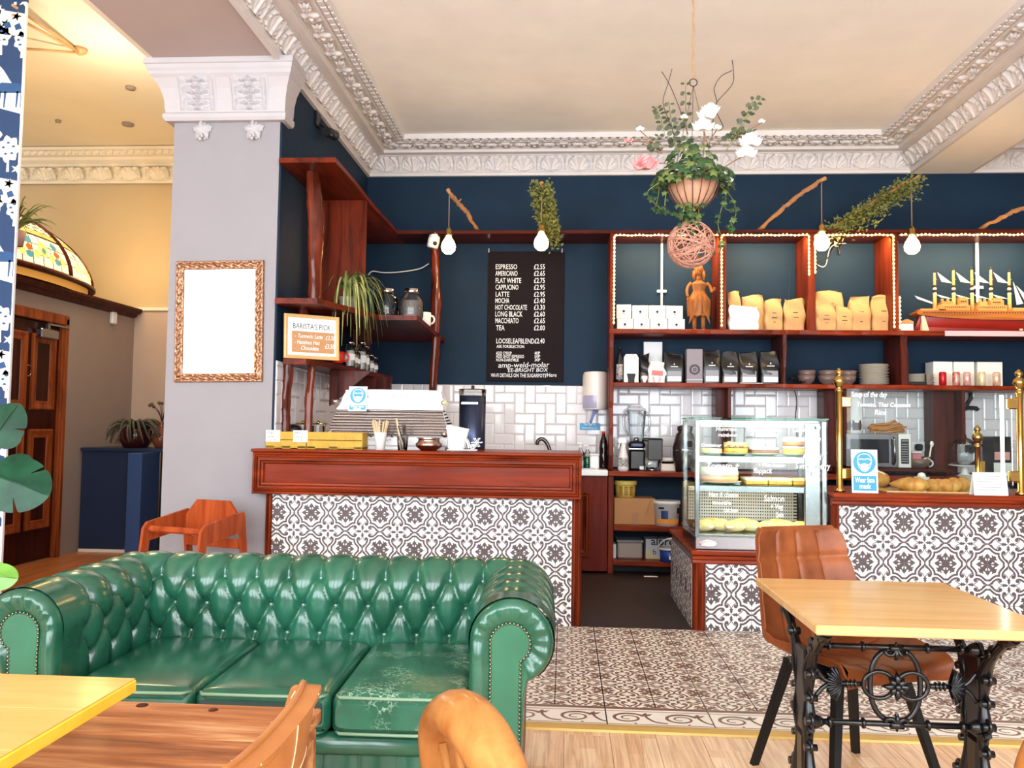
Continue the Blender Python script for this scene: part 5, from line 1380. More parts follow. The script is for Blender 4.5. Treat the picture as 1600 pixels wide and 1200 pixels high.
part(hb, 'ivy_leaves', iv, M['leaf'], kind='stuff'); part(hb, 'trailing_ivy', iv2, mat('olive_ivy', (112, 124, 62), .5, c2=(74, 92, 42), vs=16), kind='stuff'); part(hb, 'vine_stems', vine, M['leaflight'])
tw = MB()
for path in (((1055, 215), (1046, 190), (1036, 160), (1044, 130), (1050, 108)), ((1075, 210), (1060, 165), (1046, 132), (1034, 112)), ((1122, 205), (1130, 198), (1118, 172), (1120, 160), (1144, 132), (1146, 112), (1144, 94)), ((1118, 165), (1120, 158), (1116, 138), (1126, 120), (1144, 110)), ((1112, 220), (1114, 190), (1115, 180), (1113, 172))):
    tw.tube(bendpath([rel(x, y, rnd.uniform(-.04, .04)) for x, y in path], 6), .0022, 5)
part(hb, 'twisted_twigs', tw, M['wire'])
eu = MB(); es = MB()
for path in (((1075, 250), (1072, 180), (1071, 124)), ((1058, 240), (1050, 200), (1045, 158)), ((1040, 215), (1032, 185), (1025, 166)), ((1135, 235), (1160, 190), (1184, 148)), ((1140, 230), (1170, 180), (1192, 152)), ((1060, 245), (1052, 210), (1070, 185)), ((1130, 225), (1150, 210), (1178, 205)), ((1030, 240), (1020, 230), (1032, 210))):
    pts = bendpath([rel(x, y, rnd.uniform(-.08, .06)) for x, y in path], 7); es.tube(pts, .002, 5)
    for i, p in enumerate(pts[3:]):
        if i % 2: continue
        s = .0165*(1-.5*i/len(pts))+.003
        for sd in (-1, 1):
            c = Vector(p)+Vector((sd*s*1.15, rnd.uniform(-.01, .01), s*.4)); n = Vector((rnd.uniform(-.5, .5), -1, rnd.uniform(-.3, 1))).normalized(); u = n.orthogonal().normalized(); v = n.cross(u)
            eu.add([c]+[c+u*s*math.cos(q*PI/4)+v*s*.8*math.sin(q*PI/4) for q in range(8)], [(0, q+1, (q+1) % 8+1) for q in range(8)])
part(hb, 'eucalyptus_leaves', eu, M['euca'], kind='stuff'); part(hb, 'eucalyptus_stems', es, M['leaflight'])
def bloom(px, py, r, m, name, dY=-.06, seed=1, flat=.9):
    c = rel(px, py, dY); b = MB(); q = random.Random(seed)
    for L in range(4):
        npet = 5+L; rr = r*(.35+.22*L)
        for k in range(npet):
            a = k*2*PI/npet+L*.5+q.random()*.3; el = 1.4-.42*L
            d = Vector((math.cos(a)*math.cos(el), math.sin(a)*math.cos(el)*.8, math.sin(el))); sd = d.orthogonal().normalized(); up = d.cross(sd)
            def fp(u, v): 
                w_ = math.sin(PI*min(1, v*.9+.05))*.55*rr; x = (u-.5)*2*w_
                return tuple(c+d*(v*rr)+sd*x+up*(-.35*abs(x)+.25*rr*v*v))
            b.grid(fp, 5, 5)
    b.ball(c+Vector((0, 0, r*.28)), r*.5, 12, 8)
    return part(hb, name, b, m)
bloom(1104, 180, .056, M['petal'], 'white_flower', -.10, 1); bloom(1098, 198, .062, M['petal'], 'white_flower', -.12, 2); bloom(1110, 172, .052, M['petal'], 'white_flower', -.10, 3)
bloom(1172, 222, .066, M['petal'], 'white_flower', -.06, 4); bloom(1166, 240, .06, M['petal'], 'white_flower', -.05, 5); bloom(1190, 190, .02, M['petal'], 'white_flower', -.05, 6)
bloom(1069, 183, .022, M['petal'], 'white_flower', -.08, 7); bloom(1120, 200, .026, M['petal'], 'white_flower', -.1, 8); bloom(1000, 202, .024, M['petal'], 'white_flower', -.05, 9); bloom(1139, 282, .024, M['petal'], 'white_flower', -.12, 12)
bloom(1008, 258, .078, M['petalpink'], 'pink_flower', -.06, 10); bloom(982, 220, .026, M['petalpink'], 'pink_flower', -.05, 11)
for path in (((1035, 235), (1012, 215), (1000, 204)), ((1035, 240), (1008, 222), (984, 220)), ((1150, 215), (1175, 200), (1190, 192)), ((1130, 262), (1150, 250), (1165, 242)), ((1040, 255), (1025, 255), (1012, 258)), ((1098, 250), (1100, 225), (1100, 200)), ((1105, 230), (1112, 215), (1120, 203))):
    part(hb, 'flower_stem', MB().tube(bendpath([rel(x, y, -.04) for x, y in path], 6), .003, 6), mat('rusty_stem', (140, 96, 56), .6))
wb_ = MB(); c = at(1080, 382, 4.5)-hb.location; rb = .128
for k in range(46):
    n = Vector((rnd.gauss(0, 1), rnd.gauss(0, 1), rnd.gauss(0, 1))).normalized(); u = n.orthogonal().normalized(); v = n.cross(u); o = n*rnd.uniform(-.055, .055); r2 = math.sqrt(max(.001, rb*rb-o.length**2))*rnd.uniform(.93, 1.02)
    wb_.tube([c+o+u*r2*math.cos(a)+v*r2*math.sin(a) for a in [q*2*PI/30 for q in range(30)]], .0034, 5, closed=True)
sb_ = link('wicker_ball', wb_.mesh('wicker_ball', M['wicker'])); sb_.location = hb.location
tag(sb_, 'pink woven wicker ball hanging under the flower basket', 'wicker ball')
sb_.parent = None
mb = MB(); mb.tube([c+Vector((0, 0, rb)), (0, 0, -.17)], .003, 5)
part(sb_, 'hanging_wire', mb, M['wire'])

# ================================================================ MENU BOARD
a, b = at(763, 393, 7.93), at(880, 597, 7.93)
mbd = thing('menu_board', 'black menu board with white coffee list hanging on the navy back wall', 'menu board', (a.x, 7.93, b.z))
mw, mh = b.x-a.x, a.z-b.z
part(mbd, 'board', MB().box(0, mw, 0, .012, 0, mh, .003), M['board'])
def bpx(x, y): p = at(x, y, 7.93); return p.x-a.x, p.z-b.z
KP = mw/117.0
for s, x, x2, y, sz in (('ESPRESSO', 774, 807, 420.5, 9), ('AMERICANO', 774, 808, 431, 9), ('FLAT WHITE', 774, 813, 442, 9), ('CAPPUCINO', 774, 809, 452.5, 9), ('LATTE', 774, 795, 463.5, 9), ('MOCHA', 773.5, 795, 473.5, 9), ('HOT CHOCOLATE', 773.5, 822, 484, 9), ('LONG BLACK', 773.5, 815, 494.5, 9.4), ('MACCHIATO', 773.5, 809, 505, 9.4), ('TEA', 775, 788, 516, 9),
                    ('LOOSELEAFBLEND', 775, 833, 536.5, 9), ('£2.40', 835, 850, 536.5, 9), ('ASK FORSELECTION', 776, 818, 543.5, 5.4), ('ADD SYRUP', 775, 799, 554.0, 5.4), ('ADD SHOT ESPRESSO', 775, 818, 559, 5.4), ('NON-DAIRYMILK', 775, 810, 564.5, 5.4), ('WI-FI DETAILS ON THE SUGARPOTS', 767, 851, 589, 6.6)):
    X_, Z_ = bpx(x, y); write(mbd, s, X_, -.001, Z_, sz*.0078, M['chalk'], bold=.0004, fit=(x2-x)*KP)
for s, y in (('£2.55', 420.5), ('£2.65', 431), ('£2.75', 442), ('£2.95', 452.5), ('£2.95', 463.5), ('£3.40', 473.5), ('£3.30', 484), ('£2.60', 494.5), ('£2.65', 505), ('£2.00', 516)):
    X_, Z_ = bpx(834, y); write(mbd, s, X_, -.001, Z_, 9*.0078, M['chalk'], bold=.0004, fit=16.5*KP)
for s, y in (('40P', 554), ('50P', 559), ('30P', 564.5)):
    X_, Z_ = bpx(835, y); write(mbd, s, X_, -.001, Z_, 5.4*.0078, M['chalk'], bold=.0003, fit=8.5*KP)
for s, x, x2, y, sz in (('amp-weld-molar', 778, 856, 574.5, 9.5), ('EE-BRIGHT BOX', 793, 854, 581.5, 7), ('/Here', 852, 869, 589, 7)):
    X_, Z_ = bpx(x, y); write(mbd, s, X_, -.001, Z_, sz*.0078, M['chalk'], shear=.15, roll=.02, fit=(x2-x)*KP)
part(mbd, 'clip', MB().box(.0, .012, -.01, .0, mh-.01, mh+.03).box(mw-.03, mw-.018, -.01, 0, mh-.01, mh+.03), M['chrome'])

# ================================================================ FACE MASK SIGNS
M['signblue'] = mat('mask_sign_blue', (60, 152, 200), .5)
def mask_sign(name, label, mtx, wd, ht, text=True):
    """white card with a blue roundel of a masked head and a blue text bar"""
    t = thing(name, label, 'sign'); t.matrix_world = mtx
    part(t, 'card', MB().box(-wd/2, wd/2, -.0015, .0015, 0, ht), M['paper'])
    r = wd*.43; cz = ht-wd*.5; y = -.0022
    def flat(pts, m, nm, dy=0.0): part(t, nm, MB().add([(x, y-dy, z) for x, z in pts], [list(range(len(pts)))]), m)
    flat([(r*math.cos(k*PI/20), cz+r*math.sin(k*PI/20)) for k in range(40)], M['signblue'], 'roundel')
    k = r/.5
    ln = MB()
    head = [(-.30, -.02), (-.31, .12), (-.28, .26), (-.18, .36), (0, .40), (.18, .36), (.28, .26), (.31, .12), (.30, -.02), (.24, -.20), (.12, -.36), (0, -.41), (-.12, -.36), (-.24, -.20)]
    for q in rib2([(x*k, cz+z*k) for x, z in head], .035*k, True): ln.add([(p.x, y-.0006, p.y) for p in q], [(0, 1, 2, 3)])
    hair = [(-.27, .10), (-.20, .17), (0, .14), (.18, .18), (.27, .10)]
    for q in rib2([(x*k, cz+z*k) for x, z in hair], .04*k): ln.add([(p.x, y-.0006, p.y) for p in q], [(0, 1, 2, 3)])
    msk = [(-.20, -.10), (-.10, -.06), (0, -.03), (.10, -.06), (.20, -.10), (.15, -.26), (.07, -.34), (0, -.36), (-.07, -.34), (-.15, -.26)]
    ln.add([(x*k, y-.0006, cz+z*k) for x, z in msk], [list(range(10))])
    for s in (-1, 1):
        for q in rib2([(s*.29*k, cz+.02*k), (s*.19*k, cz-.12*k)], .03*k): ln.add([(p.x, y-.0006, p.y) for p in q], [(0, 1, 2, 3)])
    part(t, 'masked_head', ln, M['paper'])
    bz0, bz1 = ht*.05, ht-wd*1.02
    flat([(-wd*.44, bz0), (wd*.44, bz0), (wd*.44, bz1), (-wd*.44, bz1)], M['signblue'], 'text_bar')
    sz = (bz1-bz0)*.5
    for s, zz in (('Wear face', bz0+(bz1-bz0)*.56), ('mask', bz0+(bz1-bz0)*.14)):
        fw = wd*(.74 if s[0] == 'W' else .44); write(t, s, -fw/2, y-.0008, zz, sz, M['paper'], bold=.0008, fit=fw)
    return t

# ================================================================ SHELF GOODS
def bagmesh(w, h, d, seed, m, crump=.012, fold=True):
    mb = MB(); q = random.Random(seed); n = 28; ph = [q.random()*6 for _ in range(6)]
    def fn(u, v):
        a = 2*PI*u; c, s = math.cos(a), math.sin(a); ex = abs(c)**.35*math.copysign(1, c); ey = abs(s)**.35*math.copysign(1, s)
        pin = 1-max(0, (v-.45)/.55)**1.2*.92
        bul = 1+.06*math.sin(PI*v)
        x = w/2*ex*bul*(1-.06*max(0, v-.5)*2); y = d/2*ey*pin*bul
        z = h*v
        k = crump*min(1, v*3)
        x += k*.5*math.sin(v*11+ph[0]+2*a); y += k*math.sin(7*u*2+ph[1]+v*9)*(.4+v); z += k*.5*math.sin(3*a+ph[2])*v+(.012*math.sin(ph[3]+2*ex) if v > .9 else 0)
        return (x, y, z)
    mb.grid(fn, n, 14, cu=True); mb.add([fn(k/n, 0) for k in range(n)], [list(range(n))]); mb.add([fn(k/n, 1) for k in range(n)], [list(range(n))])
    return mb
def prints(t, w, h, y, spec):
    m = MB()
    for (x0, x1, z0, z1) in spec: m.box(-w/2+w*x0, -w/2+w*x1, y-.0012, y-.0004, h*z0, h*z1)
    part(t, 'print', m, M['ink'])
def bag(label, x0, y0, x1, Y, zb, m, d=.12, seed=1, pr=True, group='kraft coffee bags in the lit compartments', rz=0, tilt=0, name='paper_bag'):
    a, b = at(x0, y0, Y), at(x1, y0, Y); w_ = (b.x-a.x)*.95; h = a.z-zb
    t = thing(name, label, 'bag', ((a.x+b.x)/2, Y+d/2, zb), rz, group, ry=tilt)
    part(t, 'sack', bagmesh(w_, h, d, seed, m, .006 if m == M['bagblack'] else .012), m)
    if pr: prints(t, w_, h, -d/2*1.075, ((.38, .62, .55, .57), (.34, .66, .40, .425), (.42, .58, .27, .285)))
    return t
KB = 'kraft coffee bags in the lit compartments'
bag('tall narrow kraft bag at the left end of its lit compartment beside the carved figure', 1139, 455, 1158, 7.72, S2, M['kraft'], .10, 1, False)
bag('creased kraft bag behind the crumpled white bag', 1160, 461, 1196, 7.70, S2, M['kraft'], .12, 2)
bag('crumpled white paper bag in front of the kraft bags', 1139, 478, 1187, 7.57, S2, M['paper'], .10, 3, False, None)
bag('upright kraft bag with two printed lines right of the white paper bag', 1196, 467, 1224, 7.62, S2, M['kraft'], .11, 4)
bag('kraft bag with folded slanting top at the right end of its compartment', 1225, 466, 1258, 7.60, S2, M['kraft'], .11, 5, tilt=.04)
bag('wide kraft bag standing at the back left below the black cable', 1275, 455, 1321, 7.74, S2, M['kraft'], .12, 6, False)
bag('small plump kraft bag in front of the wide one below the black cable', 1275, 474, 1308, 7.56, S2, M['kraft'], .11, 7)
bag('short kraft bag second along in the compartment below the black cable', 1306, 477, 1333, 7.60, S2, M['kraft'], .11, 8)
bag('kraft bag with pointed corner third along in the compartment below the black cable', 1329, 463, 1362, 7.62, S2, M['kraft'], .12, 9)
bag('large square kraft bag beside the right hand rope light', 1363, 461, 1398, 7.62, S2, M['kraft'], .13, 10)
# black foil bags on the lower shelf
def foil(label, x0, y0, x1, seed):
    t = bag(label, x0, y0, x1, 7.60, S3, M['bagblack'], .10, seed, False, 'black coffee bags on the lower shelf', name='coffee_bag')
    w_ = at(x1, y0, 7.6).x-at(x0, y0, 7.6).x; h = at(x0, y0, 7.6).z-S3; y = -.05*1.085
    part(t, 'label', MB().box(-w_*.34, w_*.36, y-.001, y+.004, h*.06, h*.22), M['paper']); part(t, 'grey_label', MB().box(-w_*.34, w_*.36, y-.001, y+.004, h*.22, h*.40), M['grey'])
    part(t, 'emblem', MB().add([(.006*math.cos(k*PI/4), y-.002, h*.62+.008*math.sin(k*PI/4)) for k in range(8)], [list(range(8))]).box(-w_*.18, w_*.18, y-.002, y-.001, h*.53, h*.555), M['chalk'])
foil('wide black coffee bag left of the grey speaker-like box', 1038, 551, 1069, 31)
foil('black coffee bag directly right of the grey box', 1098, 547, 1127, 32)
foil('black coffee bag second right of the grey box', 1127, 550, 1156, 33)
foil('black coffee bag third right of the grey box standing on a white mat', 1155, 550, 1186, 34)
foil('black coffee bag standing alone beside the short post', 1188, 548, 1220, 35)
# white boxes
rnd = random.Random(12)
for r in range(2):
    xs_ = ((963, 986), (988, 1013), (1014, 1040), (1041, 1067)) if r == 1 else ((964, 989), (990, 1015), (1016, 1043), (1044, 1070))
    for k, (x0, x1) in enumerate(xs_):
        a, b = at(x0, 500, 7.66), at(x1, 500, 7.66); w_ = b.x-a.x; zb = S2+(0 if r == 0 else .113); h = .112 if r == 0 else (.132, .125, .125, .122)[k]
        t = thing('white_box', ('%s white card box in the lit compartment, %s' % (('first', 'second', 'third', 'fourth')[k]+' from the rope light,', 'lower row' if r == 0 else 'upper row')).replace(' from the rope light, white', ' from the rope light: white'), 'box', ((a.x+b.x)/2, 7.66, zb), rnd.uniform(-.05, .05), 'white card boxes stacked in two rows')
        part(t, 'carton', MB().box(-w_/2, w_/2, 0, .14, 0, h, .003), M['paper'])
        part(t, 'emblem', MB().add([(.012*math.cos(q*PI/5), -.001, h*.52+.012*math.sin(q*PI/5)) for q in range(10)], [list(range(10))]).box(-.014, .014, -.0012, -.0006, h*.33, h*.36), M['ink'])
# carved wooden woman
fg = thing('carved_figure', 'carved wooden figure of a woman in a scalloped dress under the wicker ball', 'figurine', (at(1093, 500, 7.62).x, 7.66, S2))
bd = MB(); fh_ = at(1093, 412, 7.62).z-S2
def dress(u, v):
    a = 2*PI*u; pts = [(.105, .15), (.115, .17), (.12, .26), (.125, .34), (.085, .40), (.062, .45), (.075, .50), (.085, .53), (.05, .555), (.03, .57), (.026, .60)]
    i = v*(len(pts)-1); i0 = min(len(pts)-2, int(i)); f = i-i0; r = pts[i0][0]*(1-f)+pts[i0+1][0]*f; z = pts[i0][1]*(1-f)+pts[i0+1][1]*f
    k = 1+.05*math.cos(12*a)*(1-min(1, v*1.6)); z *= .83; r *= .88; zz = z+(.012*abs(math.cos(6*a)) if v < .05 else 0)
    return (r*k*math.cos(a), r*k*.6*math.sin(a), zz)
bd.grid(dress, 48, 34, cu=True); part(fg, 'dress', bd, M['carved'])
ap = MB()
for s in (-1, 1): ap.grid(lambda u, v, s=s: (s*(.010+.068*u+.018*v), -.068+.03*u, .35-.17*v-.12*u), 6, 6)
part(fg, 'apron', ap, M['carved'])
hd = MB(); hd.ball((0, 0, fh_-.06), .042, 16, 12, sc3=(.85, .95, 1.3)); hd.ball((0, -.041, fh_-.062), .008, 8, 6, sc3=(.8, 1, 1.6))
for s in (-1, 1): hd.ball((s*.015, -.036, fh_-.05), .006, 8, 6)
hd.box(-.012, .012, -.040, -.034, fh_-.09, fh_-.085); hd.lathe([(.022, .46), (.02, fh_-.10)], 12)
part(fg, 'head', hd, M['carved'])
hr = MB(); hr.ball((0, .012, fh_-.05), .047, 16, 12, sc3=(.95, .9, 1.15))
for s in (-1, 1): hr.tube([(s*.036, .01, fh_-.06), (s*.046, .0, fh_-.11), (s*.042, -.01, fh_-.15)], [.02, .018, .008], 8)
part(fg, 'hair', hr, M['carved'])
for s in (-1, 1):
    arm = MB(); arm.tube(bendpath([(s*.07, 0, .445), (s*.10, -.01, .415), (s*.115, -.03, .365), (s*.11, -.05, .31) if s < 0 else (s*.13, -.07, .38)]), [.018]*4+[.015]*9+[.012]*6, 10)
    hp_ = Vector((s*.11, -.05, .31)) if s < 0 else Vector((s*.13, -.07, .38))
    for k in range(4): arm.tube([hp_, hp_+Vector(((k-1.5)*.006, -.012, -.028 if s < 0 else .012))], .004, 5)
    arm.tube([hp_, hp_+Vector((-s*.014, -.01, -.008))], .004, 5)
    part(fg, 'arm', arm, M['carved']); part(fg, 'leg', MB().tube([(s*.04, 0, .15), (s*.04, 0, .02)], [.024, .018], 10).ball((s*.04, -.015, .012), .022, 10, 6, sc3=(.9, 1.6, .55)), M['carved'])
# goods on the lower shelf, left compartment
def bottle(name, label, cat, X, Y, z, prof, m, extra=(), group=None, n=18):
    t = thing(name, label, cat, (X, Y, z), 0, group); part(t, 'body', MB().lathe(prof, n), m)
    for nm, mb_, mm in extra: part(t, nm, mb_, mm)
    return t
x = at(968, 570, 7.6).x
bottle('dark_bottle', 'slim dark bottle with white pattern at the left end of the lower shelf', 'bottle', x, 7.62, S3, [(.001, 0), (.03, 0), (.032, .02), (.032, .2), (.016, .25), (.013, .31), (.001, .31)], M['bagblack'],
       [('label', MB().lathe([(.0325, .03), (.0325, .17)], 18, cap=False, mod=None), mat('patterned_label', (216, 206, 196), .6, vs=60, c2=(30, 26, 28))), ('cap', MB().lathe([(.015, .31), (.015, .335), (.001, .335)], 14), M['ink'])])
a, b = at(975, 553, 7.62), at(998, 553, 7.62); w_ = b.x-a.x; h = a.z-S3
t = thing('tea_carton', 'white gable carton with dark plant picture beside the slim bottle', 'carton', ((a.x+b.x)/2, 7.62, S3))
part(t, 'carton', MB().box(-w_/2, w_/2, 0, .08, 0, h*.88, .003).prism([(-w_/2, h*.88), (w_/2, h*.88), (w_*.36, h), (-w_*.36, h)], .01, .07, axis=1), M['paper'])
part(t, 'handle', MB().tube([(.03*math.cos(q), -.002, h*.9+.022*math.sin(q)) for q in [PI*k/10 for k in range(11)]], .005, 6), M['paper'])
part(t, 'picture', MB().box(-w_*.22, w_*.22, -.002, 0, .005, h*.32).prism([(-w_*.30, h*.32), (w_*.30, h*.32), (w_*.2, .02), (-w_*.2, .02)], -.0025, -.0005, axis=1), M['ink'])
a, b = at(1006, 534, 7.8), at(1035, 534, 7.8)
solo('white_card', MB().box(0, b.x-a.x, 0, .05, 0, a.z-S3, .003), M['whitemat'], 'tall pale box standing behind the red and white bag', 'box', (a.x, 7.80, S3))
a, b = at(1002, 553, 7.66), at(1013, 553, 7.66)
solo('dark_pouch', bagmesh(b.x-a.x+.02, a.z-S3, .08, 41, None), M['bagblack'], 'narrow dark pouch squeezed between carton and red and white bag', 'bag', ((a.x+b.x)/2, 7.70, S3))
t = bag('white bag with red picture leaning in front of the tall pale box', 1012, 565, 1040, 7.60, S3, M['paper'], .09, 42, False, None, tilt=.08); w_ = .16
part(t, 'picture', MB().box(-.05, .05, -.052, -.045, .07, .115), M['red'])
for i, (x_, r_) in enumerate(((1007, .028), (1026, .034))):
    X = at(x_, 585, 7.56).x
    t = thing('egg_cup', ('small white cup with red filling left of the other small cup', 'small rounded white cup in front of the red and white bag')[i], 'cup', (X, 7.56, S3), group='small white cups on the lower shelf')
    part(t, 'cup', MB().lathe([(.001, 0), (r_*.6, 0), (r_*.5, .008), (r_, .04), (r_*1.02, .06), (r_*.9, .06), (.001, .03)], 18), M['white'])
    if i == 0: part(t, 'filling', MB().ball((0, 0, .06), r_*.85, 10, 6, sc3=(1, 1, .45)), mat('orange_filling', (220, 120, 70), .6))
a, b = at(1073, 545, 7.6), at(1098, 545, 7.6); w_ = b.x-a.x; h = a.z-S3
t = thing('grey_box', 'grey box with dark ring emblem between the black coffee bags', 'box', ((a.x+b.x)/2, 7.60, S3))
part(t, 'carton', MB().box(-w_/2, w_/2, 0, .12, 0, h, .004), mat('mauve_grey_card', (150, 140, 148), .6)); part(t, 'lid_line', MB().box(-w_/2-.001, w_/2+.001, -.001, .121, h*.1, h*.115), M['whitemat'])
rg = MB()
for r in (.044, .034, .012): rg.tube([(r*math.cos(q), -.001, h*.40+r*math.sin(q)) for q in [k*2*PI/28 for k in range(28)]], .0035, 5, closed=True)
part(t, 'ring_emblem', rg, M['ink'])
solo('white_mat', MB().box(0, .2, 0, .1, 0, .006), M['paper'], 'folded white paper under a black coffee bag on the shelf edge', 'paper', (at(1157, 592, 7.5).x, 7.515, S3))
ORD = 'first second third fourth fifth sixth seventh eighth ninth tenth eleventh twelfth thirteenth'.split()
# bowls, plates, cans
def bowl_m(r, h): return MB().lathe([(.001, 0), (r*.45, 0), (r*.5, .008), (r*.85, h*.45), (r, h), (r*.95, h), (r*.8, h*.5), (.001, .012)], 28)
for i, (x0, x1) in enumerate(((1247, 1275), (1279, 1308), (1312, 1339))):
    a, b = at(x0, 580, 7.66), at(x1, 580, 7.66); r = (b.x-a.x)/2
    bm_ = bowl_m(r, .085).mesh('bowl', M['ceramic'])
    for k in range(2):
        o = link('bowl', bm_); o.location = ((a.x+b.x)/2+.004*k, 7.68, S3+.047*k)
        tag(o, '%s grey-brown bowl of the %s bowl stack, counted from the short post' % (('lower', 'upper')[k], ('first', 'second', 'third')[i]), 'bowl', 'stacked bowls on the lower shelf')
cl2 = MB(); cl2.grid(lambda u, v: (-.07+.15*u, -.03+.06*v, .02+.05*math.exp(-((u-.2)/.3)**2)*(1-abs(v-.5))+.006*math.sin(u*30)*math.cos(v*8)), 24, 12); cl2.grid(lambda u, v: (-.07+.15*u, -.03+.06*v, 0), 2, 2)
solo('black_cloth', cl2, M['bagblack'], 'crumpled black cloth lying left of the bowl stacks', 'cloth', (at(1244, 585, 7.58).x, 7.57, S3))
pm_ = MB().lathe([(.001, 0), (.07, 0), (.075, .004), (.128, .015), (.128, .018), (.07, .008), (.001, .007)], 30).mesh('plate', M['plate'])
xp = (at(1343, 575, 7.66).x+at(1390, 575, 7.66).x)/2
for k in range(13):
    o = link('plate', pm_); o.location = (xp+rnd.uniform(-.006, .006), 7.68, S3+.0145*k); tag(o, '%s plate, counted up from the shelf, of the tall plate stack beside the rough post' % ORD[k], 'plate', 'tall stack of cream plates')
xp = (at(1414, 585, 7.66).x+at(1460, 585, 7.66).x)/2
for k in range(7):
    o = link('plate', pm_); o.location = (xp+rnd.uniform(-.006, .006), 7.68, S3+.0145*k); tag(o, '%s plate, counted up from the shelf, of the short plate stack under the black strap' % ORD[k], 'plate', 'short stack of cream plates')
c3 = MB(); c3.box(-.09, .06, -.01, .0, .0, .03, .004).box(.04, .055, -.012, -.002, 0, .10, .003)
solo('black_strap', c3, M['bagblack'], 'black strap hanging over the short plate stack', 'strap', (at(1437, 590, 7.53).x, 7.53, S3))
for i, (x0, x1) in enumerate(((1458, 1489), (1490, 1523), (1527, 1567))):
    for k in range(2):
        a, b = at(x0, 580, 7.72), at(x1, 580, 7.72)
        t = thing('cake_box', '%s white cake box of the %s pair behind the drink cans' % (('lower', 'upper')[k], ('first', 'second', 'third')[i]), 'box', ((a.x+b.x)/2, 7.72, S3+.115*k), 0, 'white cake boxes behind the cans')
        part(t, 'carton', MB().box(-(b.x-a.x)/2+.003, (b.x-a.x)/2-.003, 0, .17, 0, .1145, .002), M['paper'])
canp = [(.001, 0), (.024, 0), (.031, .008), (.031, .112), (.025, .121), (.001, .121)]
for i, (x, c1, c2_) in enumerate(((1473, (190, 24, 34), (190, 24, 34)), (1494, (196, 60, 40), (232, 200, 190)), (1511, (226, 206, 200), (206, 120, 110)), (1534, (226, 204, 140), (240, 228, 200)), (1557, (236, 214, 190), (210, 150, 110)))):
    X = at(x, 590, 7.56).x
    t = thing('drink_can', ('plain red drink can, first in the row of cans', 'red and silver drink can, second in the row', 'pink and white drink can in the middle of the row', 'yellow and cream drink can, fourth in the row', 'peach drink can at the far end of the row')[i], 'can', (X, 7.56, S3), 0, 'drink cans on the lower shelf')
    part(t, 'can', MB().lathe(canp, 20), mat('can_print_%s' % 'abcde'[i], c1, .25, .3, vs=30, c2=c2_)); part(t, 'lid', MB().lathe([(.024, .1205), (.022, .123), (.001, .122)], 18), M['chrome'])
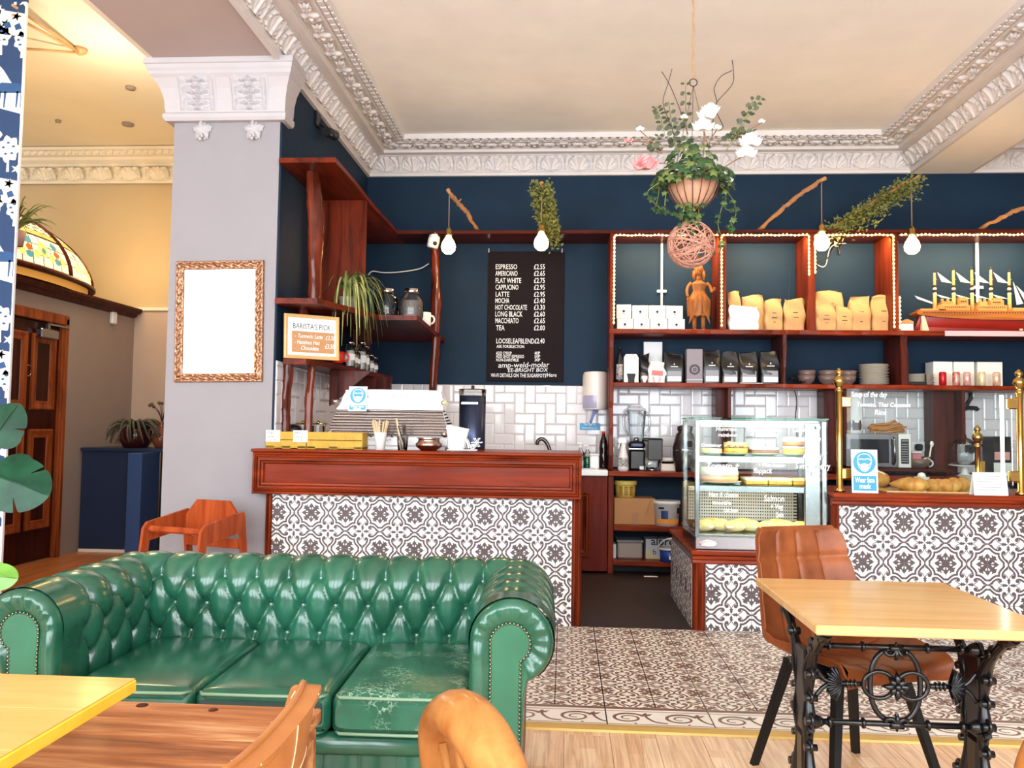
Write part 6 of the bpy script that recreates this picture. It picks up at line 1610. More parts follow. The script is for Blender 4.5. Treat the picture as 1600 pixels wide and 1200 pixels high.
# ================================================================ MODEL SHIP
def ship():
    a, b = at(1432, 508, 7.62), at(1640, 508, 7.62); L = b.x-a.x
    t = thing('model_ship', 'wooden model cruise ship with five masts and white sails on the shelf', 'model ship', (a.x, 7.70, S2))
    def sx(px_): return at(px_, 480, 7.62).x-a.x
    def sz(py): return at(1500, py, 7.62).z-S2
    m_h = mat('ship_hull_red', (150, 36, 28), .35, var=.1); m_w = wood('ship_pine', (190, 122, 62), (140, 80, 38), 0); m_p = mat('ship_hull_pink', (196, 96, 90), .45)
    m_y = wood('ship_mast', (226, 184, 112), (204, 150, 80), 2)
    zt_, zb_ = sz(491), .012
    def hull(u, v, z0=zb_, z1=zt_):
        # v around section, u along
        x = L*(.03+.95*u); s = 1 if v < .5 else -1; q = 1-abs(2*v-1)   # q 0 at deck edge .. 1 keel
        wid = .075*min(1, (math.sin(PI*min(1, u*.97+.03)))**.5); keel = z0+(z1-z0)*.55*max(0, 1-u/.16)**1.5*0
        z = z1-(z1-z0)*q+0*keel; w_ = wid*(1-q**2.2*.85)
        return (x+(.02-.05*q if u < .02 else 0), s*-w_, z)
    h = MB(); h.grid(hull, 40, 25); part(t, 'hull', h, m_h)
    h2 = MB(); h2.grid(lambda u, v: (L*(.07+.86*u), -.078*(1-.5*v)*math.sin(PI*min(1, u*.9+.1))**.5-.004, zb_+.035*(1-v)*(1-.9*u)+.03*v*0), 20, 4)
    part(t, 'keel_panel', h2, m_p)
    d = MB()
    d.prism([(0, zt_+.006), (.01, zt_+.030), (.2*L, zt_+.036), (L, zt_+.030), (L, zt_-.05), (.5*L, zt_-.048), (.18*L, zt_-.03), (.02, zt_-.006)], -.088, .075, axis=1)
    part(t, 'deck', d, m_w)
    sup = MB()
    for x0, x1, y0, y1, dd in ((1468, 1518, 486, 476, .06), (1475, 1492, 476, 470, .05), (1502, 1516, 476, 466, .05), (1503, 1513, 466, 463, .045), (1530, 1576, 486, 476, .06), (1534, 1546, 476, 470, .05), (1552, 1572, 476, 468, .05), (1555, 1570, 468, 464, .045), (1440, 1480, 486, 482, .06), (1585, 1632, 486, 480, .06)):
        sup.box(sx(x0), sx(x1), -dd, dd, sz(y0)-.004, sz(y1), .003)
    for x in (1477, 1486, 1537, 1544): sup.lathe([(.012, 0), (.012, .03), (.001, .03)], 10, (sx(x), -.02, sz(471)))
    part(t, 'superstructure', sup, wood('ship_cabin', (214, 160, 100), (180, 120, 66), 0))
    pr = MB()
    for k in range(44): pr.box(.06+k*(L-.1)/44, .06+k*(L-.1)/44+.010, -.0895, -.088, zt_+.010, zt_+.018)
    for x0, x1, yy in ((1478, 1516, 480), (1532, 1574, 480), (1504, 1515, 471), (1554, 1570, 472)):
        n = int((sx(x1)-sx(x0))/.018)
        for k in range(n): pr.box(sx(x0)+k*.018, sx(x0)+k*.018+.009, -.0615, -.0495, sz(yy), sz(yy)+.008)
    part(t, 'portholes', pr, M['ink'], kind='stuff')
    mx = (1467, 1497, 1526, 1556, 1585)
    for i, x in enumerate(mx):
        X = sx(x); zz = sz((423, 419, 418, 418, 422)[i]); ms = MB()
        ms.tube([(X, 0, zt_+.03), (X, 0, sz(458))], [.018, .015], 10); ms.tube([(X, 0, sz(458)), (X, 0, zz)], [.0135, .010], 10); ms.tube([(X-.012, 0, sz(434)), (X+.02, 0, sz(434))], .003, 5)
        mo_ = part(t, 'mast', ms, m_y)
        bn = MB()
        for yy in (445, 453): bn.tube([(X, 0, sz(yy)-.008), (X, 0, sz(yy)+.01)], .016, 10)
        bn.tube([(X, 0, zz-.004), (X, 0, zz+.02)], [.012, .005], 8); part(mo_, 'black_bands', bn, M['ink'])
        bw = MB()
        for yy in (449, 457): bw.tube([(X, 0, sz(yy)-.008), (X, 0, sz(yy)+.006)], .0165, 10)
        part(mo_, 'white_bands', bw, M['paper'])
    sl = MB()
    def sail(p): m_ = MB(); n = len(p); m_.add([(sx(x), -.006, sz(y)) for x, y in p]+[(sx(x), -.002, sz(y)) for x, y in p], [list(range(n)), list(range(n, 2*n))]+[[k, (k+1) % n, n+(k+1) % n, n+k] for k in range(n)]); part(t, 'sail', m_, M['paper'])
    for i in range(4):
        x = mx[i]; sail([(x+4, 423), (x+11, 438), (x+27, 440)]); sail([(x+2, 458), (x+10, 463), (x+28, 465), (x+15, 461)])
    sail([(1435, 460), (1439, 465), (1463, 473), (1462, 470)]); sail([(1591, 438), (1596, 474), (1606, 472)]); sail([(1596, 444), (1612, 474), (1625, 472)])
    part(t, 'stand', MB().box(.06, .09, -.03, .03, 0, .09, .003).box(L*.8, L*.8+.03, -.03, .03, 0, .04, .003).prism([(.055, 0), (.12, 0), (.075, sz(492)), (.05, sz(494))], -.07, -.055, axis=1), mat('pale_stand', (238, 206, 176), .5))
ship()
a, b = at(1408, 497, 7.6), at(1427, 497, 7.6)
t = thing('small_white_box', 'small white box at the left of the model ship beside the rope light', 'box', ((a.x+b.x)/2, 7.60, S2)); part(t, 'carton', MB().box(-.055, .055, 0, .1, 0, .07, .003), M['paper']); part(t, 'lid', MB().box(-.057, .057, -.002, .102, .07, .092, .003).prism([(-.057, .092), (.0, .115), (.057, .092)], 0, .1, axis=1), M['card'])
# cables on the shelf back wall
def cable(name, label, pts, r, m, cat='cable'): solo(name, MB().tube(bendpath(pts, 8), r, 6), m, label, cat)
def w(x, y, Y=7.935): return at(x, y, Y)
cable('white_cable', 'thin white cable curling down the back of the third lit compartment', [w(1322, 380), w(1305, 382), w(1296, 390), w(1291, 412), w(1285, 417), w(1274, 412)], .004, M['whitemat'])
cable('black_cable', 'black cable dangling below the shelf top in the third lit compartment', [w(1314, 380), w(1312, 398), w(1308, 380), w(1294, 402), w(1276, 414)], .007, M['blackplastic'])
cable('white_cable', 'thin white cable hanging along the second compartment edge', [w(1238, 378), w(1246, 382), w(1247, 430), w(1246, 462), w(1252, 456), w(1261, 450, 7.6)], .005, M['whitemat'])
cable('white_cable', 'white cable stretched across the navy wall beside the log post', [w(575, 430, 7.9), w(582, 424, 7.9), w(600, 426, 7.9), w(625, 425, 7.9), w(655, 420, 7.9), w(670, 412, 7.9)], .006, M['whitemat'])
cable('thin_dark_wire', 'thin dark wire trailing down the white tiles above the pastry cabinet', [w(1238, 600, 7.90), w(1245, 625, 7.92), w(1243, 655, 7.92), w(1246, 690, 7.92)], .004, M['ink'])
# security camera, spotlight, hook bits
p = at(679, 371, 7.42)
t = thing('security_camera', 'white bullet security camera under the shelf top at the log post', 'camera', p)
bd = MB().lathe([(.001, -.02), (.05, -.012), (.055, .03), (.052, .09), (.045, .10), (.001, .10)], 20); bd.xf(Matrix.Rotation(math.radians(12), 4, 'Y') @ Matrix.Rotation(PI, 4, 'X')); part(t, 'housing', bd, M['whitemat'])
part(t, 'lens', MB().ball((.012, -.045, -.065), .02, 12, 8), M['bagblack']); part(t, 'bracket', MB().box(-.03, .03, -.02, .12, .01, .03, .004), M['whitemat'])
p = atx(515, 208, XL+.07)
t = thing('spotlight', 'small black spotlight fixed high on the navy side wall under the cornice', 'spotlight', p)
sp = MB().tube([(.0, -.10, -.02), (.01, .10, .02)], [.035, .045], 16); part(t, 'head', sp, M['bagblack']); part(t, 'arm', MB().tube([(0, -.02, 0), (-.05, -.08, .05), (-.068, -.12, .06)], .012, 8).box(-.07, -.05, -.18, -.08, .0, .12, .005), M['bagblack'])
part(t, 'lens', MB().tube([(.0105, .098, .019), (.011, .104, .021)], .036, 16), M['brass'])
# ================================================================ LEFT SHELF GOODS
p = at(529, 470, 5.95)
t = thing('spider_plant', 'spider plant with long arching striped leaves on the log corner shelf', 'potted plant', (p.x+.03, 6.10, 2.158))
part(t, 'pot', MB().lathe([(.001, 0), (.05, 0), (.065, .09), (.07, .11), (.06, .11), (.001, .1)], 20), M['plate']); rnd = random.Random(5)
for nm, mm, n in (('green_leaves', mat('spider_green', (112, 128, 62), .5, vs=14, c2=(78, 100, 44)), 46), ('pale_leaves', mat('spider_pale', (206, 196, 128), .5, vs=14, c2=(150, 150, 84)), 30)):
    mb = MB()
    for k in range(n):
        a = rnd.gauss(-.45, .8); l = rnd.uniform(.14, .32); up = rnd.uniform(.10, .26); dn = rnd.uniform(-.42, .08)
        c, s = math.cos(a), math.sin(a); P0 = Vector((.03*c, .03*s, .12)); pts = bez(P0, P0+Vector((l*.35*c, l*.35*s, up)), P0+Vector((l*.8*c, l*.8*s, up*.8)), P0+Vector((l*c, l*s, dn)), 10)
        side = Vector((-s, c, 0)); n_ = len(pts); o = len(mb.v)
        vs_ = [];
        for i, q in enumerate(pts): wd = .009*(1-(i/(n_-1))**2)+.001; vs_ += [q-side*wd, q+Vector((0, 0, -.003)), q+side*wd]
        mb.add(vs_, [f for i in range(n_-1) for f in ((i*3, i*3+1, i*3+4, i*3+3), (i*3+1, i*3+2, i*3+5, i*3+4))], 0, True)
    part(t, nm, mb, mm, kind='stuff')
for i, (x, lbl, fill) in enumerate(((603, 'left glass storage jar with dark beans on the corner shelf', (58, 40, 34)), (642, 'right glass storage jar filled with tea leaves on the corner shelf', (150, 136, 128)))):
    X = at(x, 485, 6.5).x; t = thing('storage_jar', lbl, 'jar', (X, 6.52, 2.158), group='glass storage jars on the corner shelf')
    part(t, 'glass', MB().lathe([(.001, .0), (.09, 0), (.098, .02), (.098, .14), (.08, .18), (.05, .2), (.05, .22)], 26, cap=False), M['jar'])
    part(t, 'contents', MB().lathe([(.001, .006), (.088, .006), (.092, .02), (.092, .07 if i == 0 else .145), (.001, .075 if i == 0 else .15)], 22), mat('jar_contents_%s' % 'ab'[i], fill, .8, var=.5, vs=90, bump=.8, bs=90))
    part(t, 'lid', MB().lathe([(.055, .21), (.058, .215), (.058, .245), (.03, .25), (.001, .25)], 22), M['chrome'])
    part(t, 'label', MB().box(-.04, .05, -.1, -.097, .0, .02), M['paper'])
X = at(667, 500, 7.0).x
t = thing('white_mug', 'white patterned mug on the corner shelf next to the log post', 'mug', (X-.02, 7.0, 2.158)); part(t, 'cup', MB().lathe([(.001, 0), (.05, 0), (.055, .01), (.055, .12), (.05, .12), (.048, .02), (.001, .015)], 24), mat('spotted_white', (240, 236, 232), .3, vs=40)); part(t, 'handle', MB().tube([(.055+.03*math.sin(q), 0, .06+.035*math.cos(q)) for q in [PI*k/8 for k in range(9)]], .008, 6), M['white'])
# BARISTA'S PICK board: leaning, turned to the side
pa, pb, pc = at(447, 483, 5.56), at(533, 499, 5.78), at(450, 553, 5.56)
wd = (pb-pa).length*.985; ht = (pa-pc).length; rz = math.atan2(pb.y-pa.y, pb.x-pa.x)
t = thing('drinks_board', 'framed cork and paper board with handwritten drinks leaning on the corner shelf', 'sign', (pa.x, pa.y-.02, 1.757), rz, rx=math.radians(-4))
fr = MB(); frame_mould(fr, 0, wd, 0, ht, [(0, .012), (0, -.008), (.012, -.012), (.024, -.006), (.024, .004)]); part(t, 'frame', fr, M['beech'])
part(t, 'paper', MB().box(.02, wd-.02, .0, .008, .02, ht-.02), M['paper']); part(t, 'cork_panel', MB().box(.055, wd-.035, -.002, .0, .045, ht*.62), mat('cork', (190, 138, 92), .8, var=.15, vs=40))
write(t, "BARISTA'S PICK:", .06, -.001, ht*.68, .054, M['ink'], fit=wd*.70)
for s, x, z, sz_, fw in (('- Turmeric Latte', .075, ht*.47, .042, .50), ('- Hazelnut Hot', .07, ht*.33, .042, .46), ('Chocolate', .115, ht*.20, .042, .32), ('£3.20', wd*.745, ht*.455, .046, .17), ('£3.50', wd*.735, ht*.26, .046, .17)):
    write(t, s, x, -.003, z, sz_, M['chalk'], shear=.25, fit=fw*wd)
p = at(533, 560, 6.0)
t = thing('red_mug', 'red mug half hidden behind the handwritten drinks board', 'mug', (at(527, 560, 6.0).x, 6.0, 1.757)); part(t, 'cup', MB().lathe([(.001, 0), (.04, 0), (.052, .02), (.052, .085), (.047, .085), (.04, .02), (.001, .012)], 22), M['red']); part(t, 'handle', MB().tube([(.052+.035*math.sin(q), 0, .045+.03*math.cos(q)) for q in [PI*k/8 for k in range(9)]], .008, 6), M['red'])
jr = [(552, 6.35, .20, .042, 'square-shouldered glass jar of white sugar', (214, 206, 200)), (565, 6.5, .17, .028, 'slim corked glass jar with paper label', (176, 150, 120)), (574, 6.55, .15, .034, 'short glass jar of brown spice with label', (170, 140, 110)), (597, 6.72, .24, .04, 'tall glass jar with glass stopper full of pale powder', (206, 196, 190)), (605, 6.85, .22, .036, 'tall clip jar of pale oats', (214, 204, 190)), (613, 7.05, .16, .03, 'small jar with white label', (196, 186, 176)), (619, 7.2, .15, .03, 'small dark lidded jar nearest the shelf end', (150, 120, 110))]
for x, Y, h, r, lbl, fill in jr:
    X = min(at(x, 585, Y).x, -1.70); t = thing('spice_jar', lbl+' on the lower corner shelf', 'jar', (X, Y, 1.757), group='jars on the lower corner shelf')
    part(t, 'glass', MB().lathe([(.001, 0), (r, 0), (r*1.03, .008), (r*1.03, h*.78), (r*.8, h*.86), (r*.8, h*.9)], 18, cap=False), M['jar']); part(t, 'contents', MB().lathe([(.001, .005), (r*.93, .005), (r*.93, h*.62), (.001, h*.66)], 16), mat('spice_%d%d%d' % fill, fill, .85, var=.3, vs=80)); part(t, 'lid', MB().lathe([(r*.86, h*.88), (r*.88, h), (.001, h)], 18), M['chrome'])
    part(t, 'label', MB().lathe([(r*1.04, h*.25), (r*1.04, h*.5)], 18, cap=False), M['paper'])
X = -1.72
bottle('syrup_bottle', 'small dark sauce bottle with cream label among the jars on the lower corner shelf', 'bottle', X, 6.55, 1.757, [(.001, 0), (.034, 0), (.036, .01), (.034, .10), (.014, .15), (.012, .19), (.001, .19)], mat('brown_glass', (60, 28, 22), .1), [('label', MB().lathe([(.0365, .02), (.0355, .085)], 18, cap=False), M['plate'])])

# ================================================================ COUNTER GOODS (left)
# espresso machine
def machine():
    a, b = at(512, 705, 5.7), at(703, 705, 5.7); W = b.x-a.x; cx = (a.x+b.x)/2
    t = thing('espresso_machine', 'white and chrome retro espresso machine with ribbed back on the service counter', 'espresso machine', (cx, 5.62, CTZ))
    H = .445; D = .28
    tz = lambda y: at(600, y, 5.66).z-CTZ
    zr0, zr1 = tz(680), tz(640)
    # lower white plinth body
    part(t, 'base_panel', MB().box(-W/2, W/2, .02, D, .02, zr0, .012).box(-W/2+.03, W/2-.03, .03, D, 0, .02), M['white'])
    # sloping ribbed chrome back
    def rib(u, v):
        z = zr0+(zr1-zr0)*v; y = .0+.085*v+.007*abs(math.sin(v*PI*9)); hw = W/2-.005-.055*v
        return (-hw+2*hw*u, y, z)
    rb = MB(); rb.grid(rib, 2, 90); part(t, 'ribbed_back', rb, M['ribchrome'])
    sd = MB()
    for s in (-1, 1): sd.add([(s*(W/2-.004), .0, zr0), (s*(W/2-.06), .085, zr1), (s*(W/2-.06), D-.04, zr1), (s*(W/2-.004), D, zr0)], [(0, 1, 2, 3)])
    part(t, 'side_panel', sd, M['white'])
    # rounded white hood
    hd = MB(); hw0, hw1 = W/2-.055, W/2-.14
    prof = []
    tp_ = [(-(hw0), 0.0), (-(hw0-.03), .30), (-hw1-.02, .86), (-hw1+.04, 1.0), (hw0-.07, 1.0), (hw0-.015, .86), (hw0-.0, .30), (hw0, 0.0)]
    zt2 = tz(609)
    poly = [(x, zr1+(zt2-zr1)*v) for x, v in tp_]
    pl = bendpath([(x, z, 0) for x, z in poly], 5); pl = [(p.x, p.y) for p in pl]
    hd.prism(pl, .075, D-.03, axis=1, smooth=False); part(t, 'hood', hd, M['white'])
    wr_ = MB()
    for s in (-1, 1):
        for k in range(9):
            z = zr0+.02+k*.021; wr_.tube([(s*(W/2-.02-.006*k), .10+.0*k, z), (s*(W/2+.03-.012*k), .16, z+.006), (s*(W/2-.03-.006*k), .25, z)], .005, 5)
    part(t, 'side_fins', wr_, M['blackplastic'])
    for s in (-1, 1):
        part(t, 'steam_knob', MB().tube([(s*(W/2-.08), .10, zr1+.06), (s*(W/2-.035), .06, zr1+.05)], [.012, .02], 10), M['chrome'])
    part(t, 'cup_foot', MB().ball((-W/2+.03, .01, zr0+.012), .022, 10, 6).ball((W/2-.03, .01, zr0+.012), .024, 10, 6), M['chrome'])
    write(t, 'ELEKTRA', -.27, .0185, .085, .062, M['ink'], bold=.0012, sx=1.25)
    write(t, 'srl TREVISO ITALY', -.265, .0185, .06, .019, M['ink'], sx=1.5, spacing=1.3)
    write(t, 'emo Celle', -.17, .0735, zr1+(zt2-zr1)*.60, .04, M['grey'], shear=.35, sx=1.7, spacing=1.3)
    return t, cx, tz
em, ecx, etz = machine()
p = at(556, 650, 5.62)
mt = Matrix.Translation((p.x, 5.655, CTZ+etz(643))) @ Matrix.Rotation(math.radians(-6), 4, 'X')
mask_sign('mask_sign', 'face mask notice stuck on the espresso machine hood', mt, .13, .175)
# grinder
p = at(736, 706, 5.97)
t = thing('coffee_grinder', 'tall dark blue cylindrical grinder standing right of the espresso machine', 'coffee grinder', (p.x, 6.02, CTZ))
hg = at(736, 618, 5.97).z-CTZ
part(t, 'body', MB().lathe([(.001, 0), (.096, 0), (.098, .01), (.098, hg), (.001, hg)], 36), mat('slate_blue_metal', (56, 64, 88), .28, .7)); hop = MB().lathe([(.100, hg), (.103, hg+.04), (.107, hg+.045)], 30, cap=False)
part(t, 'hopper_rim', hop, M['jar']); part(t, 'knob', MB().lathe([(.012, hg+.05), (.012, hg+.075), (.001, hg+.078)], 12).lathe([(.10, hg+.048), (.001, hg+.052)], 24, cap=False), M['bagblack']); part(t, 'name_strip', MB().box(-.07, .05, -.1005, -.0975, hg-.065, hg-.05), M['chrome'])
# yellow crates
def crate(label, x0, x1, Y, rz=0):
    a, b = at(x0, 700, Y), at(x1, 700, Y); W = b.x-a.x
    t = thing('yellow_crate', label, 'crate', ((a.x+b.x)/2, Y, CTZ), rz, 'yellow crates on the service counter')
    z1 = .115
    for y0 in (0, .138):
        part(t, 'slat', MB().box(-W/2, W/2, y0, y0+.012, .062, z1, .002), M['yellow']); part(t, 'slat', MB().box(-W/2, W/2, y0, y0+.012, .012, .058, .002), M['yellow'])
    for x in (-W/2, W/2-.012): part(t, 'end_board', MB().box(x, x+.012, .012, .138, .012, z1, .002), M['yellow'])
    part(t, 'floor_board', MB().box(-W/2, W/2, .0, .15, .006, .012), M['yellow'])
    for x in (-W/2, -W*.1, W/2-.06): part(t, 'foot', MB().box(x, x+.06, .0, .15, 0, .02, .002), M['yellow'])
    return t, W
c1, W1 = crate('left yellow crate carrying two price labels on the service counter', 415, 478, 5.47)
c2_, W2 = crate('right yellow crate beside the espresso machine on the service counter', 479, 566, 5.47)
for dx, s in ((-.09, '1,2'), (.10, '3')):
    g = MB().add([(dx+.05*math.cos(q*PI/8)*1.0, -.003, .085+.028*math.sin(q*PI/8)) for q in range(16)], [list(range(16))])
    lb = part(c1, 'price_label', MB().box(dx-.05, dx+.05, -.004, -.001, .045, .125, .001), M['paper'])
    write(c1, ('Flap' if dx < 0 else 'Millio'), dx-.04, -.0045, .10, .026, M['ink'], shear=.2); write(c1, ('jack' if dx < 0 else 'naire'), dx-.035, -.0045, .075, .026, M['ink'], shear=.2); write(c1, ('2.50' if dx < 0 else '2.75'), dx-.02, -.0045, .05, .022, M['ink'])
for i, x in enumerate((428, 455)):
    X = at(x, 690, 5.78).x; mb = MB(); mb.lathe([(.075, .1), (.075, .125), (.06, .15), (.03, .165), (.001, .168)], 22)
    solo('dark_cake', mb.lathe([(.001, .012), (.07, .012), (.075, .1)], 22, cap=False), M['bagblack'], ('dark round lidded dish behind the yellow crate and the first price label', 'dark round lidded dish behind the yellow crate and the second price label')[i], 'dish', (X, 5.78, CTZ))
for i, (x, Y) in enumerate(((473, 5.95), (497, 5.90))):
    t = thing('glass_carafe', ('glass carafe with metal frame behind the log posts, left one', 'glass carafe with metal frame behind the log posts, right one next to the machine')[i], 'carafe', (at(x, 680, Y).x, Y, CTZ), group='glass carafes behind the crates')
    part(t, 'glass', MB().lathe([(.001, 0), (.045, 0), (.05, .06), (.045, .16)], 18, cap=False), M['jar'])
    fm_ = MB()
    for k in (-1, 1): fm_.tube([(k*.052, 0, 0), (k*.052, 0, .17)], .004, 6)
    fm_.tube([(-.06, 0, .17), (.06, 0, .175)], .006, 6).lathe([(.05, .0), (.05, .008)], 18); fm_.ball((0, 0, .18), .014, 8, 6); part(t, 'frame', fm_, M['brass'])
# stirrers cup, straw glass, copper bowl, napkins
X = at(593, 700, 5.5).x
t = thing('stirrer_cup', 'tall white paper cup full of wooden stirrers in front of the espresso machine', 'cup', (X, 5.52, CTZ)); part(t, 'cup', MB().lathe([(.001, 0), (.032, 0), (.043, .115), (.045, .118), (.001, .10)], 24), M['paper'])
rnd = random.Random(2)
for k in range(26):
    a = rnd.random()*2*PI; r0, r1 = .02*rnd.random(), .045+.012*rnd.random(); zz = .185+.02*rnd.random(); part(t, 'stirrer', MB().tube([(r0*math.cos(a), r0*math.sin(a), .02), (r1*math.cos(a)*1.1, r1*math.sin(a), zz)], .0035, 4, squash=.4), mat('birch_stick', (232, 200, 160), .6))
X = at(628, 700, 5.5).x
t = thing('straw_glass', 'clear tumbler with dark straws and a wooden stick on the service counter', 'glass', (X, 5.52, CTZ)); part(t, 'glass', MB().lathe([(.001, .004), (.03, .004), (.038, .10)], 14, cap=False).lathe([(.001, 0), (.032, 0), (.041, .10)], 14, cap=False), M['jar'])
for k, (x0, x1, h, m) in enumerate(((.01, .0, .175, M['blackplastic']), (.016, .012, .17, M['blackplastic']), (.02, -.035, .165, M['blackplastic']), (-.005, -.05, .215, mat('birch_stick', (232, 200, 160), .6)))): part(t, 'straw' if k < 3 else 'stick', MB().tube([(x0, .005*k, .006), (x1, .005*k, h)], .004 if k < 3 else .007, 6), m)
X = at(669, 700, 5.5).x
solo('copper_bowl', MB().lathe([(.001, 0), (.05, 0), (.085, .025), (.092, .045), (.075, .06), (.072, .078), (.085, .088), (.08, .088), (.06, .07), (.001, .06)], 36), M['copper'], 'hammered copper bowl with flared rim on the service counter', 'bowl', (X, 5.52, CTZ))
X = at(716, 700, 5.48).x
t = thing('napkin_holder', 'white wrought wire holder packed with paper napkins on the service counter', 'napkin holder', (X, 5.48, CTZ))
nw = MB()
for y in (0, .09):
    nw.tube([(.05*math.cos(q)*1.0+.02, y, .02+.075*math.sin(q)) for q in [PI*k/16 for k in range(17)]], .004, 6)
    for k in range(4): nw.tube([(.02+(.045-.011*k)*math.cos(q), y, .02+(.066-.016*k)*math.sin(q)) for q in [PI*j/12 for j in range(13)]], .0025, 5)
    for cx_ in (-.055, .095):
        nw.tube([(cx_+.018*(1-q/14)*math.cos(q), y, .03+.02*(1-q/14)*math.sin(q)) for q in [k*.5 for k in range(22)]], .003, 5)
    nw.tube([(-.075, y, .008), (.12, y, .008)], .004, 6)
    for k in range(6): nw.tube([(.12, y, .06), (.12+.028*math.cos(k*PI/3), y, .06+.028*math.sin(k*PI/3))], .0025, 5).ball((.12+.03*math.cos(k*PI/3), y, .06+.03*math.sin(k*PI/3)), .005, 6, 4)
nw.tube([(-.075, 0, .008), (-.075, .09, .008)], .004, 6).tube([(.12, 0, .008), (.12, .09, .008)], .004, 6); part(t, 'wire_scrolls', nw, M['white'])
for k in range(9): part(t, 'napkin', MB().prism([(-.06, .012), (.03, .012), (.055+.004*(k % 3), .15-.01*(k % 2)), (-.085+.004*(k % 2), .165+.006*(k % 3))], .006+.009*k, .006+.009*k+.006, axis=1), M['paper'])
# sink goods
a, b = at(768, 705, 7.55), at(794, 705, 7.55)
t = thing('butter_tub', 'cream and blue food tub beside the tap behind the counter', 'tub', ((a.x+b.x)/2, 7.55, .941)); W_ = b.x-a.x
part(t, 'tub', MB().box(-W_/2, W_/2, 0, .1, 0, .12, .008), M['plate']); part(t, 'blue_label', MB().box(-W_/2-.001, W_/2+.001, -.002, .1, .01, .075, .002), mat('deep_blue_print', (40, 76, 140), .4)); part(t, 'lid', MB().box(-W_/2-.006, W_/2+.006, -.006, .106, .12, .145, .005), mat('clear_lid', (214, 190, 160), .3))
p = at(862, 712, 7.7)
t = thing('sink_tap', 'dark curved swan neck tap over the sink', 'tap', (p.x, 7.72, .94)); hh = at(848, 686, 7.7).z-.94
part(t, 'spout', MB().tube(bendpath([(0, 0, .0), (-.005, 0, hh*.35), (-.04, 0, hh*.8), (-.09, 0, hh), (-.13, 0, hh*.93), (-.14, 0, hh*.78)]), [.024]*6+[.018]*24+[.014], 12), mat('gunmetal', (90, 84, 84), .2, .9)); part(t, 'base', MB().lathe([(.034, -.0), (.03, .03), (.024, .04)], 18), M['chrome'])
for i, (x, lbl, liq, h) in enumerate(((907, 'clear pump soap bottle nearest the counter post', (220, 220, 224), .24), (918, 'clear soap bottle half full of green liquid', (30, 110, 70), .22))):
    X = at(x, 720, 7.6).x; t = thing('soap_bottle', lbl, 'bottle', (X, 7.62+.05*i, .925), group='soap bottles by the sink')
    part(t, 'bottle', MB().lathe([(.001, 0), (.032, 0), (.034, .01), (.034, h*.6), (.014, h*.75), (.014, h*.82)], 18, cap=False), M['jar']); part(t, 'liquid', MB().lathe([(.001, .003), (.031, .003), (.031, h*(.3 if i == 0 else .5)), (.001, h*(.3 if i == 0 else .5))], 18), mat('soap_liquid_%s' % 'ab'[i], liq, .15)); part(t, 'pump', MB().lathe([(.015, h*.8), (.015, h*.86), (.006, h*.87), (.006, h*.96), (.001, h*.96)], 12).box(-.03, .008, -.008, .008, h*.95, h), M['whitemat'])
X = at(929, 718, 7.58).x
t = thing('white_canister', 'square white canister with dark base among the soap bottles', 'canister', (X, 7.58, .925)); part(t, 'body', MB().box(-.042, .042, 0, .08, .0, .12, .01), M['white']); part(t, 'lid', MB().box(-.045, .045, -.003, .083, .12, .14, .006), M['whitemat'])
X = at(943, 720, 7.62).x
bottle('cola_bottle', 'tall dark cola bottle with red cap beside the red upright', 'bottle', X, 7.66, .925, [(.001, 0), (.036, 0), (.04, .02), (.04, .12), (.036, .15), (.04, .19), (.034, .25), (.015, .31), (.014, .33), (.001, .33)], mat('cola', (30, 16, 14), .08), [('cap', MB().lathe([(.0165, .32), (.0165, .345), (.001, .347)], 14), M['red'])])
a, b = at(911, 580, 7.75), at(952, 640, 7.75)
t = thing('towel_dispenser', 'white rounded paper towel dispenser on the wall right of the menu board', 'dispenser', ((a.x+b.x)/2, YB-.012, b.z)); W_ = (b.x-a.x)/2; h = a.z-b.z
def dsp(u, v):
    an = -PI*.5+PI*(u-.5)*1.0; an = PI+PI*u; k = (1-.10*(2*v-1)**8); return (W_*math.cos(an)*k, .20*math.sin(an)*k, h*v)
mb = MB(); mb.grid(dsp, 28, 18); mb.add([dsp(k/27, 0) for k in range(28)], [list(range(28))]); mb.add([dsp(k/27, 1) for k in range(28)], [list(range(28))]); part(t, 'shell', mb, mat('cream_plastic', (240, 230, 220), .35))
mb = MB(); mb.grid(lambda u, v: tuple(Vector(dsp(.02+.5*u, .03+.34*v))*1.0+Vector((-.002, -.004, 0))), 14, 4); part(t, 'window', mb, mat('lilac_window', (176, 168, 196), .2)); part(t, 'hanging_towel', MB().tube([(-.0, -.12, .0), (-.03, -.13, -.07), (-.05, -.12, -.13)], [.02, .012, .012], 8, squash=.4), mat('blue_paper', (120, 130, 190), .8)); part(t, 'chain_ring', MB().tube([(-.05+.012*math.cos(q), -.12, -.14+.012*math.sin(q)) for q in [k*PI/6 for k in range(12)]], .003, 5, closed=True), M['chrome'])
a, b = at(906, 661, 7.9), at(938, 672, 7.9)
t = thing('tap_sign', 'small blue notice with white lettering stuck on the tiles under the towel dispenser', 'sign', (a.x, YB-.016, b.z)); part(t, 'plate', MB().box(0, b.x-a.x, -.004, .002, 0, a.z-b.z, .001), M['signblue']); write(t, 'This sink for', .035, -.0045, .045, .026, M['paper'], sx=.9); write(t, 'handwashing only', .02, -.0045, .014, .022, M['paper'], sx=.95)
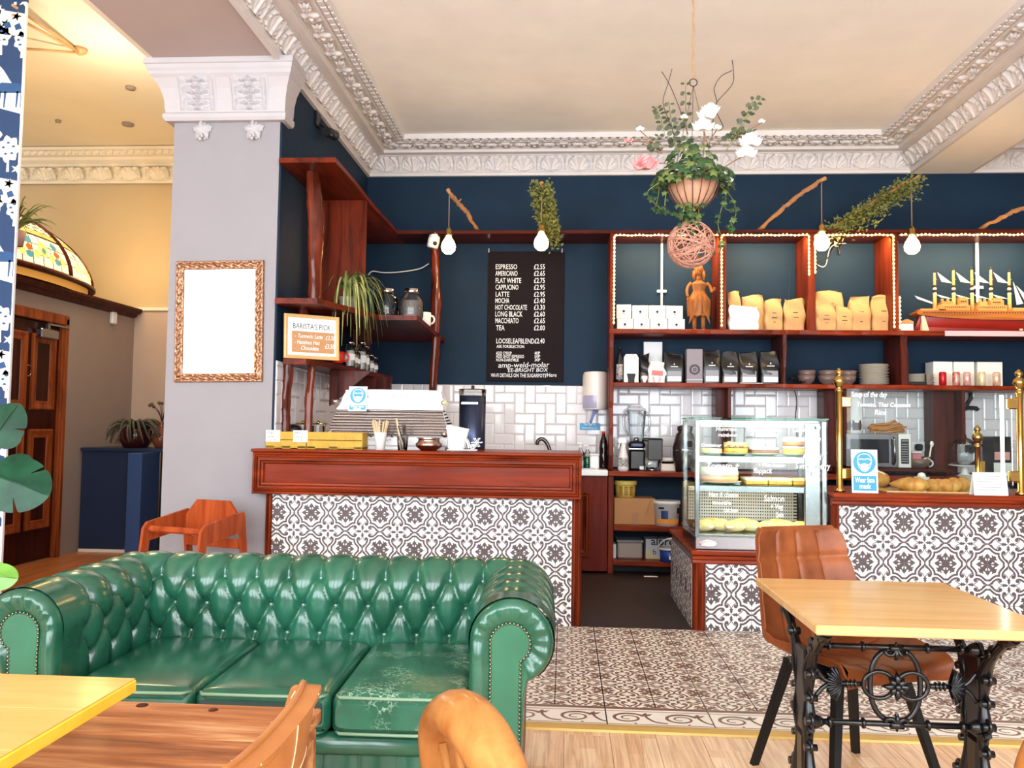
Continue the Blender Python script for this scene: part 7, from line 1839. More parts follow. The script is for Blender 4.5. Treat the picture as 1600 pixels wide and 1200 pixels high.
# ================================================================ PASTRY CABINET
CX0, CX1, CY0, CY1, CZ0, CZ1 = .862, 1.712, 5.50, 6.08, PZ, 1.372
t = thing('pastry_cabinet', 'glass pastry cabinet with handwritten white cake names on its front pane', 'display cabinet', (0, 0, 0))
part(t, 'base_tray', MB().box(CX0, CX1, CY0, CY1, CZ0, CZ0+.085, .006), M['steel']); part(t, 'oval_badge', MB().tube([(CX0+.085+.055*math.cos(q), CY0-.002, CZ0+.042+.02*math.sin(q)) for q in [k*2*PI/30 for k in range(30)]], .004, 6, closed=True).add([(CX0+.085+.05*math.cos(q), CY0-.001, CZ0+.042+.016*math.sin(q)) for q in [k*2*PI/30 for k in range(30)]], [list(range(30))]), M['chrome'])
part(t, 'deck', MB().box(CX0+.02, CX1-.02, CY0+.03, CY1-.02, CZ0+.085, CZ0+.10, .003), M['steel'])
for x in (CX0, CX1-.03):
    part(t, 'corner_post', MB().box(x, x+.03, CY0+.004, CY0+.03, CZ0+.085, CZ1-.01, .003), M['steel']); part(t, 'corner_post', MB().box(x, x+.03, CY1-.03, CY1, CZ0+.085, CZ1-.01, .003), M['steel'])
part(t, 'inner_column', MB().box(CX1-.135, CX1-.035, CY0+.02, CY0+.05, CZ0+.09, CZ1-.02, .004), M['steel'])
part(t, 'front_pane', MB().box(CX0+.004, CX1-.004, CY0-.006, CY0, CZ0+.085, CZ1), M['pane'])
for x in (CX0-.006, CX1): part(t, 'side_pane', MB().box(x, x+.006, CY0, CY1, CZ0+.085, CZ1), M['pane'])
part(t, 'top_pane', MB().box(CX0-.01, CX1+.01, CY0-.012, CY1, CZ1, CZ1+.010), M['greenglass'])
part(t, 'light_bar', MB().box(CX0+.03, CX1-.04, CY0+.03, CY0+.09, CZ1-.045, CZ1-.005, .004), M['steel']); part(t, 'glow_strip', MB().box(CX0+.05, CX1-.06, CY0+.04, CY0+.08, CZ1-.052, CZ1-.046), emit('cabinet_lamp', (255, 240, 214), 3.0))
area('cabinet_light', ((CX0+CX1)/2, CY0+.07, CZ1-.06), ((CX0+CX1)/2, CY0+.30, CZ0), .7, .05, 2.6, (1.0, .86, .62))
zs_ = [at(1180, y, CY0+.15).z for y in (712, 757)]
for i, z in enumerate(zs_):
    part(t, 'glass_shelf', MB().box(CX0+.03, CX1-.06, CY0+.05, CY1-.08, z-.008, z), M['greenglass']); part(t, 'shelf_rail', MB().box(CX0+.025, CX1-.05, CY0+.035, CY0+.05, z-.045, z-.004, .003), M['steel'])
    area('shelf_light', ((CX0+CX1)/2, CY0+.07, z-.05), ((CX0+CX1)/2, CY0+.30, z-.4), .7, .03, 1.5, (1.0, .84, .58))
pp = MB(); zb_, zt_ = CZ0+.14, at(1180, 768, CY1-.05).z
nx, nz = 44, 8; pw2 = (CX1-CX0-.12)/nx; ph2 = (zt_-zb_-.03)/nz
for i in range(nx+1): pp.box(CX0+.04+i*pw2-pw2*.27, CX0+.04+i*pw2+pw2*.27, CY1-.06, CY1-.055, zb_, zt_)
for j in range(nz+1): pp.box(CX0+.03, CX1-.05, CY1-.0602, CY1-.0548, zb_+.01+j*ph2-ph2*.27, zb_+.01+j*ph2+ph2*.27)
part(t, 'perforated_back', pp, mat('silver_paint', (206, 196, 190), .35), kind='stuff'); part(t, 'back_rail', MB().box(CX0+.03, CX1-.05, CY1-.07, CY1-.045, zt_, zt_+.035, .003), M['steel'])
part(t, 'hinge', MB().lathe([(.012, -.008), (.012, .008)], 12, (CX1-.055, CY0-.004, CZ1-.05), axis=1), M['chrome'])
def glf(s, x, x2, y, sz, yy=CY0-.0075, par=None):
    p = at(x, y, yy); q = at(x2, y, yy); write(par or t, s, p.x, yy, p.z, sz*yy/CF, M['chalk'], shear=.15, bold=.0005, fit=q.x-p.x)
for s, x, x2, y, sz in (('Hummus', 1118, 1150, 673, 9), ('rainbow', 1122, 1152, 682, 8), ('Container', 1095, 1127, 698, 8), ('nut', 1110, 1124, 706, 8), ('Triple chocolate', 1166, 1220, 674, 10), ('+ Raspberry', 1172, 1216, 682, 9), ('Brownie', 1184, 1212, 693, 10), ('(GF)', 1192, 1210, 702, 8), ('Carrot', 1238, 1258, 675, 11), ('cake', 1262, 1282, 688, 9),
                     ('Tomato +', 1103, 1154, 731, 12), ('Cherry', 1176, 1204, 720, 9), ('+ Plain butter', 1184, 1226, 729, 8), ('flapjack', 1177, 1206, 739, 12), ('Almond &', 1253, 1292, 718, 12), ('Summer berry', 1243, 1297, 732, 13), ('Tart', 1262, 1280, 744, 13),
                     ('Ham & cheese', 1107, 1153, 776, 11), ('toastie', 1112, 1142, 788, 9), ('chicken', 1130, 1152, 800, 9), ('Salmon', 1193, 1225, 783, 13), ('+ Veg', 1203, 1223, 795, 11), ('Quiche', 1212, 1236, 808, 11)):
    glf(s, x, x2, y, sz)
# food in the cabinet
def cake(name, label, x0, x1, Y, z, h, layers, grp=None, wedge=False):
    a, b = at(x0, 700, Y), at(x1, 700, Y); r = (b.x-a.x)/2; k = thing(name, label, 'cake', ((a.x+b.x)/2, Y+.06, z), 0, grp)
    zz = .0
    part(k, 'plate', MB().lathe([(.001, 0), (r*.6, 0), (r*1.08, .014), (r*1.08, .017), (.001, .008)], 28), M['plate']); zz = .012
    for nm, f, m in layers:
        hh = h*f; n = 24; rr = r*.92
        mb = MB(); mb.lathe([(.001, zz), (rr, zz), (rr*1.01, zz+hh*.5), (rr*.98, zz+hh), (.001, zz+hh*1.05)], 26, mod=lambda q, w_: 1+.03*math.sin(7*q+w_*60)); part(k, nm, mb, m); zz += hh
    return k
Ya = CY0+.16
cake('nut_cake', 'round nut topped cake on the top glass shelf of the pastry cabinet', 1132, 1172, Ya, zs_[0], .075, (('sponge', .5, M['bread']), ('nut_topping', .5, mat('chopped_nuts', (226, 196, 150), .7, var=.5, vs=70, c2=(120, 80, 50), bump=.8, bs=60))))
cake('raspberry_brownie', 'flat brownie with pink edge in the middle of the top glass shelf', 1170, 1222, Ya+.05, zs_[0], .045, (('brownie', .6, M['choc']), ('pink_icing', .4, mat('pale_pink_icing', (240, 200, 190), .5))))
cake('carrot_cake', 'tall carrot cake with white icing at the right of the top glass shelf', 1226, 1262, Ya, zs_[0], .115, (('sponge', .35, mat('yellow_sponge', (232, 180, 60), .6)), ('cream_filling', .12, M['cream']), ('sponge', .25, mat('carrot_sponge', (180, 112, 56), .7, var=.3, vs=50)), ('icing', .28, M['cream'])))
cake('plate_cake', 'yellow glazed cake plate near the orange lettering on the top glass shelf', 1096, 1132, Ya+.02, zs_[0], .03, (('glaze', 1.0, mat('yellow_glaze', (236, 214, 130), .3)),))
cake('meringue_pie', 'white meringue topped pie on the second glass shelf', 1094, 1158, Ya, zs_[1], .10, (('pastry', .45, mat('pie_crust', (206, 152, 120), .6)), ('meringue', .55, M['cream'])))
for i, (x0, x1) in enumerate(((1166, 1200), (1202, 1238), (1240, 1270))):
    a, b = at(x0, 750, Ya), at(x1, 750, Ya); W_ = b.x-a.x
    k = thing('tray_bake', ('cream topped tray bake beside the meringue pie', 'pale yellow tray bake in the middle of the second glass shelf', 'golden tray bake at the end of the second glass shelf')[i], 'cake', ((a.x+b.x)/2, Ya, zs_[1]), 0, 'tray bakes on the second shelf')
    part(k, 'base', MB().box(-W_/2, W_/2, 0, .2, 0, .022, .004), M['bread']); part(k, 'topping', MB().box(-W_/2, W_/2, 0, .2, .022, .042, .006), mat('bake_topping_%s' % 'abc'[i], ((250, 240, 220), (248, 230, 170), (240, 200, 110))[i], .5))
zd = CZ0+.10
for i, (x, dy) in enumerate(((1100, 0), (1126, .05), (1148, .0), (1172, .04), (1200, 0), (1226, .05), (1250, .01), (1112, .13), (1160, .15), (1214, .15))):
    X = at(x, 840, Ya+dy).x; k = MB(); k.ball((0, 0, .042), .05, 18, 10, sc3=(1.5, 1.0, .8))
    k.xf(Matrix.Rotation(.3*math.sin(i*2.3), 4, 'Z'))
    bn = thing('filled_roll', '%s filled roll from the steel corner, %s row on the cabinet deck' % (ORD[i if i < 7 else i-7], 'front' if i < 7 else 'back'), 'bread roll', (X, Ya+dy, zd), 0, 'filled rolls on the cabinet deck')
    part(bn, 'crust', k, mat('soft_roll', (240, 220, 168), .5, vs=9, c2=(224, 184, 110))); part(bn, 'filling', MB().box(-.06, .06, -.045, .0, .03, .044, .004), M['cream'])
# ================================================================ BRASS POLE SCREEN
def brass_pole(label, X, Y, z0, z1, r=.02):
    k = thing('brass_pole', label, 'pole', (X, Y, z0)); h = z1-z0
    part(k, 'tube', MB().lathe([(.001, 0), (r*1.7, 0), (r*1.6, .015), (r, .03), (r, h-.16), (r*1.25, h-.155), (r*1.25, h-.145), (r, h-.14), (r, h-.13)], 22, cap=False), M['brass'])
    part(k, 'finial', MB().lathe([(r, h-.13), (r*1.2, h-.115), (r*1.7, h-.10), (r*2.0, h-.085), (r*1.5, h-.065), (r*.8, h-.055), (r*.75, h-.045), (r*1.2, h-.035), (r*1.1, h-.02), (r*.5, h-.012), (r*.6, h-.005), (.001, h)], 24), M['brass']); return k
p1, p2 = at(1312, 750, BY+.05), at(1595, 750, BY+.05)
k1 = brass_pole('tall brass pole with finial at the pastry cabinet end of the glass screen', p1.x, BY+.05, RZ, at(1311, 575, BY+.05).z); k2 = brass_pole('tall brass pole with finial at the far end of the glass screen', p2.x, BY+.05, RZ, at(1592, 577, BY+.05).z)
for k, s in ((k1, 1), (k2, -1)):
    for z in (at(1311, 628, BY+.05).z-RZ, .12): part(k, 'glass_clamp', MB().box(s*.01, s*.075, -.015, .015, z-.035, z+.035, .006), M['brass'])
p3 = at(1528, 735, 5.98); k3 = brass_pole('short brass pole with finial standing behind the paper notice', p3.x, 5.98, RZ, at(1528, 664, 5.98).z, .019)
k = thing('glass_screen', 'clear glass screen with handwritten soup notice between the tall brass poles', 'glass screen', (0, 0, 0)); zg = at(1400, 608, BY+.05).z
part(k, 'pane', MB().box(p1.x+.05, p2.x-.05, BY+.046, BY+.054, RZ+.02, zg), M['pane']); 
for s, x, y, sz in (('Soup of the day', 1330, 620, 12), ('Tomato, Thai Coconut', 1338, 635, 9), ('Rice', 1366, 648, 11)): glf(s, x, x+(56 if s[0] == 'S' else (84 if s[0] == 'T' else 18)), y, sz, BY+.0445, k)
part(k, 'glow_strip', MB().tube([(p2.x-.085, BY+.10, RZ+.06), (p2.x-.085, BY+.10, zg-.03)], .011, 10), emit('screen_edge_glare', (255, 248, 238), 7.0)); part(k, 'end_fitting', MB().box(p2.x-.105, p2.x-.065, BY+.056, BY+.12, RZ, RZ+.05, .004), M['steel'])  # glowing strip added for the window glare on the pane's edge, no real lamp
k = thing('side_screen', 'small clear glass side screen behind the short brass pole', 'glass screen', (0, 0, 0)); part(k, 'pane', MB().box(p3.x+.04, p3.x+.4, 5.978, 5.984, RZ+.0, RZ+.33), M['pane']); part(k, 'clip', MB().box(p3.x+.015, p3.x+.045, 5.965, 5.995, RZ+.12, RZ+.20, .004), M['brass'])
# on the bakery counter
a, b = at(1333, 763, 5.44), at(1369, 760, 5.44)
mask_sign('mask_sign', 'free standing face mask notice on the bakery counter before the glass screen', Matrix.Translation(((a.x+b.x)/2, 5.432, RZ+.002)) @ Matrix.Rotation(math.radians(-3), 4, 'X'), .165, at(1345, 703, 5.44).z-RZ)
def croissant(s=1.0, seg=7):
    m = MB()
    def fn(u, v):
        x = (2*v-1); ph = abs(math.sin(PI*seg*(v*.999)/1.0*.5+PI*.25)); r = .046*(1-abs(x)**2.2)*(.86+.2*ph)+.004
        a = 2*PI*u; return (s*.11*x, s*(.035*x*x+r*math.cos(a)), s*(r*.85*math.sin(a)+.036))
    m.grid(fn, 16, 56, cu=True); return m
for i, (x, Y, rz, sc_) in enumerate(((1418, 5.66, .2, 1.0), (1428, 5.56, -.15, 1.15), (1462, 5.60, .25, 1.0), (1472, 5.70, -.2, .95), (1484, 5.58, .1, 1.05), (1497, 5.66, -.35, 1.1))):
    solo('croissant', croissant(sc_), M['bread'], ('golden croissant behind the largest one on the bakery counter', 'largest shiny croissant in front on the bakery counter', 'flat croissant in the middle of the pastry row', 'small croissant at the back of the pastry row', 'flaky croissant in front of the white notice end', 'raised croissant next to the paper notice')[i], 'croissant', (at(x, 755, Y).x, Y, RZ+.012), rz, 'croissants on the bakery counter')
solo('serving_board', MB().box(at(1378, 760, 5.6).x, at(1516, 760, 5.6).x, 5.52, 5.84, RZ, RZ+.012, .004), M['beech'], 'pale serving board under the croissants on the bakery counter', 'board')
k = thing('loaf', 'brown crusty loaf behind the face mask notice', 'bread', (at(1380, 745, 5.8).x, 5.95, RZ)); part(k, 'crust', MB().ball((0, 0, .06), .06, 20, 12, sc3=(1.7, 1.2, 1.1)), M['bread']); part(k, 'score_marks', MB().tube([(-.06, -.05, .10), (.0, -.04, .125), (.05, -.05, .10)], .006, 6), M['cream'])
k = thing('cake_cases', 'white ribbed cake case stack behind the croissants', 'cake cases', (at(1440, 745, 5.95).x, 5.95, RZ)); mb = MB()
for j in range(5): mb.lathe([(.035, .012*j), (.05, .035+.012*j)], 24, cap=False, mod=lambda q, z_: 1+.05*math.sin(16*q))
part(k, 'cases', mb, M['paper']); part(k, 'top_case', MB().lathe([(.03, .085), (.02, .11), (.001, .115)], 20), M['paper'])
a, b = at(1521, 766, 5.46), at(1574, 763, 5.46)
k = thing('paper_notice', 'white folded paper notice with small print at the far end of the bakery counter', 'notice', ((a.x+b.x)/2, 5.45, RZ), 0, rx=math.radians(-8)); W_ = (b.x-a.x)/2; h = at(1545, 738, 5.46).z-RZ
part(k, 'sheet', MB().box(-W_, W_, -.001, .001, 0, h).prism([(.0, h), (.07, .004), (.069, .0), (-.001, h-.004)], -W_, W_, axis=0), M['paper']); mb = MB()
for j in range(6): mb.box(-W_*.8, W_*(.8 if j % 2 else .6), -.0022, -.0012, h*(.82-.12*j), h*(.82-.12*j)+.0035)
part(k, 'small_print', mb, M['grey'], kind='stuff')
a = at(1513, 738, 5.7); solo('card_block', MB().box(-.05, .05, 0, .1, 0, .115, .003), M['plate'], 'cream card block behind the white paper notice', 'card', (a.x, 5.62, RZ))
# ================================================================ BACK WORKTOP GOODS
WZ = .915
a, b = at(1322, 730, 7.5), at(1424, 730, 7.5); W_ = b.x-a.x; zt_ = at(1380, 678, 7.5).z; zb_ = at(1380, 731, 7.5).z
solo('microwave_shelf', MB().box(a.x-.05, b.x+.35, 7.48, 7.9, zb_-.03, zb_-.002, .004).box(a.x-.05, a.x-.02, 7.5, 7.88, WZ, zb_-.03).box(b.x+.3, b.x+.33, 7.5, 7.88, WZ, zb_-.03), M['dark'], 'dark riser shelf carrying the microwave on the back worktop', 'shelf')
k = thing('microwave', 'steel microwave oven with black door window behind the glass screen', 'microwave', (a.x, 7.5, zb_)); h = zt_-zb_
part(k, 'body', MB().box(0, W_, .02, .40, .005, h, .006), M['steel']); part(k, 'door', MB().box(0, W_*.80, 0, .02, .005, h, .004), M['steel']); part(k, 'door_window', MB().box(W_*.07, W_*.66, -.003, 0, h*.14, h*.84, .002), mat('black_window', (26, 30, 40), .08)); part(k, 'handle', MB().tube([(W_*.725, 0, h*.12), (W_*.725, -.035, h*.18), (W_*.725, -.035, h*.82), (W_*.725, 0, h*.88)], .013, 8), M['steel']); part(k, 'control_panel', MB().box(W_*.81, W_, 0, .02, .005, h, .003), M['whitemat'])
part(k, 'keypad', MB().box(W_*.845, W_*.965, -.003, 0, h*.13, h*.86, .002), M['blackplastic']); mb = MB()
for i in range(3):
    for j in range(8): mb.box(W_*(.855+.033*i), W_*(.88+.033*i), -.0045, -.003, h*(.18+.072*j), h*(.215+.072*j))
part(k, 'keys', mb, M['grey'], kind='stuff'); part(k, 'display', MB().box(W_*.855, W_*.955, -.0045, -.003, h*.78, h*.83), mat('lcd_grey', (120, 130, 130), .3))
mb = MB(); rnd = random.Random(8)
for k_ in range(22): 
    y = rnd.uniform(.02, .12); z0 = .012+.012*(k_ % 6); mb.tube([(rnd.uniform(-.16, -.08), y, z0+.01), (0, y+.02, z0+.03*rnd.random()), (rnd.uniform(.06, .18), y, z0+.06*rnd.random())], .008, 5)
solo('firewood_sticks', mb, M['twig'], 'bundle of pale dry sticks lying on the microwave', 'sticks', (at(1390, 675, 7.55).x, 7.56, zt_))
for i, (x0, x1, lbl, m) in enumerate(((1316, 1330, 'orange-brown wooden board with dark cut-out hanging behind the brass pole', M['twig']), (1330, 1348, 'white wooden board with dark cat-head cut-out leaning on the tiles', M['whitemat']))):
    a, b = at(x0, 675, 7.85), at(x1, 612, 7.85); k = thing('cutting_board', lbl, 'board', (a.x, 7.86, zt_)); W2 = b.x-a.x
    part(k, 'board', MB().box(0, W2, 0, .02, 0, b.z-zt_, .004), m); c = W2/2; part(k, 'cat_cutout', MB().prism([(c-.035, .03), (c+.035, .03), (c+.045, .07), (c+.035, .13), (c+.016, .10), (c-.016, .10), (c-.035, .13), (c-.045, .07)], -.004, .0, axis=1), M['dark'])
def socket(label, x, y, wd=.15):
    p = at(x, y, YB-.02); k = thing('wall_socket', label, 'socket', (p.x, YB-.014, p.z)); part(k, 'plate', MB().box(-wd/2, wd/2, -.012, 0, -.045, .045, .005), M['white'])
    return k
k = socket('white double wall socket with two black plugs right of the microwave', 1445, 698, .26)
for x in (-.065, .065): part(k, 'plug', MB().box(x-.035, x+.035, -.05, -.012, -.035, .025, .012), M['blackplastic'])
k = socket('white single wall socket with black plug left of the blender', 970, 692, .12); part(k, 'plug', MB().box(-.03, .03, -.05, -.012, -.03, .03, .012), M['blackplastic'])
k = socket('white wall socket with black plug and lead behind the short brass pole', 1513, 700, .14); part(k, 'plug', MB().box(-.04, .04, -.05, -.012, -.05, .03, .012), M['blackplastic']); part(k, 'lead', MB().tube(bendpath([(0, -.05, .0), (.03, -.06, .05), (-.05, -.06, .07), (.06, -.05, .05), (.14, -.04, .0)]), .008, 6), M['blackplastic'])
def boxy(name, label, cat, x0, x1, ytop, Y, d, m, z=WZ, extra=None, bev=.006):
    a, b = at(x0, ytop, Y), at(x1, ytop, Y); k = thing(name, label, cat, ((a.x+b.x)/2, Y, z)); W2 = (b.x-a.x)/2; h = a.z-z
    part(k, 'body', MB().box(-W2, W2, 0, d, 0, h, bev), m)
    if extra: extra(k, W2, h, d)
    return k
boxy('pink_tub', 'pink translucent food tub right of the microwave', 'tub', 1425, 1440, 708, 7.62, .1, mat('pink_plastic', (206, 130, 140), .3), zb_, lambda k, W2, h, d: part(k, 'lid', MB().box(-W2-.005, W2+.005, -.005, d+.005, h, h+.015, .004), M['whitemat']))
X = at(1455, 720, 7.55).x
k = thing('steel_caddy', 'steel cutlery pot with white spoon above the brown cup', 'pot', (X, 7.66, zb_)); part(k, 'pot', MB().lathe([(.001, 0), (.06, 0), (.062, .10), (.058, .10), (.05, .01), (.001, .01)], 22), M['steel']); part(k, 'spoon', MB().tube([(.02, 0, .02), (.05, 0, .20)], .007, 6).ball((.055, 0, .215), .022, 10, 6, sc3=(.8, .5, 1.3)), M['white'])
k = thing('brown_cup', 'large brown-grey cup with ear handle in front of the steel pot', 'cup', (at(1454, 728, 7.3).x, 7.53, zb_)); part(k, 'cup', MB().lathe([(.001, 0), (.05, 0), (.08, .03), (.088, .08), (.082, .08), (.07, .03), (.001, .012)], 24), M['ceramic']); part(k, 'handle', MB().tube([(.085+.035*math.sin(q), 0, .045+.03*math.cos(q)) for q in [PI*j/8 for j in range(9)]], .007, 6), M['whitemat'])
k = thing('glass_cloche', 'clear glass cloche dome on the back worktop behind the short brass pole', 'cloche', (at(1509, 735, 7.6).x, 7.62, WZ)); part(k, 'dome', MB().lathe([(.12, .10), (.125, .2), (.11, .28), (.06, .33), (.02, .345), (.018, .37), (.001, .375)], 28, mod=lambda q, z_: 1+.015*math.cos(14*q)), M['jar']); part(k, 'stand', MB().lathe([(.001, 0), (.07, 0), (.03, .03), (.025, .08), (.13, .095), (.13, .10), (.001, .10)], 26), M['whitemat'])
boxy('black_toaster', 'black appliance with red and white stickers by the far brass pole', 'appliance', 1552, 1580, 682, 7.6, .2, M['blackplastic'], WZ, lambda k, W2, h, d: (part(k, 'sticker', MB().box(-W2*.9, W2*.8, -.002, 0, h*.42, h*.62), M['petalpink']), part(k, 'lower_face', MB().box(-W2, W2, -.003, 0, .01, h*.35), M['whitemat'])))
p = at(1500, 640, YB-.03)
k = thing('swing_lamp', 'black articulated wall lamp arm on the tiles behind the glass screen', 'lamp arm', (p.x, YB-.02, p.z)); mb = MB()
for pts in ([(1516, 613), (1517, 622), (1511, 632), (1500, 640)], [(1497, 645), (1503, 641), (1512, 637), (1526, 638), (1528, 641)], [(1502, 638), (1500, 648)]):
    mb.tube([at(x, y, YB-.05)-Vector((p.x, YB-.02, p.z)) for x, y in pts], .02, 8)
mb.box(-.03, .03, -.03, .006, -.05, .03, .005); part(k, 'arm', mb, M['bagblack'])
# left of the pastry cabinet
X = at(974, 720, 7.5).x
k = thing('spray_bottle', 'translucent white spray bottle in front of the blender', 'bottle', (X, 7.52, WZ)); part(k, 'bottle', MB().lathe([(.001, 0), (.045, 0), (.05, .02), (.046, .12), (.022, .22), (.018, .25), (.001, .25)], 22), mat('frosted_plastic', (226, 222, 222), .35)); part(k, 'trigger_head', MB().box(-.05, .03, -.018, .018, .25, .295, .008).tube([(-.035, 0, .25), (-.045, 0, .2)], .008, 6), M['white']); part(k, 'label', MB().lathe([(.0505, .04), (.0475, .12)], 22, cap=False), mat('label_grey', (210, 208, 206), .5, vs=40, c2=(90, 90, 90)))
a, b = at(983, 724, 7.6), at(1009, 690, 7.6); W2 = (b.x-a.x)/2
k = thing('blender', 'black based blender with tall clear jug beside the spray bottle', 'blender', ((a.x+b.x)/2, 7.62, WZ)); hb_ = b.z-WZ; ht_ = at(990, 633, 7.6).z-WZ
part(k, 'motor_base', MB().box(-W2, W2, 0, .2, 0, hb_*.72, .02).box(-W2*.98, W2*.98, .0, .2, hb_*.76, hb_, .02), M['blackplastic']); part(k, 'chrome_band', MB().box(-W2-.002, W2+.002, -.003, .2, hb_*.72, hb_*.77, .003), M['chrome']); part(k, 'blue_panel', MB().box(-W2*.5, W2*.5, -.003, 0, hb_*.83, hb_*.92), mat('navy_badge', (30, 40, 120), .3)); part(k, 'white_sticker', MB().box(W2*.3, W2*.8, -.002, 0, .01, .04), M['paper'])
jg = MB(); 
def jug(u, v): q = 2*PI*u; r = .062+.026*v; c, s = math.cos(q), math.sin(q); return (r*abs(c)**.6*math.copysign(1, c), .1+r*abs(s)**.6*math.copysign(1, s), hb_+(ht_-hb_)*.86*v)
jg.grid(jug, 28, 10, cu=True); part(k, 'jug', jg, M['jar']); part(k, 'lid', MB().box(-.085, .085, .02, .18, hb_+(ht_-hb_)*.86, hb_+(ht_-hb_)*.92, .012).tube([(-.055, .1, ht_-.03), (-.04, .1, ht_), (.04, .1, ht_), (.055, .1, ht_-.03)], .01, 8), mat('clear_lid2', (216, 212, 214), .3)); part(k, 'handle', MB().tube(bendpath([(-.085, .08, ht_-.06), (-.125, .06, ht_-.12), (-.115, .06, hb_+.12), (-.075, .08, hb_+.06)]), .011, 8).tube(bendpath([(.085, .08, ht_-.06), (.118, .06, ht_-.12), (.11, .06, hb_+.12), (.07, .08, hb_+.06)]), .011, 8), M['jar']); part(k, 'blade_hub', MB().lathe([(.001, hb_), (.03, hb_), (.02, hb_+.035), (.001, hb_+.04)], 14, (0, .1, 0)), M['chrome'])
X = at(1020, 720, 7.55).x
k = thing('spare_jug', 'clear blender jug with black rubber lid beside the blender', 'jug', (X, 7.56, WZ)); jg = MB(); jg.grid(lambda u, v: (jug(u, v)[0]*1.05, jug(u, v)[1]-.05, .01+.27*v), 28, 8, cu=True); part(k, 'jug', jg, M['jar']); part(k, 'lid', MB().box(-.09, .09, -.03, .15, .27, .30, .01).box(-.05, .085, -.045, -.03, .10, .29, .008), M['blackplastic']); part(k, 'hub', MB().lathe([(.001, .0), (.05, .0), (.03, .03), (.001, .035)], 16, (0, .05, 0)), M['chrome'])
for i in range(3):
    boxy('takeaway_tub', ('lowest', 'middle', 'topmost')[i]+' pale takeaway tub stacked between spare jug and dark urn', 'tub', 1033, 1056-2*i, 720, 7.60, .13, mat('pale_tub', (232, 216, 206), .4), WZ+.062*i)
for o in [o for o in bpy.data.objects if o.name.startswith('takeaway_tub')]:
    o['group'] = 'stacked takeaway tubs'
X = at(1071, 720, 7.3).x
k = thing('coffee_urn', 'dark tall urn with steel band behind the pastry cabinet edge', 'urn', (X+.03, 7.55, WZ)); part(k, 'body', MB().lathe([(.001, 0), (.08, 0), (.11, .12), (.11, .22), (.08, .34), (.06, .36), (.07, .38), (.07, .41), (.001, .43)], 26), mat('dark_brown_urn', (44, 32, 32), .25)); part(k, 'steel_band', MB().lathe([(.1115, .19), (.1115, .2)], 26, cap=False), M['chrome'])
# under the worktop
Z2 = .43; Z1 = .115
a, b = at(961, 752, 7.6), at(996, 778, 7.6)
cb_ = boxy('cardboard_box', 'brown cardboard box with tape under the yellow tub', 'box', 960, 1024, 778, 7.56, .3, M['card'], Z2, lambda k, W2, h, d: (part(k, 'tape', MB().box(-W2*.15, W2*.15, -.001, 0, 0, h*.45).box(-W2*.12, W2*.12, 0, d, h, h+.001), mat('parcel_tape', (176, 122, 78), .3))), .002)
ztop = at(960, 778, 7.56).z
k = thing('yellow_tub', 'yellow lidded tub with printed labels on the cardboard box', 'tub', ((a.x+b.x)/2, 7.70, ztop)); r = (b.x-a.x)/2; h = at(961, 751, 7.62).z-ztop
part(k, 'tub', MB().lathe([(.001, 0), (r*.86, 0), (r*.93, h*.75), (.001, h*.75)], 30), mat('butter_yellow', (226, 188, 84), .4)); part(k, 'lid', MB().lathe([(r, h*.74), (r*1.02, h*.78), (r*1.02, h*.96), (r*.95, h), (.001, h*.98)], 30), mat('butter_yellow_lid', (236, 204, 110), .4)); mb = MB()
for q in (-.55, 0, .55):
    for j in range(5):
        a_ = -PI/2+q; mb.add([(r*.9*math.cos(a_+e)*1.01*(.97+.01*j), r*.9*math.sin(a_+e)*1.01*(.97+.01*j)-.004, h*(.14+.11*j)+dz) for e, dz in ((-.18, 0), (.18, 0), (.18, .012), (-.18, .012))], [(0, 1, 2, 3)])
part(k, 'label_print', mb, mat('label_brown', (150, 110, 50), .6), kind='stuff')
a, b = at(1022, 834, 7.5), at(1064, 834, 7.5); r = (b.x-a.x)/2; zt_ = at(1040, 783, 7.5).z
k = thing('white_bucket', 'white plastic bucket with orange and navy label and loose lid flap', 'bucket', ((a.x+b.x)/2, 7.56+.02, Z2)); h = zt_-Z2
part(k, 'bucket', MB().lathe([(.001, 0), (r*.9, 0), (r*.98, h*.86), (r*1.04, h*.87), (r*1.04, h), (r*.97, h), (.001, h*.95)], 32), M['whitemat'])
def curved(u0, u1, z0, z1, m, nm, rr=.955): 
    mb = MB(); mb.grid(lambda u, v: ((r*(.9+.08*(z0+(z1-z0)*v)/h*1.15)+.002)*math.cos(-PI/2+u0+(u1-u0)*u), (r*(.9+.08*(z0+(z1-z0)*v)/h*1.15)+.002)*math.sin(-PI/2+u0+(u1-u0)*u), z0+(z1-z0)*v), 10, 3); part(k, nm, mb, m)
curved(-1.0, 1.15, .02, h*.28, mat('bucket_orange', (238, 160, 60), .4), 'orange_label'); curved(-.55, .0, h*.28, h*.62, mat('bucket_navy', (40, 60, 110), .4), 'navy_label'); curved(-.75, -.3, h*.68, h*.76, M['ink'], 'dark_badge'); curved(.8, 1.2, h*.5, h*.72, M['ink'], 'side_badge')
mb = MB(); mb.grid(lambda u, v: (-r-.03-.05*v+.0*u, -.02+.10*(u-.5)*math.sin(PI*(.15+.8*v)), h*.98-.14*v), 8, 8); part(k, 'lid_flap', mb, M['whitemat'])
boxy('clear_box', 'greyish clear plastic storage box on the bottom shelf', 'box', 965, 1004, 847, 7.60, .25, mat('smoky_plastic', (176, 158, 142), .3), Z1, lambda k, W2, h, d: part(k, 'lid', MB().box(-W2-.008, W2+.008, -.008, d, h, h+.02, .004), M['grey']), .012)
boxy('white_pack', 'narrow white pack standing left of the clear plastic box', 'pack', 957, 963, 850, 7.60, .2, M['whitemat'], Z1)
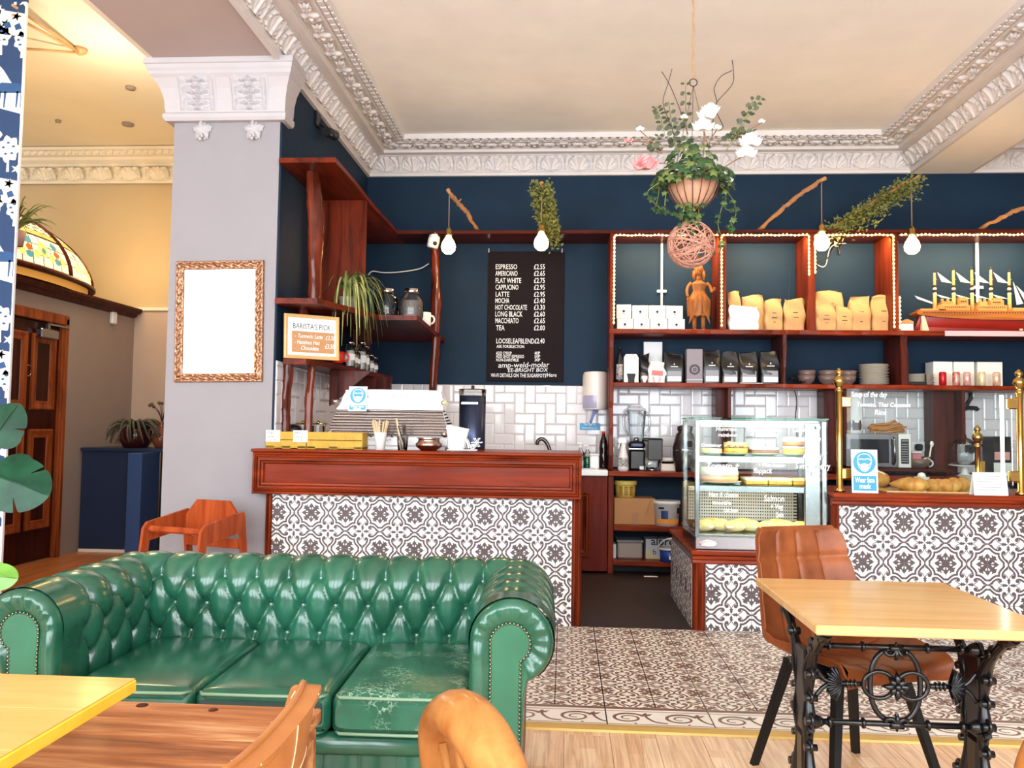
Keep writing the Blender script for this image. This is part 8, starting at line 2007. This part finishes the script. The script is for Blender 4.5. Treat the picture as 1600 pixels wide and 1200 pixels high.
k = boxy('milk_carton_pack', 'pale grey drink carton pack lettered alpro on the bottom shelf', 'carton pack', 1009, 1066, 842, 7.62, .2, mat('pale_carton', (206, 202, 206), .5), Z1, lambda k, W2, h, d: (part(k, 'diagonal_print', MB().prism([(-W2, 0), (-W2*.1, 0), (-W2, h*.5)], -.002, -.0005, axis=1), mat('oat_print', (222, 206, 160), .6)), write(k, 'alpro', -W2*.72, -.002, h*.70, .105, M['ink'], bold=.0015), write(k, 'b', -W2*.62, -.002, h*.22, .07, M['ink'])), .003)
a, b = at(1031, 888, 7.42), at(1066, 888, 7.42); r = (b.x-a.x)/2; h = at(1045, 857, 7.4).z-Z1
k = thing('blue_bucket', 'blue bucket with white rim and handle in front of the carton pack', 'bucket', ((a.x+b.x)/2, 7.50, Z1)); part(k, 'bucket', MB().lathe([(.001, 0), (r*.86, 0), (r*.97, h*.9), (.001, h*.85)], 28), mat('bucket_blue', (38, 74, 160), .35)); part(k, 'rim', MB().lathe([(r, h*.84), (r*1.03, h*.86), (r*1.03, h*.95), (r*.9, h*.95)], 28), M['whitemat']); part(k, 'handle', MB().tube([(r*1.04*math.cos(q), -r*1.04*abs(math.sin(q))*.9, h*.9-.10*math.sin(q)) for q in [PI+PI*j/16 for j in range(17)]], .006, 6), M['whitemat']); part(k, 'label', MB().box(-.02, .02, -r*.96, -r*.9, .03, .06), M['paper'])
solo('floor_paper', MB().box(-.06, .06, -.02, .02, 0, .003), M['paper'], 'scrap of white paper on the dark floor by the shelf plinth', 'paper', (at(1016, 902, 7.4).x, 7.36, 0))

# ================================================================ WALLPAPER ON THE PIER
wp = MB(); Yw = YC-.0012; SW = YC/4.2; rnd = random.Random(6)
def wpoly(pts): wp.add([(XP+x*SW, Yw, CH+z*SW) for x, z in pts], [list(range(len(pts)))])
def wq(pts, wd): 
    for q in rib2(pts, wd): wpoly([(p.x, p.y) for p in q])
rep = (at(40, 100, YC).z-at(30, 363, YC).z)/SW
for ri in range(-1, 7):
    for ci in range(2):
        zb_ = (at(36, 70, YC).z-CH)/SW-rep*ri+.11*ci; xo = -.035-.30*ci; k = .30
        # rolling white hill band with a wavy top, horse cut dark on it by leaving gaps -> dark shapes added after
        hill = [(xo-.18+.02*j, zb_-.14+.05*math.sin(j*.5)-.10*(j/17)) for j in range(18)]
        wpoly(hill+[(xo+.16, zb_-.42), (xo-.18, zb_-.33)])
        for (tx, tz, s) in ((-.13, -.50, .055), (-.03, -.58, .06), (-.10, .05, .05), (.02, .02, .045)):
            cx, cz = xo+tx, zb_+tz
            wpoly([(cx+s*(1+.14*math.cos(j*PI*7/14))*math.cos(j*PI/14), cz+s*1.15*(1+.14*math.cos(j*PI*7/14))*math.sin(j*PI/14)) for j in range(28)])
            wpoly([(cx-.006, cz-s*1.1), (cx+.006, cz-s*1.1), (cx+.008, cz-s*2.1), (cx-.008, cz-s*2.1)])
        for (tx, tz) in ((-.12, .20), (-.02, .16), (-.08, .12), (.02, .24)):
            cx, cz = xo+tx, zb_+tz
            wpoly([(cx+(.034 if j % 2 == 0 else .012)*math.cos(j*PI/5), cz+(.03 if j % 2 == 0 else .011)*math.sin(j*PI/5)) for j in range(10)])
        wpoly([(xo-.18, zb_-.72), (xo+.16, zb_-.78), (xo+.16, zb_-.90), (xo-.18, zb_-.86)])
def clipped(mb, m):
    me = mb.mesh('printed_motif', m); clip = bmesh.new(); clip.from_mesh(me)
    for co, no in (((XP-.009, 0, 0), (1, 0, 0)), ((-5.2, 0, 0), (-1, 0, 0)), ((0, 0, 4.3), (0, 0, 1)), ((0, 0, .05), (0, 0, -1))): bmesh.ops.bisect_plane(clip, geom=clip.verts[:]+clip.edges[:]+clip.faces[:], plane_co=co, plane_no=no, clear_outer=True)
    clip.to_mesh(me); clip.free(); return me
link('printed_motif', clipped(wp, M['paper']), pier, None, 'stuff')
wd_ = MB()
for ri in range(-1, 7):
    for ci in range(2):
        zb_ = (at(36, 70, YC).z-CH)/SW-rep*ri+.11*ci; xo = -.035-.30*ci
        def dp_(pts): wd_.add([(XP+x*SW, Yw-.0006, CH+z*SW) for x, z in pts], [list(range(len(pts)))])
        hx, hz = xo-.12, zb_-.24
        dp_([(hx, hz), (hx+.03, hz+.03), (hx+.13, hz+.025), (hx+.16, hz+.0), (hx+.15, hz-.03), (hx+.03, hz-.028)])
        for lx in (.02, .05, .12, .145): dp_([(hx+lx, hz-.02), (hx+lx+.014, hz-.02), (hx+lx+.006, hz-.11), (hx+lx-.002, hz-.11)])
        dp_([(hx, hz+.01), (hx-.035, hz+.03), (hx-.055, hz-.01), (hx-.03, hz+.01)]); dp_([(hx+.14, hz+.02), (hx+.19, hz+.03), (hx+.21, hz+.01), (hx+.16, hz-.01)])
        for (tx, tz, s) in ((-.13, -.50, .055), (-.03, -.58, .06), (-.10, .05, .05), (.02, .02, .045)):
            for q in range(5):
                a_ = q*1.256+.4; cx, cz = xo+tx+.5*s*math.cos(a_), zb_+tz+.55*s*math.sin(a_); dp_([(cx-.012, cz), (cx, cz+.010), (cx+.012, cz), (cx, cz-.005)])
        for j in range(5): 
            cx, cz = xo-.15+.06*j, zb_-.80-.01*j; dp_([(cx, cz), (cx+.03, cz+.012), (cx+.045, cz-.02), (cx+.01, cz-.03)])
link('printed_figures', clipped(wd_, mat('wallpaper_blue', (44, 84, 132), .7)), pier, None, 'stuff')
